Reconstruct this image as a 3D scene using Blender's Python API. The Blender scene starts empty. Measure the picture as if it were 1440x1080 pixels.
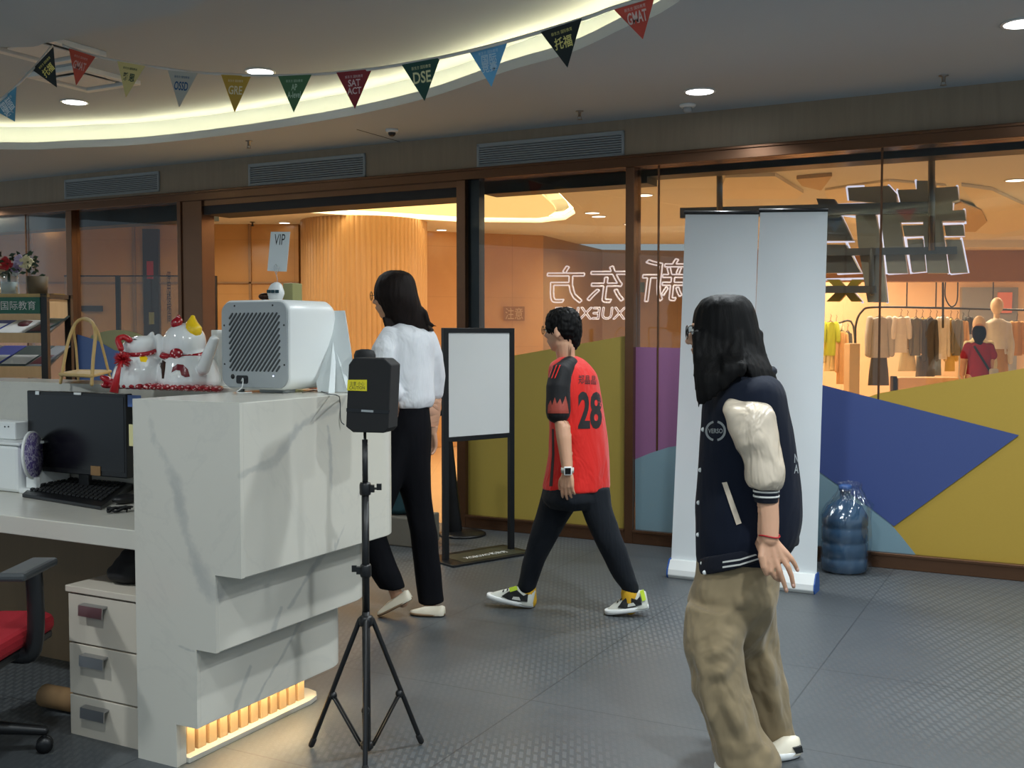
import bpy, bmesh, math, random
import numpy as np
from mathutils import Vector, Matrix, Quaternion, noise
from mathutils.bvhtree import BVHTree

# ------------------------------------------------------------------ camera, world, lights, exposure
S = bpy.context.scene
COL = S.collection
F_PX = 1500.0
PITCH = math.atan(70.0 / F_PX)
EYE = Vector((0.0, 0.0, 1.4))
cam_d = bpy.data.cameras.new('camera')
cam_d.sensor_fit = 'HORIZONTAL'
cam_d.sensor_width = 36.0
cam_d.lens = 36.0 * F_PX / 1440.0
cam_d.clip_start = 0.05
cam_d.clip_end = 200
cam = bpy.data.objects.new('camera', cam_d)
cam.location = EYE
cam.rotation_euler = (math.pi / 2 - PITCH, 0, 0)
COL.objects.link(cam)
S.camera = cam

vs = S.view_settings
vs.view_transform = 'Standard'
vs.look = 'None'
vs.gamma = 1.0
vs.use_curve_mapping = False
vs.exposure = 0.05
S.cycles.max_bounces = 8
S.cycles.transparent_max_bounces = 24
S.cycles.diffuse_bounces = 4
S.cycles.glossy_bounces = 4
S.cycles.sample_clamp_indirect = 4.0
S.cycles.caustics_reflective = False
S.cycles.caustics_refractive = False

wd = bpy.data.worlds.new('world')
S.world = wd
wd.use_nodes = True
wd.node_tree.nodes['Background'].inputs[0].default_value = (0.72, 0.88, 1.0, 1)
wd.node_tree.nodes['Background'].inputs[1].default_value = 0.56


def lamp(name, loc, power, size, color=(1, 1, 1), target=None, spread=180, shape='DISK', sy=None):
    l = bpy.data.lights.new(name, 'AREA')
    l.shape = shape
    l.size = size
    if sy:
        l.size_y = sy
    l.energy = power
    l.color = color
    l.spread = math.radians(spread)
    o = bpy.data.objects.new(name, l)
    o.location = loc
    if target is not None:
        o.rotation_euler = (Vector(target) - Vector(loc)).to_track_quat('-Z', 'Y').to_euler()
    COL.objects.link(o)
    return o


COOL = (0.90, 0.97, 1.0)
WARM = (1.0, 0.85, 0.62)
# ceiling downlights of the reception room, seen and out of view (only the seen ones have housings)
ROOM_LIGHTS = [(1.10, 6.20, 2.80, 36), (2.75, 4.95, 2.80, 40), (-3.05, 7.40, 3.0, 22), (-1.75, 6.55, 3.0, 22),
               (0.85, 4.10, 2.80, 60), (2.5, 3.3, 2.80, 55), (1.2, 1.8, 2.80, 62), (-0.9, 1.6, 2.78, 36), (2.6, 0.2, 2.80, 66),  # first two are fill lamps added out of view to brighten the banners
               (-2.9, 2.6, 2.78, 46), (0.6, -1.2, 2.80, 60), (-2.0, -0.6, 2.78, 36)]
for i_, (x_, y_, z_, p_) in enumerate(ROOM_LIGHTS):
    lamp('room_downlight_and_fill_lamp', (x_, y_, z_ - 0.04), p_ * 0.60, 0.16, COOL, spread=150)
# mall lights beyond the glass
MALL_LIGHTS = [(-5.2, 10.2, 84), (-3.2, 10.6, 34), (-1.4, 9.6, 9), (0.4, 10.6, 28), (1.3, 9.0, 30), (1.6, 13.6, 60),
               (4.2, 10.5, 55), (6.0, 9.0, 55), (3.4, 12.6, 45), (-7.0, 10.8, 80)]
for (x_, y_, p_) in MALL_LIGHTS:
    lamp('mall_ceiling_lamp', (x_, y_, 2.58), p_ * 0.85, 0.5, WARM, spread=170)
for (x_, y_, p_) in [(4.2, 16.0, 90), (6.0, 16.0, 90), (8.0, 16.0, 90), (5.5, 18.0, 80)]:
    lamp('shop_ceiling_lamp', (x_, y_, 2.9), p_, 1.0, (1.0, 0.80, 0.56), spread=170)


# ------------------------------------------------------------------ projection helpers (photo pixel -> point in the place)
CP, SP = math.cos(PITCH), math.sin(PITCH)


def ray(px, py):
    return Vector((px - 720.0, F_PX * CP + (540.0 - py) * SP, (540.0 - py) * CP - F_PX * SP))


def at(px, py, Y):
    d = ray(px, py)
    return EYE + d * (Y / d.y)


def onz(px, py, z):
    d = ray(px, py)
    return EYE + d * ((z - EYE.z) / d.z)


def plane_hit(px, py, p0, nrm):
    d = ray(px, py)
    return EYE + d * ((Vector(p0) - EYE).dot(nrm) / d.dot(nrm))


U2 = Vector((0.886, -0.463, 0)).normalized()     # along the glass wall, to the right
N2 = Vector((0.463, 0.886, 0)).normalized()      # out through the glass wall into the mall
W0 = Vector((0.783, 7.12, 0))


def W(t, s, z=0.0):
    return W0 + U2 * t + N2 * s + Vector((0, 0, z))


def wall_tz(px, py, s=0.0):
    p = plane_hit(px, py, W0 + N2 * s, N2)
    return (p - W0 - N2 * s).dot(U2), p.z


D0 = Vector((-1.077, 3.40, 0))


def DK(a, b, z=0.0):
    return D0 + U2 * a + N2 * b + Vector((0, 0, z))


def frame(origin, ux, uy, uz=(0, 0, 1)):
    o, x, y, z = Vector(origin), Vector(ux).normalized(), Vector(uy).normalized(), Vector(uz).normalized()
    return lambda a, b, c=0.0: o + x * a + y * b + z * c


XYZ = lambda x, y, z=0.0: Vector((x, y, z))

# ------------------------------------------------------------------ object helpers
REST = {}


def link_mesh(name, bm, m, parent=None, smooth=False, bevel=0.0, keep=False, local=False):
    me = bpy.data.meshes.new(name)
    bmesh.ops.recalc_face_normals(bm, faces=bm.faces[:])
    bm.to_mesh(me)
    bm.free()
    o = bpy.data.objects.new(name, me)
    ms = m if isinstance(m, (list, tuple)) else [m]
    for q in ms:
        me.materials.append(q)
    COL.objects.link(o)
    if smooth:
        for p in me.polygons:
            p.use_smooth = True
    if bevel:
        b = o.modifiers.new('bevel', 'BEVEL')
        b.width = bevel
        b.segments = 2
        b.limit_method = 'ANGLE'
        b.angle_limit = math.radians(40)
        b.harden_normals = False
    if parent is not None:
        o.parent = parent
        if not local and parent.type == 'EMPTY':
            o.matrix_parent_inverse = REST[parent.name].inverted()
    elif not keep:
        vs_ = [v.co for v in me.vertices]
        if vs_:
            lo = Vector((min(v.x for v in vs_), min(v.y for v in vs_), min(v.z for v in vs_)))
            hi = Vector((max(v.x for v in vs_), max(v.y for v in vs_), max(v.z for v in vs_)))
            c = Vector(((lo.x + hi.x) / 2, (lo.y + hi.y) / 2, lo.z))
            me.transform(Matrix.Translation(-c))
            o.location = c
    return o


obj = link_mesh


def tag(o, label, cat, group=None, kind=None):
    o['label'] = label
    o['category'] = cat
    if group:
        o['group'] = group
    if kind:
        o['kind'] = kind
    return o


def thing(name, label, cat, loc=(0, 0, 0), rz=0.0, group=None):
    o = bpy.data.objects.new(name, None)
    o.empty_display_size = 0.05
    COL.objects.link(o)
    o.location = loc
    o.rotation_euler = (0, 0, rz)
    REST[o.name] = Matrix.Translation(Vector(loc)) @ Matrix.Rotation(rz, 4, 'Z')
    tag(o, label, cat, group)
    return o


def struct(name, bm, m, parent=None, **k):
    o = obj(name, bm, m, parent, **k)
    if parent is None:
        o['kind'] = 'structure'
    return o


def sroot(name, loc=(0, 0, 0)):
    o = bpy.data.objects.new(name, None)
    COL.objects.link(o)
    o.location = loc
    REST[o.name] = Matrix.Translation(Vector(loc))
    o['kind'] = 'structure'
    return o


def copy_tree(o, parent=None):
    c = o.copy()
    COL.objects.link(c)
    if parent is not None:
        c.parent = parent
    for ch in [q for q in COL.objects if q.parent == o]:
        copy_tree(ch, c)
    return c


def B():
    return bmesh.new()


def box(bm, fr, a0, a1, b0, b1, c0, c1, mi=0):
    v = [bm.verts.new(fr(a, b, c)) for a in (a0, a1) for b in (b0, b1) for c in (c0, c1)]
    for q in ((0, 1, 3, 2), (4, 6, 7, 5), (0, 4, 5, 1), (2, 3, 7, 6), (0, 2, 6, 4), (1, 5, 7, 3)):
        f = bm.faces.new([v[i] for i in q])
        f.material_index = mi
    return v


def prism(bm, pts, fr, d0, d1, mi=0):
    """pts = 2D outline; fr(p, d) -> Vector; extruded from depth d0 to d1."""
    a = [bm.verts.new(fr(p, d0)) for p in pts]
    b = [bm.verts.new(fr(p, d1)) for p in pts]
    n = len(pts)
    fs = [bm.faces.new(a), bm.faces.new(b[::-1])]
    for i in range(n):
        j = (i + 1) % n
        fs.append(bm.faces.new((a[i], b[i], b[j], a[j])))
    for f in fs:
        f.material_index = mi
    return fs


def slab(bm, pts, z0, z1, mi=0):
    return prism(bm, pts, lambda p, d: Vector((p[0], p[1], d)), z0, z1, mi)


def rings(bm, rr, close=True, mi=0, capstyle='fan'):
    """rr = list of rings (lists of Vectors of equal length)."""
    V = [[bm.verts.new(p) for p in r] for r in rr]
    n = len(V[0])
    for i in range(len(V) - 1):
        for j in range(n):
            k = (j + 1) % n
            f = bm.faces.new((V[i][j], V[i][k], V[i + 1][k], V[i + 1][j]))
            f.material_index = mi
            f.smooth = True
    if close:
        for r in (V[0], V[-1]):
            c = Vector((0, 0, 0))
            for v in r:
                c += v.co
            cv = bm.verts.new(c / n)
            for j in range(n):
                f = bm.faces.new((r[j], r[(j + 1) % n], cv))
                f.material_index = mi
                f.smooth = True


def tube(bm, pts, radii, n=12, mi=0, flat=1.0, up=None, roundcap=True):
    pts = [Vector(p) for p in pts]
    if isinstance(radii, (int, float)):
        radii = [radii] * len(pts)
    rr = []
    t0 = (pts[1] - pts[0]).normalized()
    ref = Vector(up) if up is not None else (Vector((0, 0, 1)) if abs(t0.z) < 0.9 else Vector((0, 1, 0)))
    x = t0.cross(ref).normalized()
    seq = []
    for i, p in enumerate(pts):
        if i == 0:
            t = pts[1] - pts[0]
        elif i == len(pts) - 1:
            t = pts[-1] - pts[-2]
        else:
            t = (pts[i + 1] - p).normalized() + (p - pts[i - 1]).normalized()
        t = t.normalized() if t.length > 1e-9 else t0
        x = (x - t * x.dot(t)).normalized()
        y = t.cross(x)
        seq.append((p, t, x.copy(), y, radii[i]))
    if roundcap:
        p, t, x_, y_, r = seq[0]
        for a in (80, 50, 25):
            a = math.radians(a)
            rr.append([p - t * r * math.sin(a) + (x_ * math.cos(q) + y_ * math.sin(q) * flat) * r * math.cos(a) for q in [2 * math.pi * j / n for j in range(n)]])
    for p, t, x_, y_, r in seq:
        rr.append([p + (x_ * math.cos(q) + y_ * math.sin(q) * flat) * r for q in [2 * math.pi * j / n for j in range(n)]])
    if roundcap:
        p, t, x_, y_, r = seq[-1]
        for a in (25, 50, 80):
            a = math.radians(a)
            rr.append([p + t * r * math.sin(a) + (x_ * math.cos(q) + y_ * math.sin(q) * flat) * r * math.cos(a) for q in [2 * math.pi * j / n for j in range(n)]])
    rings(bm, rr, mi=mi)


def ell(bm, c, r, X=(1, 0, 0), Y=(0, 1, 0), Z=(0, 0, 1), n=16, m=10, mi=0):
    c, X, Y, Z = Vector(c), Vector(X).normalized(), Vector(Y).normalized(), Vector(Z).normalized()
    if isinstance(r, (int, float)):
        r = (r, r, r)
    rr = []
    for i in range(m + 1):
        ph = -math.pi / 2 + math.pi * (0.04 + 0.92 * i / m)
        rr.append([c + X * r[0] * math.cos(ph) * math.cos(a) + Y * r[1] * math.cos(ph) * math.sin(a) + Z * r[2] * math.sin(ph)
                   for a in [2 * math.pi * j / n for j in range(n)]])
    rings(bm, rr, mi=mi)


def lathe(bm, c, prof, n=24, mi=0, axis=(0, 0, 1)):
    """prof = [(radius, height)]"""
    q = Vector((0, 0, 1)).rotation_difference(Vector(axis).normalized())
    rings(bm, [[Vector(c) + q @ Vector((r * math.cos(a), r * math.sin(a), h)) for a in [2 * math.pi * j / n for j in range(n)]] for r, h in prof], mi=mi)


def spline(pts, n=6, closed=False):
    pts = [Vector(p) for p in pts]
    out = []
    L = len(pts)
    rng = range(L) if closed else range(L - 1)
    for i in rng:
        if closed:
            p0, p1, p2, p3 = pts[(i - 1) % L], pts[i], pts[(i + 1) % L], pts[(i + 2) % L]
        else:
            p0, p1, p2, p3 = pts[max(i - 1, 0)], pts[i], pts[i + 1], pts[min(i + 2, L - 1)]
        for k in range(n):
            t = k / n
            out.append(0.5 * ((2 * p1) + (-p0 + p2) * t + (2 * p0 - 5 * p1 + 4 * p2 - p3) * t * t + (-p0 + 3 * p1 - 3 * p2 + p3) * t ** 3))
    if not closed:
        out.append(pts[-1])
    return out


def sil(bm, rows, Y0, F, k=1.5, n=28, mi=0, sub=3, power=2.0):
    """Loft of horizontal rings whose outline in the photo runs between pixel columns.
    rows = (py, xl, xr[, d[, k]]); F = the way the body faces (horizontal); k = side radius / front radius."""
    F = Vector(F).normalized()
    L = Vector((-F.y, F.x, 0))
    R = [tuple(r) + (0.0,) * (4 - len(r)) + ((k,) if len(r) < 5 else ()) for r in rows]
    P = [Vector((r[0], r[1], r[2])) for r in R]
    Q = [Vector((r[3], r[4], 0)) for r in R]
    if sub > 1:
        P, Q = spline(P, sub), spline(Q, sub)
    rr = []
    for p, q in zip(P, Q):
        py, xl, xr = p
        d, kk = q.x, q.y
        Y = Y0 + d
        c = at((xl + xr) / 2, py, Y)
        h = max((xr - xl) / 2, 0.5) * Y / F_PX
        rf = h / math.sqrt((kk * L.x) ** 2 + F.x ** 2)
        rs = kk * rf
        ring = []
        for j in range(n):
            a = 2 * math.pi * j / n
            ca, sa = math.cos(a), math.sin(a)
            if power != 2.0:
                ca = math.copysign(abs(ca) ** (2 / power), ca)
                sa = math.copysign(abs(sa) ** (2 / power), sa)
            ring.append(c + F * rf * ca + L * rs * sa)
        rr.append(ring)
    rings(bm, rr, mi=mi)


def fused(name, bm, m, parent=None, voxel=0.006, smooth=3, disp=None, factor=0.5, keep=False):
    """Every closed shell in bm melted into one continuous surface."""
    me = bpy.data.meshes.new('tmp')
    bmesh.ops.recalc_face_normals(bm, faces=bm.faces[:])
    bm.to_mesh(me)
    bm.free()
    t = bpy.data.objects.new('tmp', me)
    COL.objects.link(t)
    r = t.modifiers.new('r', 'REMESH')
    r.mode = 'VOXEL'
    r.voxel_size = voxel
    r.use_smooth_shade = True
    if smooth:
        q = t.modifiers.new('s', 'SMOOTH')
        q.iterations = smooth
        q.factor = factor
    dg = bpy.context.evaluated_depsgraph_get()
    nm = bpy.data.meshes.new_from_object(t.evaluated_get(dg))
    bpy.data.objects.remove(t)
    b2 = bmesh.new()
    b2.from_mesh(nm)
    bpy.data.meshes.remove(nm)
    if disp:
        b2.normal_update()
        mv = [(v, disp(v.co, v.normal)) for v in b2.verts]
        for v, d in mv:
            v.co += v.normal * d
    return link_mesh(name, b2, m, parent, smooth=True, keep=keep)


def bvh_of(o):
    b = bmesh.new()
    b.from_mesh(o.data)
    b.transform(o.matrix_basis if o.parent is None else Matrix.Identity(4))
    t = BVHTree.FromBMesh(b)
    b.free()
    return t


FONT = None
def text_bm(s, size=1.0, bold=0.0, ext=0.0, align='CENTER'):
    c = bpy.data.curves.new('t', 'FONT')
    c.body = s
    c.size = size
    c.align_x = align
    c.align_y = 'CENTER'
    c.offset = bold
    c.extrude = ext
    c.resolution_u = 3
    c.space_line = 0.85
    o = bpy.data.objects.new('t', c)
    COL.objects.link(o)
    dg = bpy.context.evaluated_depsgraph_get()
    me = bpy.data.meshes.new_from_object(o.evaluated_get(dg))
    bpy.data.objects.remove(o)
    bpy.data.curves.remove(c)
    b = bmesh.new()
    b.from_mesh(me)
    bpy.data.meshes.remove(me)
    return b


def fit_bm(b, w, h):
    """scale flat text so its box is w x h centred on the origin"""
    xs = [v.co.x for v in b.verts]
    ys = [v.co.y for v in b.verts]
    if not xs:
        return b
    cx, cy = (min(xs) + max(xs)) / 2, (min(ys) + max(ys)) / 2
    sx = w / max(max(xs) - min(xs), 1e-6)
    sy = h / max(max(ys) - min(ys), 1e-6)
    for v in b.verts:
        v.co.x = (v.co.x - cx) * sx
        v.co.y = (v.co.y - cy) * sy
    return b


def place_bm(b, fn):
    for v in b.verts:
        v.co = fn(v.co.copy())
    return b


def project_bm(b, bvh, origin, X, Y, D, off=0.002, sub=0.01):
    """lays the flat mesh b (x,y around 0) on the surface met from origin + x X + y Y along D"""
    X, Y, D = Vector(X).normalized(), Vector(Y).normalized(), Vector(D).normalized()
    bmesh.ops.triangulate(b, faces=b.faces[:])
    for _ in range(4):
        es = [e for e in b.edges if e.calc_length() > sub]
        if not es or len(b.verts) > 6000:
            break
        bmesh.ops.subdivide_edges(b, edges=es, cuts=1)
        bmesh.ops.triangulate(b, faces=b.faces[:])
    dead = []
    for v in b.verts:
        o = Vector(origin) + X * v.co.x + Y * v.co.y
        h = bvh.ray_cast(o, D)
        if h[0] is None:
            dead.append(v)
        else:
            v.co = h[0] - D * off
    bmesh.ops.delete(b, geom=dead, context='VERTS')
    return b
# ------------------------------------------------------------------ materials
def srgb(r, g, b):
    f = lambda c: ((c / 255.0) / 12.92) if c / 255.0 <= 0.04045 else (((c / 255.0) + 0.055) / 1.055) ** 2.4
    return (f(r), f(g), f(b), 1.0)


def lin(c):
    return tuple(c) + (1.0,) if len(c) == 3 else tuple(c)


class NT:
    def __init__(self, name):
        self.m = bpy.data.materials.new(name)
        self.m.use_nodes = True
        self.t = self.m.node_tree
        self.b = self.t.nodes['Principled BSDF']
        self.out = self.t.nodes['Material Output']

    def n(self, typ, **k):
        q = self.t.nodes.new(typ)
        for a, v in k.items():
            setattr(q, a, v)
        return q

    def l(self, a, b):
        self.t.links.new(a, b)

    def math(self, op, a, b=None, c=None, clamp=False):
        q = self.n('ShaderNodeMath', operation=op, use_clamp=clamp)
        for i, v in enumerate((a, b, c)):
            if v is None:
                continue
            if isinstance(v, (int, float)):
                q.inputs[i].default_value = v
            else:
                self.l(v, q.inputs[i])
        return q.outputs[0]

    def mix(self, fac, a, b):
        q = self.n('ShaderNodeMix', data_type='RGBA')
        for sock, v in ((q.inputs[0], fac), (q.inputs[6], a), (q.inputs[7], b)):
            if isinstance(v, (int, float)):
                sock.default_value = v
            elif isinstance(v, tuple):
                sock.default_value = v
            else:
                self.l(v, sock)
        return q.outputs[2]

    def noise(self, scale, detail=3, rough=0.5, vec=None, dist=0.0):
        q = self.n('ShaderNodeTexNoise')
        q.inputs['Scale'].default_value = scale
        q.inputs['Detail'].default_value = detail
        q.inputs['Roughness'].default_value = rough
        q.inputs['Distortion'].default_value = dist
        if vec is not None:
            self.l(vec, q.inputs['Vector'])
        return q

    def coord(self, kind='Object', scale=None, rot=None):
        c = self.n('ShaderNodeTexCoord').outputs[kind]
        if scale or rot:
            m = self.n('ShaderNodeMapping')
            if scale:
                m.inputs['Scale'].default_value = scale
            if rot:
                m.inputs['Rotation'].default_value = rot
            self.l(c, m.inputs['Vector'])
            return m.outputs[0]
        return c

    def bump(self, height, strength=0.3, dist=0.01):
        q = self.n('ShaderNodeBump')
        q.inputs['Strength'].default_value = strength
        q.inputs['Distance'].default_value = dist
        self.l(height, q.inputs['Height'])
        self.l(q.outputs[0], self.b.inputs['Normal'])


def mat(name, c, rough=0.6, metal=0.0, var=0.08, vscale=6.0, bump=0.0, bscale=60.0, spec=0.5, stretch=None, sheen=0.0, coat=0.0, sss=0.0):
    t = NT(name)
    c = lin(c)
    co = t.coord('Object', stretch)
    nz = t.noise(vscale, 3, 0.55, co)
    dark = tuple(x * (1 - var) for x in c[:3]) + (1,)
    lite = tuple(min(x * (1 + var), 1) for x in c[:3]) + (1,)
    t.l(t.mix(nz.outputs[0], dark, lite), t.b.inputs['Base Color'])
    t.b.inputs['Roughness'].default_value = rough
    t.b.inputs['Metallic'].default_value = metal
    t.b.inputs['Specular IOR Level'].default_value = spec
    if sheen:
        t.b.inputs['Sheen Weight'].default_value = sheen
    if coat:
        t.b.inputs['Coat Weight'].default_value = coat
        t.b.inputs['Coat Roughness'].default_value = 0.1
    if sss:
        t.b.inputs['Subsurface Weight'].default_value = sss
        t.b.inputs['Subsurface Radius'].default_value = (0.02, 0.008, 0.004)
    if bump:
        t.bump(t.noise(bscale, 2, 0.5, co).outputs[0], bump, 0.004)
    return t.m


def emit(name, c, strength):
    t = NT(name)
    t.b.inputs['Base Color'].default_value = (0.8, 0.8, 0.8, 1)
    nz = t.noise(3.0, 1)
    t.l(t.mix(nz.outputs[0], tuple(x * 0.97 for x in c[:3]) + (1,), lin(c)), t.b.inputs['Emission Color'])
    t.b.inputs['Emission Strength'].default_value = strength
    return t.m


M = {}
M['ceiling'] = mat('ceiling_paint', srgb(182, 194, 202), 0.9, var=0.02, vscale=1.5)
M['ceiling_lip'] = mat('ceiling_lip_paint', srgb(205, 208, 210), 0.7, var=0.02)
M['white'] = mat('white_plastic', srgb(225, 228, 226), 0.35, var=0.02)
M['white_matte'] = mat('white_matte', srgb(222, 224, 222), 0.7, var=0.03)
M['grey_plastic'] = mat('grey_plastic', srgb(150, 156, 158), 0.45, var=0.03)
M['dark_grey'] = mat('dark_grey_plastic', srgb(60, 64, 66), 0.5, var=0.05)
M['black'] = mat('black_metal', srgb(16, 17, 19), 0.38, var=0.1)
M['black_matte'] = mat('black_matte', srgb(13, 14, 16), 0.75, var=0.1)
M['screen'] = mat('monitor_black', srgb(8, 9, 12), 0.25, var=0.05)
M['chrome'] = mat('chrome', srgb(190, 190, 190), 0.22, 1.0, var=0.04)
M['steel'] = mat('brushed_steel', srgb(150, 150, 146), 0.35, 1.0, var=0.06, stretch=(1, 1, 12))
M['copper'] = mat('brown_copper_metal', srgb(108, 78, 58), 0.26, 0.75, var=0.12, vscale=2.5, stretch=(1, 1, 4))
M['copper_dark'] = mat('dark_bronze_metal', srgb(66, 44, 34), 0.3, 0.8, var=0.15, vscale=3)
M['trackbox'] = mat('blue_grey_steel_track', srgb(52, 60, 64), 0.4, 0.5, var=0.1)
M['recess'] = mat('dark_recess', srgb(28, 24, 22), 0.7, var=0.1)
M['skin'] = mat('skin', srgb(205, 158, 128), 0.5, var=0.06, vscale=12, sss=0.08)
M['hair'] = None
M['red'] = mat('red_plastic', srgb(170, 22, 30), 0.4)
M['rattan'] = mat('rattan', srgb(196, 164, 104), 0.5, var=0.15, vscale=30)
M['paper'] = mat('paper', srgb(214, 220, 220), 0.75, var=0.02)
M['cardboard'] = mat('cardboard', srgb(140, 108, 70), 0.8, var=0.1)
M['drawer'] = mat('cream_laminate', srgb(205, 196, 180), 0.5, var=0.03)
M['silver'] = mat('silver_handle', srgb(170, 170, 172), 0.3, 0.9, var=0.04)
M['redfabric'] = mat('red_mesh_fabric', srgb(150, 12, 28), 0.85, var=0.15, bump=0.4, bscale=300)
M['teal_fabric'] = mat('dark_teal_fabric', srgb(20, 58, 66), 0.8, var=0.15)
M['yellow_label'] = mat('yellow_label', srgb(214, 200, 30), 0.6, var=0.05)


def m_hair(name, base, hi):
    t = NT(name)
    co = t.coord('Object', (90, 90, 3.0))
    nz = t.noise(1.0, 4, 0.6, co)
    t.l(t.mix(nz.outputs[0], lin(base), lin(hi)), t.b.inputs['Base Color'])
    t.b.inputs['Roughness'].default_value = 0.62
    t.b.inputs['Specular IOR Level'].default_value = 0.15
    t.bump(nz.outputs[0], 0.6, 0.004)
    return t.m


M['hair'] = m_hair('black_hair', srgb(4, 4, 5), srgb(12, 11, 11))
M['hair_brown'] = m_hair('dark_brown_hair', srgb(16, 12, 11), srgb(40, 31, 28))


def m_fabric(name, c, rough=0.85, fold=0.35, fscale=7.0, weave=0.15, sheen=0.15, spec=0.3, stretch=(1, 1, 0.45), var=0.08):
    t = NT(name)
    c = lin(c)
    co = t.coord('Object', stretch)
    f = t.noise(fscale, 3, 0.55, co, 0.6)
    w = t.noise(420.0, 1, 0.5)
    h = t.math('MULTIPLY_ADD', w.outputs[0], weave * 0.06, f.outputs[0])
    n2 = t.noise(5.0, 2)
    t.l(t.mix(n2.outputs[0], tuple(x * (1 - var) for x in c[:3]) + (1,), tuple(min(1, x * (1 + var)) for x in c[:3]) + (1,)), t.b.inputs['Base Color'])
    t.b.inputs['Roughness'].default_value = rough
    t.b.inputs['Sheen Weight'].default_value = sheen
    t.b.inputs['Specular IOR Level'].default_value = spec
    t.bump(h, fold, 0.05)
    return t.m


M['blouse'] = m_fabric('white_cotton', srgb(225, 228, 232), 0.85, 0.5, 9)
M['trousers_black'] = m_fabric('black_trouser_cloth', srgb(11, 12, 17), 0.9, 0.3, 6, sheen=0.0, spec=0.15)
M['sweatpants'] = m_fabric('dark_sweatpants', srgb(22, 26, 32), 0.9, 0.35, 8, sheen=0.03, spec=0.2)
M['jersey_red'] = m_fabric('red_jersey', srgb(206, 30, 22), 0.7, 0.45, 9)
M['jersey_black'] = m_fabric('black_jersey', srgb(20, 20, 23), 0.7, 0.3, 8, sheen=0.03)
M['jacket'] = m_fabric('navy_wool', srgb(15, 22, 37), 0.9, 0.25, 6, sheen=0.03, spec=0.2)
M['satin'] = m_fabric('cream_satin', srgb(204, 190, 170), 0.34, 0.65, 9, weave=0.02, sheen=0.0, spec=0.5)
M['khaki'] = m_fabric('khaki_cotton', srgb(138, 122, 94), 0.88, 1.0, 5, stretch=(1, 1, 0.6))
M['rib_navy'] = m_fabric('navy_rib', srgb(16, 20, 32), 0.9, 0.1, 50, sheen=0.02)
M['rib_white'] = mat('white_rib', srgb(205, 205, 200), 0.8)
M['shoe_cream'] = mat('cream_leather', srgb(214, 206, 186), 0.5, var=0.04)
M['sneaker'] = mat('sneaker_grey_white', srgb(196, 198, 188), 0.55, var=0.1)
M['sneaker_black'] = mat('sneaker_black_panel', srgb(24, 26, 26), 0.5)
M['neon'] = mat('neon_yellow', srgb(200, 226, 60), 0.5)
M['sock'] = mat('mustard_sock', srgb(204, 158, 30), 0.85, bump=0.3, bscale=200)
M['glasses'] = mat('dark_glasses_frame', srgb(30, 24, 22), 0.3, 0.4)

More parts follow.
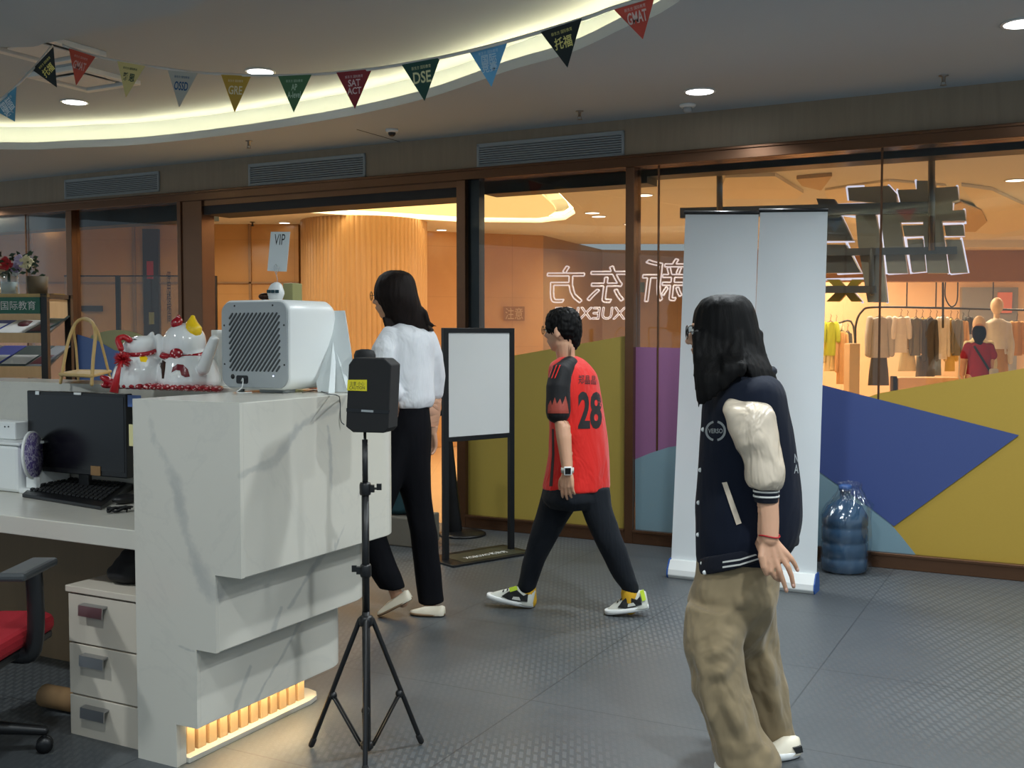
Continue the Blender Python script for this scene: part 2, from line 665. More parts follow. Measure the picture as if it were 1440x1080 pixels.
# ---- floor: grey carpet tiles, some with a woven diagonal pattern
def m_floor():
    t = NT('grey_carpet_tiles')
    ang = math.atan2(U2.y, U2.x)
    pos = t.n('ShaderNodeNewGeometry').outputs['Position']
    mp = t.n('ShaderNodeMapping', vector_type='POINT')
    mp.inputs['Rotation'].default_value = (0, 0, -ang)
    t.l(pos, mp.inputs['Vector'])
    co = mp.outputs[0]
    sc = t.n('ShaderNodeVectorMath', operation='SCALE')
    sc.inputs['Scale'].default_value = 1 / 0.9
    t.l(co, sc.inputs[0])
    fl = t.n('ShaderNodeVectorMath', operation='FLOOR')
    t.l(sc.outputs[0], fl.inputs[0])
    wn = t.n('ShaderNodeTexWhiteNoise', noise_dimensions='2D')
    t.l(fl.outputs[0], wn.inputs['Vector'])
    fr = t.n('ShaderNodeVectorMath', operation='FRACTION')
    t.l(sc.outputs[0], fr.inputs[0])
    sx = t.n('ShaderNodeSeparateXYZ')
    t.l(fr.outputs[0], sx.inputs[0])
    ex = t.math('ABSOLUTE', t.math('SUBTRACT', sx.outputs[0], 0.5))
    ey = t.math('ABSOLUTE', t.math('SUBTRACT', sx.outputs[1], 0.5))
    edge = t.math('GREATER_THAN', t.math('MAXIMUM', ex, ey), 0.4965)
    # diagonal weave of short dashes
    s2 = t.n('ShaderNodeSeparateXYZ')
    t.l(co, s2.inputs[0])
    X, Y = s2.outputs[0], s2.outputs[1]
    p = t.math('MULTIPLY', t.math('ADD', X, t.math('MULTIPLY', Y, 0.45)), 38.0)
    row = t.math('FLOOR', p)
    q = t.math('ADD', t.math('MULTIPLY', Y, 15.0), t.math('MULTIPLY', row, 0.5))
    da = t.math('GREATER_THAN', t.math('FRACT', p), 0.45)
    db = t.math('GREATER_THAN', t.math('FRACT', q), 0.3)
    dash = t.math('MULTIPLY', da, db)
    big = t.noise(0.55, 2, 0.5, pos)
    zone = t.n('ShaderNodeMapRange')
    zone.inputs[1].default_value = 0.47
    zone.inputs[2].default_value = 0.56
    t.l(big.outputs[0], zone.inputs[0])
    pat = t.math('MULTIPLY', dash, t.math('ADD', t.math('MULTIPLY', zone.outputs[0], 0.8), 0.15))
    fine = t.noise(140.0, 2, 0.7, pos)
    cloud = t.noise(1.6, 3, 0.6, pos)
    c = t.mix(cloud.outputs[0], srgb(68, 73, 76), srgb(86, 90, 92))
    c = t.mix(t.math('MULTIPLY', wn.outputs[0], 0.16), c, srgb(60, 66, 72))
    c = t.mix(t.math('MULTIPLY', fine.outputs[0], 0.25), c, srgb(50, 54, 58))
    c = t.mix(t.math('MULTIPLY', pat, 0.45), c, srgb(112, 116, 117))
    c = t.mix(t.math('MULTIPLY', edge, 0.6), c, srgb(40, 43, 47))
    t.l(c, t.b.inputs['Base Color'])
    rg = t.n('ShaderNodeMapRange')
    rg.inputs[3].default_value = 0.34
    rg.inputs[4].default_value = 0.52
    t.l(cloud.outputs[0], rg.inputs[0])
    t.l(rg.outputs[0], t.b.inputs['Roughness'])
    t.b.inputs['Specular IOR Level'].default_value = 0.45
    h = t.math('ADD', t.math('MULTIPLY', fine.outputs[0], 0.5), t.math('MULTIPLY', pat, 0.8))
    t.bump(h, 0.25, 0.004)
    return t.m


M['floor'] = m_floor()


def m_wood(name, c1, c2, scale=14.0, rough=0.55, stretch=(1, 1, 0.08)):
    t = NT(name)
    co = t.coord('Object', stretch)
    nz = t.noise(scale, 5, 0.6, co, 0.4)
    t.l(t.mix(nz.outputs[0], c1, c2), t.b.inputs['Base Color'])
    t.b.inputs['Roughness'].default_value = rough
    return t.m


M['fascia'] = m_wood('grey_oak_panel', srgb(128, 114, 96), srgb(154, 138, 116), 22.0)
M['slat'] = m_wood('pale_oak_slat', srgb(196, 160, 116), srgb(218, 186, 142), 30.0)
M['underdesk'] = m_wood('tan_board', srgb(120, 98, 70), srgb(140, 114, 82), 8.0)


# ---- marble with grey veins; the long veins follow given lines on the desk
VEINS = []


def m_marble(name, segs, base=(204, 201, 190), vein=(158, 159, 157)):
    t = NT(name)
    co = t.coord('Object')
    dn = t.noise(3.2, 5, 0.62, co)
    off = t.n('ShaderNodeVectorMath', operation='SUBTRACT')
    t.l(dn.outputs[1], off.inputs[0])
    off.inputs[1].default_value = (0.5, 0.5, 0.5)
    os_ = t.n('ShaderNodeVectorMath', operation='SCALE')
    os_.inputs['Scale'].default_value = 0.085
    t.l(off.outputs[0], os_.inputs[0])
    P = t.n('ShaderNodeVectorMath', operation='ADD')
    t.l(co, P.inputs[0])
    t.l(os_.outputs[0], P.inputs[1])
    P = P.outputs[0]
    wn = t.noise(7.0, 4, 0.65, co)
    wmod = t.math('ADD', t.math('MULTIPLY', wn.outputs[0], 2.6), -0.35)
    best = None
    for (a, b, w) in segs:
        a, b = Vector(a), Vector(b)
        d = b - a
        pa = t.n('ShaderNodeVectorMath', operation='SUBTRACT')
        t.l(P, pa.inputs[0])
        pa.inputs[1].default_value = a
        dt = t.n('ShaderNodeVectorMath', operation='DOT_PRODUCT')
        t.l(pa.outputs[0], dt.inputs[0])
        dt.inputs[1].default_value = d / d.length_squared
        h = t.math('MAXIMUM', t.math('MINIMUM', dt.outputs['Value'], 1.0), 0.0)
        sc = t.n('ShaderNodeVectorMath', operation='SCALE')
        sc.inputs[0].default_value = d
        t.l(h, sc.inputs['Scale'])
        df = t.n('ShaderNodeVectorMath', operation='DISTANCE')
        t.l(pa.outputs[0], df.inputs[0])
        t.l(sc.outputs[0], df.inputs[1])
        k = t.math('DIVIDE', df.outputs['Value'], t.math('MULTIPLY', wmod, w))
        best = k if best is None else t.math('MINIMUM', best, k)
    fac = 0.0
    n1 = t.noise(1.1, 7, 0.62, co, 0.9)
    ridge = t.math('ABSOLUTE', t.math('SUBTRACT', n1.outputs[0], 0.5))
    r1 = t.n('ShaderNodeMapRange')
    r1.inputs[1].default_value = 0.0
    r1.inputs[2].default_value = 0.014
    r1.inputs[3].default_value = 1.0
    r1.inputs[4].default_value = 0.0
    t.l(ridge, r1.inputs[0])
    cloud = t.noise(2.2, 4, 0.6, co)
    bc = srgb(*base)
    c = t.mix(cloud.outputs[0], tuple(x * 0.93 for x in bc[:3]) + (1,), bc)
    c = t.mix(t.math('MULTIPLY', r1.outputs[0], 0.10), c, srgb(*vein))
    if best is not None:
        r2 = t.n('ShaderNodeMapRange', interpolation_type='SMOOTHSTEP')
        r2.inputs[1].default_value = 0.35
        r2.inputs[2].default_value = 1.25
        r2.inputs[3].default_value = 1.0
        r2.inputs[4].default_value = 0.0
        t.l(best, r2.inputs[0])
        n3 = t.noise(9.0, 5, 0.7, co, 1.0)
        amt = t.math('MULTIPLY', r2.outputs[0], t.math('ADD', t.math('MULTIPLY', n3.outputs[0], 0.8), 0.15))
        c = t.mix(amt, c, srgb(*vein))
    t.l(c, t.b.inputs['Base Color'])
    t.b.inputs['Roughness'].default_value = 0.2
    t.b.inputs['Specular IOR Level'].default_value = 0.45
    return t.m


# ---- mall stone: warm beige marble slabs with joints
def m_stone(name, c1, c2, rough=0.22, slabw=1.25, slabh=0.62, joint=0.25):
    t = NT(name)
    co = t.n('ShaderNodeNewGeometry').outputs['Position']
    nz = t.noise(1.6, 6, 0.62, co, 1.2)
    nz2 = t.noise(14.0, 3, 0.6, co)
    c = t.mix(nz.outputs[0], c1, c2)
    c = t.mix(t.math('MULTIPLY', nz2.outputs[0], 0.18), c, c1)
    s = t.n('ShaderNodeSeparateXYZ')
    t.l(co, s.inputs[0])
    e1 = t.math('LESS_THAN', t.math('FRACT', t.math('DIVIDE', s.outputs[0], slabw)), 0.006)
    e2 = t.math('LESS_THAN', t.math('FRACT', t.math('DIVIDE', s.outputs[2], slabh)), 0.008)
    e = t.math('MULTIPLY', t.math('MAXIMUM', e1, e2), joint)
    c = t.mix(e, c, tuple(x * 0.4 for x in c1[:3]) + (1,))
    t.l(c, t.b.inputs['Base Color'])
    t.b.inputs['Roughness'].default_value = rough
    return t.m


M['stone'] = m_stone('warm_beige_marble', srgb(198, 148, 92), srgb(214, 168, 112))
M['stone_dark'] = m_stone('tan_marble', srgb(150, 116, 84), srgb(172, 136, 98), 0.3)
M['mallfloor'] = m_stone('mall_floor_marble', srgb(214, 178, 134), srgb(226, 194, 152), 0.12, 0.8, 99)
M['mallceiling'] = mat('mall_ceiling_paint', srgb(232, 230, 222), 0.8, var=0.03)
M['column'] = m_wood('ribbed_beige_stone', srgb(186, 144, 98), srgb(200, 160, 112), 26.0, 0.35, (1, 1, 0.1))
M['mallsoffit'] = mat('brown_soffit', srgb(176, 132, 92), 0.5, var=0.05)
M['shopwall'] = mat('shop_peach_wall', srgb(236, 206, 168), 0.7, var=0.04)
M['shopceiling'] = mat('shop_ceiling', srgb(230, 200, 160), 0.8, var=0.03)
M['glow_warm'] = emit('warm_led', (1.0, 0.78, 0.44), 45.0)
M['glow_mall'] = emit('mall_cove_led', (1.0, 0.78, 0.44), 18.0)
M['glow_cove'] = emit('yellow_cove_panel', (1.0, 0.70, 0.24), 1.1)
M['led_cove'] = emit('cove_led_strip', (1.0, 0.82, 0.46), 26.0)
M['downlight'] = emit('downlight_lens', (0.93, 0.98, 1.0), 12.0)
M['downlight_warm'] = emit('warm_downlight_lens', (1.0, 0.93, 0.8), 7.0)
M['led_white'] = emit('white_sign_edge', (0.66, 0.72, 1.0), 1.3)
M['exit_green'] = emit('green_sign_light', (0.1, 0.9, 0.2), 3.0)


def m_glass(name, tint=(0.80, 0.76, 0.66), refl=0.10, rough=0.0):
    t = NT(name)
    t.t.nodes.remove(t.b)
    tr = t.n('ShaderNodeBsdfTransparent')
    gl = t.n('ShaderNodeBsdfGlossy')
    gl.inputs['Roughness'].default_value = rough
    gl.inputs['Color'].default_value = (0.9, 0.95, 1.0, 1)
    nz = t.noise(0.8, 1)
    t.l(t.mix(nz.outputs[0], lin(tint), tuple(x * 0.97 for x in tint) + (1,)), tr.inputs['Color'])
    lw = t.n('ShaderNodeLayerWeight')
    lw.inputs['Blend'].default_value = 0.22
    f = t.math('MULTIPLY', lw.outputs['Fresnel'], 1.0, clamp=True)
    f2 = t.math('MAXIMUM', t.math('MULTIPLY', f, 0.24), refl * 0.4)
    mx = t.n('ShaderNodeMixShader')
    t.l(f2, mx.inputs[0])
    t.l(tr.outputs[0], mx.inputs[1])
    t.l(gl.outputs[0], mx.inputs[2])
    t.l(mx.outputs[0], t.out.inputs['Surface'])
    return t.m


M['glass'] = m_glass('tinted_pane_glass', (0.80, 0.79, 0.76))
M['clear'] = m_glass('clear_glass', (0.95, 0.97, 0.96))
M['bluebottle'] = m_glass('blue_bottle_plastic', (0.30, 0.50, 0.74), 0.3, 0.08)
M['cover_clear'] = m_glass('clear_plastic_bag', (0.93, 0.95, 0.97), 0.25, 0.12)


def vinyl(name, c):
    t = NT(name)
    nz = t.noise(120.0, 1)
    c = lin(c)
    t.l(t.mix(t.math('MULTIPLY', nz.outputs[0], 0.2), c, tuple(x * 0.75 for x in c[:3]) + (1,)), t.b.inputs['Base Color'])
    t.b.inputs['Roughness'].default_value = 0.42
    return t.m


M['v_yellow'] = vinyl('ochre_vinyl', srgb(176, 146, 58))
M['v_olive'] = vinyl('olive_yellow_vinyl', srgb(166, 146, 68))
M['v_blue'] = vinyl('blue_vinyl', srgb(62, 78, 132))
M['v_lblue'] = vinyl('light_blue_vinyl', srgb(118, 146, 158))
M['v_purple'] = vinyl('mauve_vinyl', srgb(138, 92, 132))
M['v_sage'] = vinyl('sage_vinyl', srgb(150, 148, 96))
M['v_sky'] = vinyl('mid_blue_vinyl', srgb(74, 104, 164))
# ------------------------------------------------------------------ floor
bm = B()
slab(bm, [(-9, -3), (5.2, -3), tuple(W(5, 0.06)[:2]), tuple(W(-10, 0.06)[:2]), (-9, 9)], -0.08, 0.0)
struct('floor', bm, M['floor'], keep=True)

ZC, ZT, ZM = 2.82, 3.02, 2.66     # soffit, raised tray, mall ceiling

# ------------------------------------------------------------------ ceiling with the curved tray
edge_px = [(0, 210), (107, 207.5), (200, 203), (333, 188), (480, 165), (600, 138), (713, 100), (800, 75), (880, 38), (947, 7)]
edge = [onz(x, y, ZC) for x, y in edge_px]
edge += [Vector((0.95, 3.6, ZC)), Vector((0.9, 2.4, ZC)), Vector((0.4, 1.0, ZC)), Vector((-0.9, 0.1, ZC)), Vector((-2.8, 0.0, ZC)),
         Vector((-4.8, 0.8, ZC)), Vector((-6.2, 2.6, ZC)), Vector((-6.6, 4.8, ZC)), Vector((-6.2, 6.8, ZC)), Vector((-5.2, 7.9, ZC))]
C = spline(edge, 5, closed=True)


def offset_loop(L, d):
    out = []
    n = len(L)
    ar = sum(L[i].x * L[(i + 1) % n].y - L[(i + 1) % n].x * L[i].y for i in range(n))
    sg = 1 if ar > 0 else -1
    for i in range(n):
        t = (L[(i + 1) % n] - L[(i - 1) % n]).normalized()
        out.append(L[i] + Vector((t.y, -t.x, 0)) * d * sg)
    return out


def flat_with_hole(bm, outer, hole, z, mi=0):
    es = []
    for L in (outer, hole):
        if not L:
            continue
        v = [bm.verts.new((p[0], p[1], z)) for p in L]
        es += [bm.edges.new((v[i], v[(i + 1) % len(v)])) for i in range(len(v))]
    r = bmesh.ops.triangle_fill(bm, edges=es, use_beauty=True, use_dissolve=False)
    for f in r['geom']:
        if isinstance(f, bmesh.types.BMFace):
            f.material_index = mi


def ribbon(bm, L1, L2, mi=0):
    a = [bm.verts.new(p) for p in L1]
    b = [bm.verts.new(p) for p in L2]
    for i in range(len(a)):
        j = (i + 1) % len(a)
        f = bm.faces.new((a[i], a[j], b[j], b[i]))
        f.material_index = mi
        f.smooth = True


zc = lambda L, z: [Vector((p.x, p.y, z)) for p in L]
outer = [tuple(W(5, 0.0)[:2]), tuple(W(-9.5, 0.0)[:2]), (-8.3, -3), (5.2, -3)]
bm = B()
flat_with_hole(bm, outer, C, ZC)
C12, C30 = offset_loop(C, 0.16), offset_loop(C, 0.5)
ribbon(bm, zc(C, ZC), zc(C, ZC + 0.055), 1)
ribbon(bm, zc(C, ZC + 0.055), zc(C12, ZC + 0.055), 1)
ribbon(bm, zc(C12, ZC + 0.055), zc(C12, ZT), 0)
flat_with_hole(bm, zc(C12, 0), None, ZT)
o = struct('ceiling', bm, [M['ceiling'], M['ceiling_lip']], keep=True)

bm = B()
Ca, Cb = offset_loop(C, 0.05), offset_loop(C, 0.075)
ribbon(bm, zc(Ca, ZC + 0.060), zc(Cb, ZC + 0.060))
struct('cove_light_strip', bm, M['led_cove'], keep=True)

# the lower round island of the ceiling
isl_px = [(0, 66), (67, 60), (133, 44), (200, 30), (293, 0)]
isl = [onz(x, y, 2.80) for x, y in isl_px] + [Vector((-0.85, 3.7, 2.8)), Vector((-0.8, 2.9, 2.8)), Vector((-1.3, 2.0, 2.8)), Vector((-2.4, 1.6, 2.8)),
                                             Vector((-3.8, 2.0, 2.8)), Vector((-4.6, 3.1, 2.8)), Vector((-4.4, 4.4, 2.8)), Vector((-3.6, 5.05, 2.8))]
I = spline(isl, 5, closed=True)
bm = B()
flat_with_hole(bm, zc(I, 0), None, 2.80)
ribbon(bm, zc(I, 2.80), zc(offset_loop(I, -0.02), 2.86))
Ii = offset_loop(I, -0.25)
ribbon(bm, zc(offset_loop(I, -0.02), 2.86), zc(Ii, 2.86))
ribbon(bm, zc(Ii, 2.86), zc(Ii, ZT - 0.001))
struct('ceiling_island', bm, M['ceiling'], keep=True)

# ------------------------------------------------------------------ glass wall: beam, posts, sill, fascia
def wbox(bm, t0, t1, s0, s1, z0, z1, mi=0):
    return box(bm, lambda a, b, c: W(a, b, c), t0, t1, s0, s1, z0, z1, mi)


ZB = 2.50
bm = B()
wbox(bm, -9.5, 5, 0.0, 0.14, 2.578, ZC)
struct('wall_fascia', bm, M['fascia'], keep=True)
bm = B()
wbox(bm, -9.5, 5, -0.035, 0.12, ZB, 2.58)
wbox(bm, -9.5, 5, -0.045, -0.03, 2.56, 2.58)
struct('trim_1', bm, M['copper'], keep=True, bevel=0.004)        # long brown beam
T = lambda px: wall_tz(px, 470)[0]
posts = [(99, 107, 0.06), (257, 289, 0.12), (645, 657, 0.10), (881, 893, 0.10)]
k = 2
for (p0, p1, dep) in posts:
    bm = B()
    t0, t1 = T(p0), T(p1)
    wbox(bm, t0, t1, -0.03, dep, 0, ZB)
    if p0 == 257:
        wbox(bm, t0 - 0.004, t0 + 0.035, -0.045, -0.03, 0, ZB)
    struct('trim_%d' % k, bm, M['copper'], keep=True, bevel=0.003)
    k += 1
bm = B()
wbox(bm, T(657), T(672), 0.02, 0.10, 0.05, ZB)
struct('trim_%d' % k, bm, M['trackbox'], keep=True)
# sills
for (p0, p1) in ((-260, 257), (657, 881), (893, 2100)):
    k += 1
    bm = B()
    wbox(bm, T(p0), T(p1) if p1 < 2000 else 5, -0.03, 0.08, 0, 0.085)
    wbox(bm, T(p0), T(p1) if p1 < 2000 else 5, -0.04, 0.0, 0.075, 0.095)
    struct('baseboard_' + ('left', 'centre', 'right')[(-260, 657, 893).index(p0)], bm, M['copper'], keep=True, bevel=0.004)
# dark head recess above the open doorway
bm = B()
wbox(bm, T(289), T(645), 0.0, 0.3, 2.385, ZB)
wbox(bm, T(289), T(645), -0.01, 0.02, 2.455, ZB + 0.002, 1)
struct('door_1_head', bm, [M['recess'], M['copper']], keep=True)
# steel track box outside over the glass
bm = B()
wbox(bm, -9.5, T(257), 0.25, 0.45, 2.385, 2.56)
wbox(bm, T(657), T(890), 0.25, 0.45, 2.43, 2.56)
wbox(bm, T(890), 5, 0.25, 0.45, 2.475, 2.56)
struct('trim_%d' % (k + 1), bm, M['trackbox'], keep=True)


# ---- windows (glass + vinyl films + joints)
def on_wall_fr(s):
    return lambda p, d: W(p[0], s + d, p[1])


def vin(name, px, m, root, s=-0.004):
    bm = B()
    pts = [wall_tz(x, y, s) for x, y in px]
    pts = [(a, max(b, 0.09)) for a, b in pts]
    prism(bm, pts, on_wall_fr(s), 0.0, 0.0015)
    return obj(name, bm, m, root)


def arc_px(cx, cy, rx, ry, a0, a1, n=20):
    return [(cx + rx * math.cos(math.radians(a0 + (a1 - a0) * i / n)), cy - ry * math.sin(math.radians(a0 + (a1 - a0) * i / n))) for i in range(n + 1)]


def window(n, p0, p1, joints=()):
    r = sroot('window_%d' % n, W((T(p0) + (T(p1))) / 2, 0.03, 0))
    bm = B()
    wbox(bm, T(p0), T(p1), 0.02, 0.032, 0.085, ZB)
    obj('glass_pane', bm, M['glass'], r)
    for j in joints:
        bm = B()
        wbox(bm, T(j) - 0.006, T(j) + 0.006, 0.012, 0.022, 0.085, ZB)
        obj('glass_joint', bm, M['copper'], r)
    return r


w1 = window(1, -250, 99, (37,))
w2 = window(2, 107, 257)
w3 = window(3, 657, 881)
w4 = window(4, 893, 1720, (924, 1236))
# films on window 2
vin('blue_film', [(108, 470), (135, 478), (160, 492), (190, 500), (215, 520), (256, 560), (256, 720), (108, 730)], M['v_sky'], w2, 0.012)
vin('sage_film', [(128, 472)] + arc_px(165, 530, 75, 66, 118, 0) + [(256, 640), (108, 660)], M['v_sage'], w2, 0.016)
# films on window 3: one olive field with a slanting top
vin('olive_film', [(658, 511), (728, 499), (881, 472), (881, 775), (658, 775)], M['v_olive'], w3, 0.012)
# films on window 4
vin('mauve_film', [(893, 488), (1080, 492), (1080, 860), (893, 860)], M['v_purple'], w4, 0.016)
vin('ochre_film', [(1236, 553), (1720, 470), (1720, 900), (1100, 860), (1100, 600)], M['v_yellow'], w4, 0.0125)
vin('light_blue_film', arc_px(1010, 882, 290, 262, 150, 0, 40) + [(1300, 900), (760, 900)] if False else
    [(893, 646), (915, 637), (940, 629), (965, 625), (1010, 622), (1070, 630), (1120, 648), (1153, 664), (1200, 690), (1240, 722), (1268, 755), (1288, 785), (1296, 800), (1296, 860), (893, 860)],
    M['v_lblue'], w4, 0.009)
vin('blue_film', [(1064, 515), (1155, 541), (1433, 612), (1257, 740), (1225, 715), (1153, 664), (1064, 618)], M['v_blue'], w4, 0.006)


# ------------------------------------------------------------------ air grilles on the fascia
def grille(px0, px1, ptop0, pbot0, label):
    t0, t1 = T(px0), T(px1)
    z1 = wall_tz(px0, ptop0)[1]
    z0 = max(2.582, wall_tz(px0, pbot0)[1])
    r = thing('air_grille', label, 'air vent', W((t0 + t1) / 2, -0.01, z0), 0, 'air grilles in the fascia')
    bm = B()
    for (a, b, c, d) in ((t0, t1, z1 - 0.018, z1), (t0, t1, z0, z0 + 0.012), (t0, t0 + 0.018, z0, z1), (t1 - 0.018, t1, z0, z1)):
        wbox(bm, a, b, -0.014, 0.001, c, d)
    obj('frame', bm, M['grey_plastic'], r, bevel=0.002)
    bm = B()
    wbox(bm, t0 + 0.015, t1 - 0.015, -0.002, 0.0005, z0 + 0.01, z1 - 0.015)
    obj('back_plate', bm, M['recess'], r)
    bm = B()
    n = 9
    for i in range(n):
        z = z0 + 0.016 + (z1 - z0 - 0.04) * i / (n - 1)
        v = box(bm, lambda a, b, c: W(a, b, c + (b + 0.011) * -0.6), t0 + 0.018, t1 - 0.018, -0.011, -0.003, z, z + 0.006)
    obj('slats', bm, M['grey_plastic'], r)


grille(96, 228, 253, 280, 'grey louvred air grille in the fascia, leftmost and smallest looking of the row')
grille(353, 516, 231, 262, 'grey louvred air grille in the fascia above the open doorway')
grille(672, 877, 203, 240, 'grey louvred air grille in the fascia above the olive window, rightmost of the row')


# ------------------------------------------------------------------ downlights, sprinklers, detectors
def downlight(x, y, z, label, r=0.082, lens='downlight', name='ceiling_downlight', group='reception ceiling downlights'):
    t = thing(name, label, 'downlight', (x, y, z), 0, group)
    bm = B()
    lathe(bm, (x, y, z), [(r, 0.0), (r + 0.012, -0.001), (r + 0.012, -0.006), (r, -0.008), (r - 0.004, -0.004)], 28)
    obj('trim_ring', bm, M['white'], t, smooth=True)
    bm = B()
    lathe(bm, (x, y, z), [(r, -0.002), (r * 0.98, -0.006), (r * 0.5, -0.0075)], 28)
    obj('lens', bm, M[lens], t, smooth=True)
    return t


p = onz(984, 128, ZC); downlight(p.x, p.y, ZC, 'round white downlight in the lower ceiling above the banner stands')
p = onz(1438, 32, ZC); downlight(p.x, p.y, ZC, 'round white downlight in the lower ceiling cut by the right edge of the photo')
p = onz(105, 143, ZT); downlight(p.x, p.y, ZT, 'round white downlight in the raised ceiling under the black pennant, left')
p = onz(366, 100, ZT); downlight(p.x, p.y, ZT, 'round white downlight in the raised ceiling behind the mustard and green pennants')


def sprinkler(px, py, label, big=1.0):
    p = onz(px, py, ZC)
    t = thing('sprinkler_head', label, 'sprinkler', (p.x, p.y, ZC), 0, 'ceiling sprinklers')
    bm = B()
    lathe(bm, (p.x, p.y, ZC), [(0.026 * big, 0), (0.026 * big, -0.004), (0.011, -0.006), (0.010, -0.035)], 16)
    obj('body', bm, M['steel'], t, smooth=True)
    bm = B()
    lathe(bm, (p.x, p.y, ZC - 0.052), [(0.018, 0), (0.018, -0.003), (0.004, -0.005)], 16)
    for s in (-1, 1):
        tube(bm, [(p.x + s * 0.009, p.y, ZC - 0.033), (p.x + s * 0.013, p.y, ZC - 0.043), (p.x + s * 0.006, p.y, ZC - 0.054)], 0.0022, 6)
    obj('deflector', bm, M['steel'], t)


sprinkler(350, 198, 'small metal sprinkler below the mustard pennant in the ceiling')
sprinkler(815, 156, 'small metal sprinkler above the rightmost air grille')
sprinkler(1327, 106, 'small metal sprinkler near the curved ceiling edge on the right')

p = onz(551, 182, ZC)
t = thing('security_camera', 'small white dome camera on the ceiling between two air grilles', 'camera', (p.x, p.y, ZC))
bm = B()
lathe(bm, (p.x, p.y, ZC), [(0.045, 0), (0.045, -0.012), (0.038, -0.022)], 24)
obj('base', bm, M['white'], t, smooth=True)
bm = B()
ell(bm, (p.x, p.y, ZC - 0.026), (0.027, 0.027, 0.024))
obj('dome', bm, M['black'], t, smooth=True)
p = onz(967, 147, ZC)
t = thing('smoke_detector', 'round white smoke detector under the downlight above the banners', 'detector', (p.x, p.y, ZC))
bm = B()
lathe(bm, (p.x, p.y, ZC), [(0.05, 0), (0.05, -0.01), (0.038, -0.02)], 24)
obj('base', bm, M['white'], t, smooth=True)
bm = B()
lathe(bm, (p.x, p.y, ZC - 0.02), [(0.028, 0), (0.03, -0.018), (0.018, -0.03)], 24)
obj('sensor', bm, M['grey_plastic'], t, smooth=True)

# square ceiling air outlets
for (px, py, lab) in ((118, 108, 'square white ceiling air outlet behind the orange red pennant'), (60, 66, 'square white ceiling air outlet at the island edge where the bunting starts')):
    p = onz(px, py, ZT)
    t = thing('ceiling_air_outlet', lab, 'air vent', (p.x, p.y, ZT), 0, 'square ceiling air outlets')
    fr = frame((p.x, p.y, ZT), U2, N2)
    bm = B()
    for (a0, a1, b0, b1) in ((-.24, .24, -.24, -.19), (-.24, .24, .19, .24), (-.24, -.19, -.19, .19), (.19, .24, -.19, .19)):
        box(bm, fr, a0, a1, b0, b1, -0.03, 0.0)
    obj('frame', bm, M['white'], t, bevel=0.004)
    bm = B()
    box(bm, fr, -.13, .13, -.13, .13, -0.028, -0.018)
    obj('centre_panel', bm, M['white_matte'], t, bevel=0.004)
    bm = B()
    box(bm, fr, -.19, .19, -.19, .19, -0.006, 0.0)
    obj('back_plate', bm, M['grey_plastic'], t)
# ceiling access hatch joint
a, b = onz(502, 182, ZC), onz(562, 199, ZC)
bm = B()
tube(bm, [a + Vector((0, 0, .001)), b + Vector((0, 0, .001))], 0.004, 6)
o = obj('hatch_edge', bm, M['dark_grey']); o['kind'] = 'structure'; o.name = 'trim_90'

# ------------------------------------------------------------------ the mall beyond the glass
bm = B()
slab(bm, [tuple(W(-10, 0.06)[:2]), tuple(W(5, 0.06)[:2]), (13, 4.6), (13, 20), (-10, 20)], -0.08, -0.002)
struct('floor_mall', bm, M['mallfloor'], keep=True)

# mall ceiling with an opening for the luminous cove
cv = [(380, 296), (500, 303), (650, 312), (760, 313), (795, 309), (809, 300), (806, 292), (787, 272)]
cvp = [onz(x, y, ZM) for x, y in cv] + [Vector((0.1, 8.3, ZM)), Vector((-0.6, 8.3, ZM)), Vector((-2.55, 9.45, ZM))]
lo = [tuple(W(-10, 0.14)[:2]), tuple(W(5, 0.14)[:2]), (13, 4.6), (13, 15.0), (-10, 15.0)]
bm = B()
flat_with_hole(bm, lo, cvp, ZM)
ribbon(bm, zc(cvp, ZM), zc(cvp, ZM + 0.1))
co_ = offset_loop([Vector(p) for p in cvp], 0.10)
ribbon(bm, zc(cvp, ZM + 0.1), zc(co_, ZM + 0.1))
ribbon(bm, zc(co_, ZM + 0.1), zc(co_, ZM + 0.25))
flat_with_hole(bm, zc(co_, 0), None, ZM + 0.25)
struct('ceiling_mall', bm, M['mallceiling'], keep=True)
bm = B()
ribbon(bm, zc(offset_loop([Vector(p) for p in cvp], -0.06), ZM + 0.06), zc(offset_loop([Vector(p) for p in cvp], -0.01), ZM + 0.06))
struct('cove_light_strip_mall', bm, M['glow_mall'], keep=True)
inn = offset_loop([Vector(p) for p in cvp], -0.2)
bm = B()
slab(bm, [tuple(p[:2]) for p in inn], ZM + 0.03, ZM + 0.05)
struct('luminous_ceiling_panel', bm, M['glow_cove'], keep=True)

# walls of the mall
def wall_line(name, pts, z0, z1, m, th=0.2, parent=None):
    bm = B()
    for (a, b) in zip(pts[:-1], pts[1:]):
        a, b = Vector(a + (0,)), Vector(b + (0,))
        d = (b - a).normalized()
        nn = Vector((-d.y, d.x, 0))
        box(bm, lambda x, y, z: a + d * x + nn * y + Vector((0, 0, z)), 0, (b - a).length, 0, th, z0, z1)
    return struct(name, bm, m, parent, keep=True)


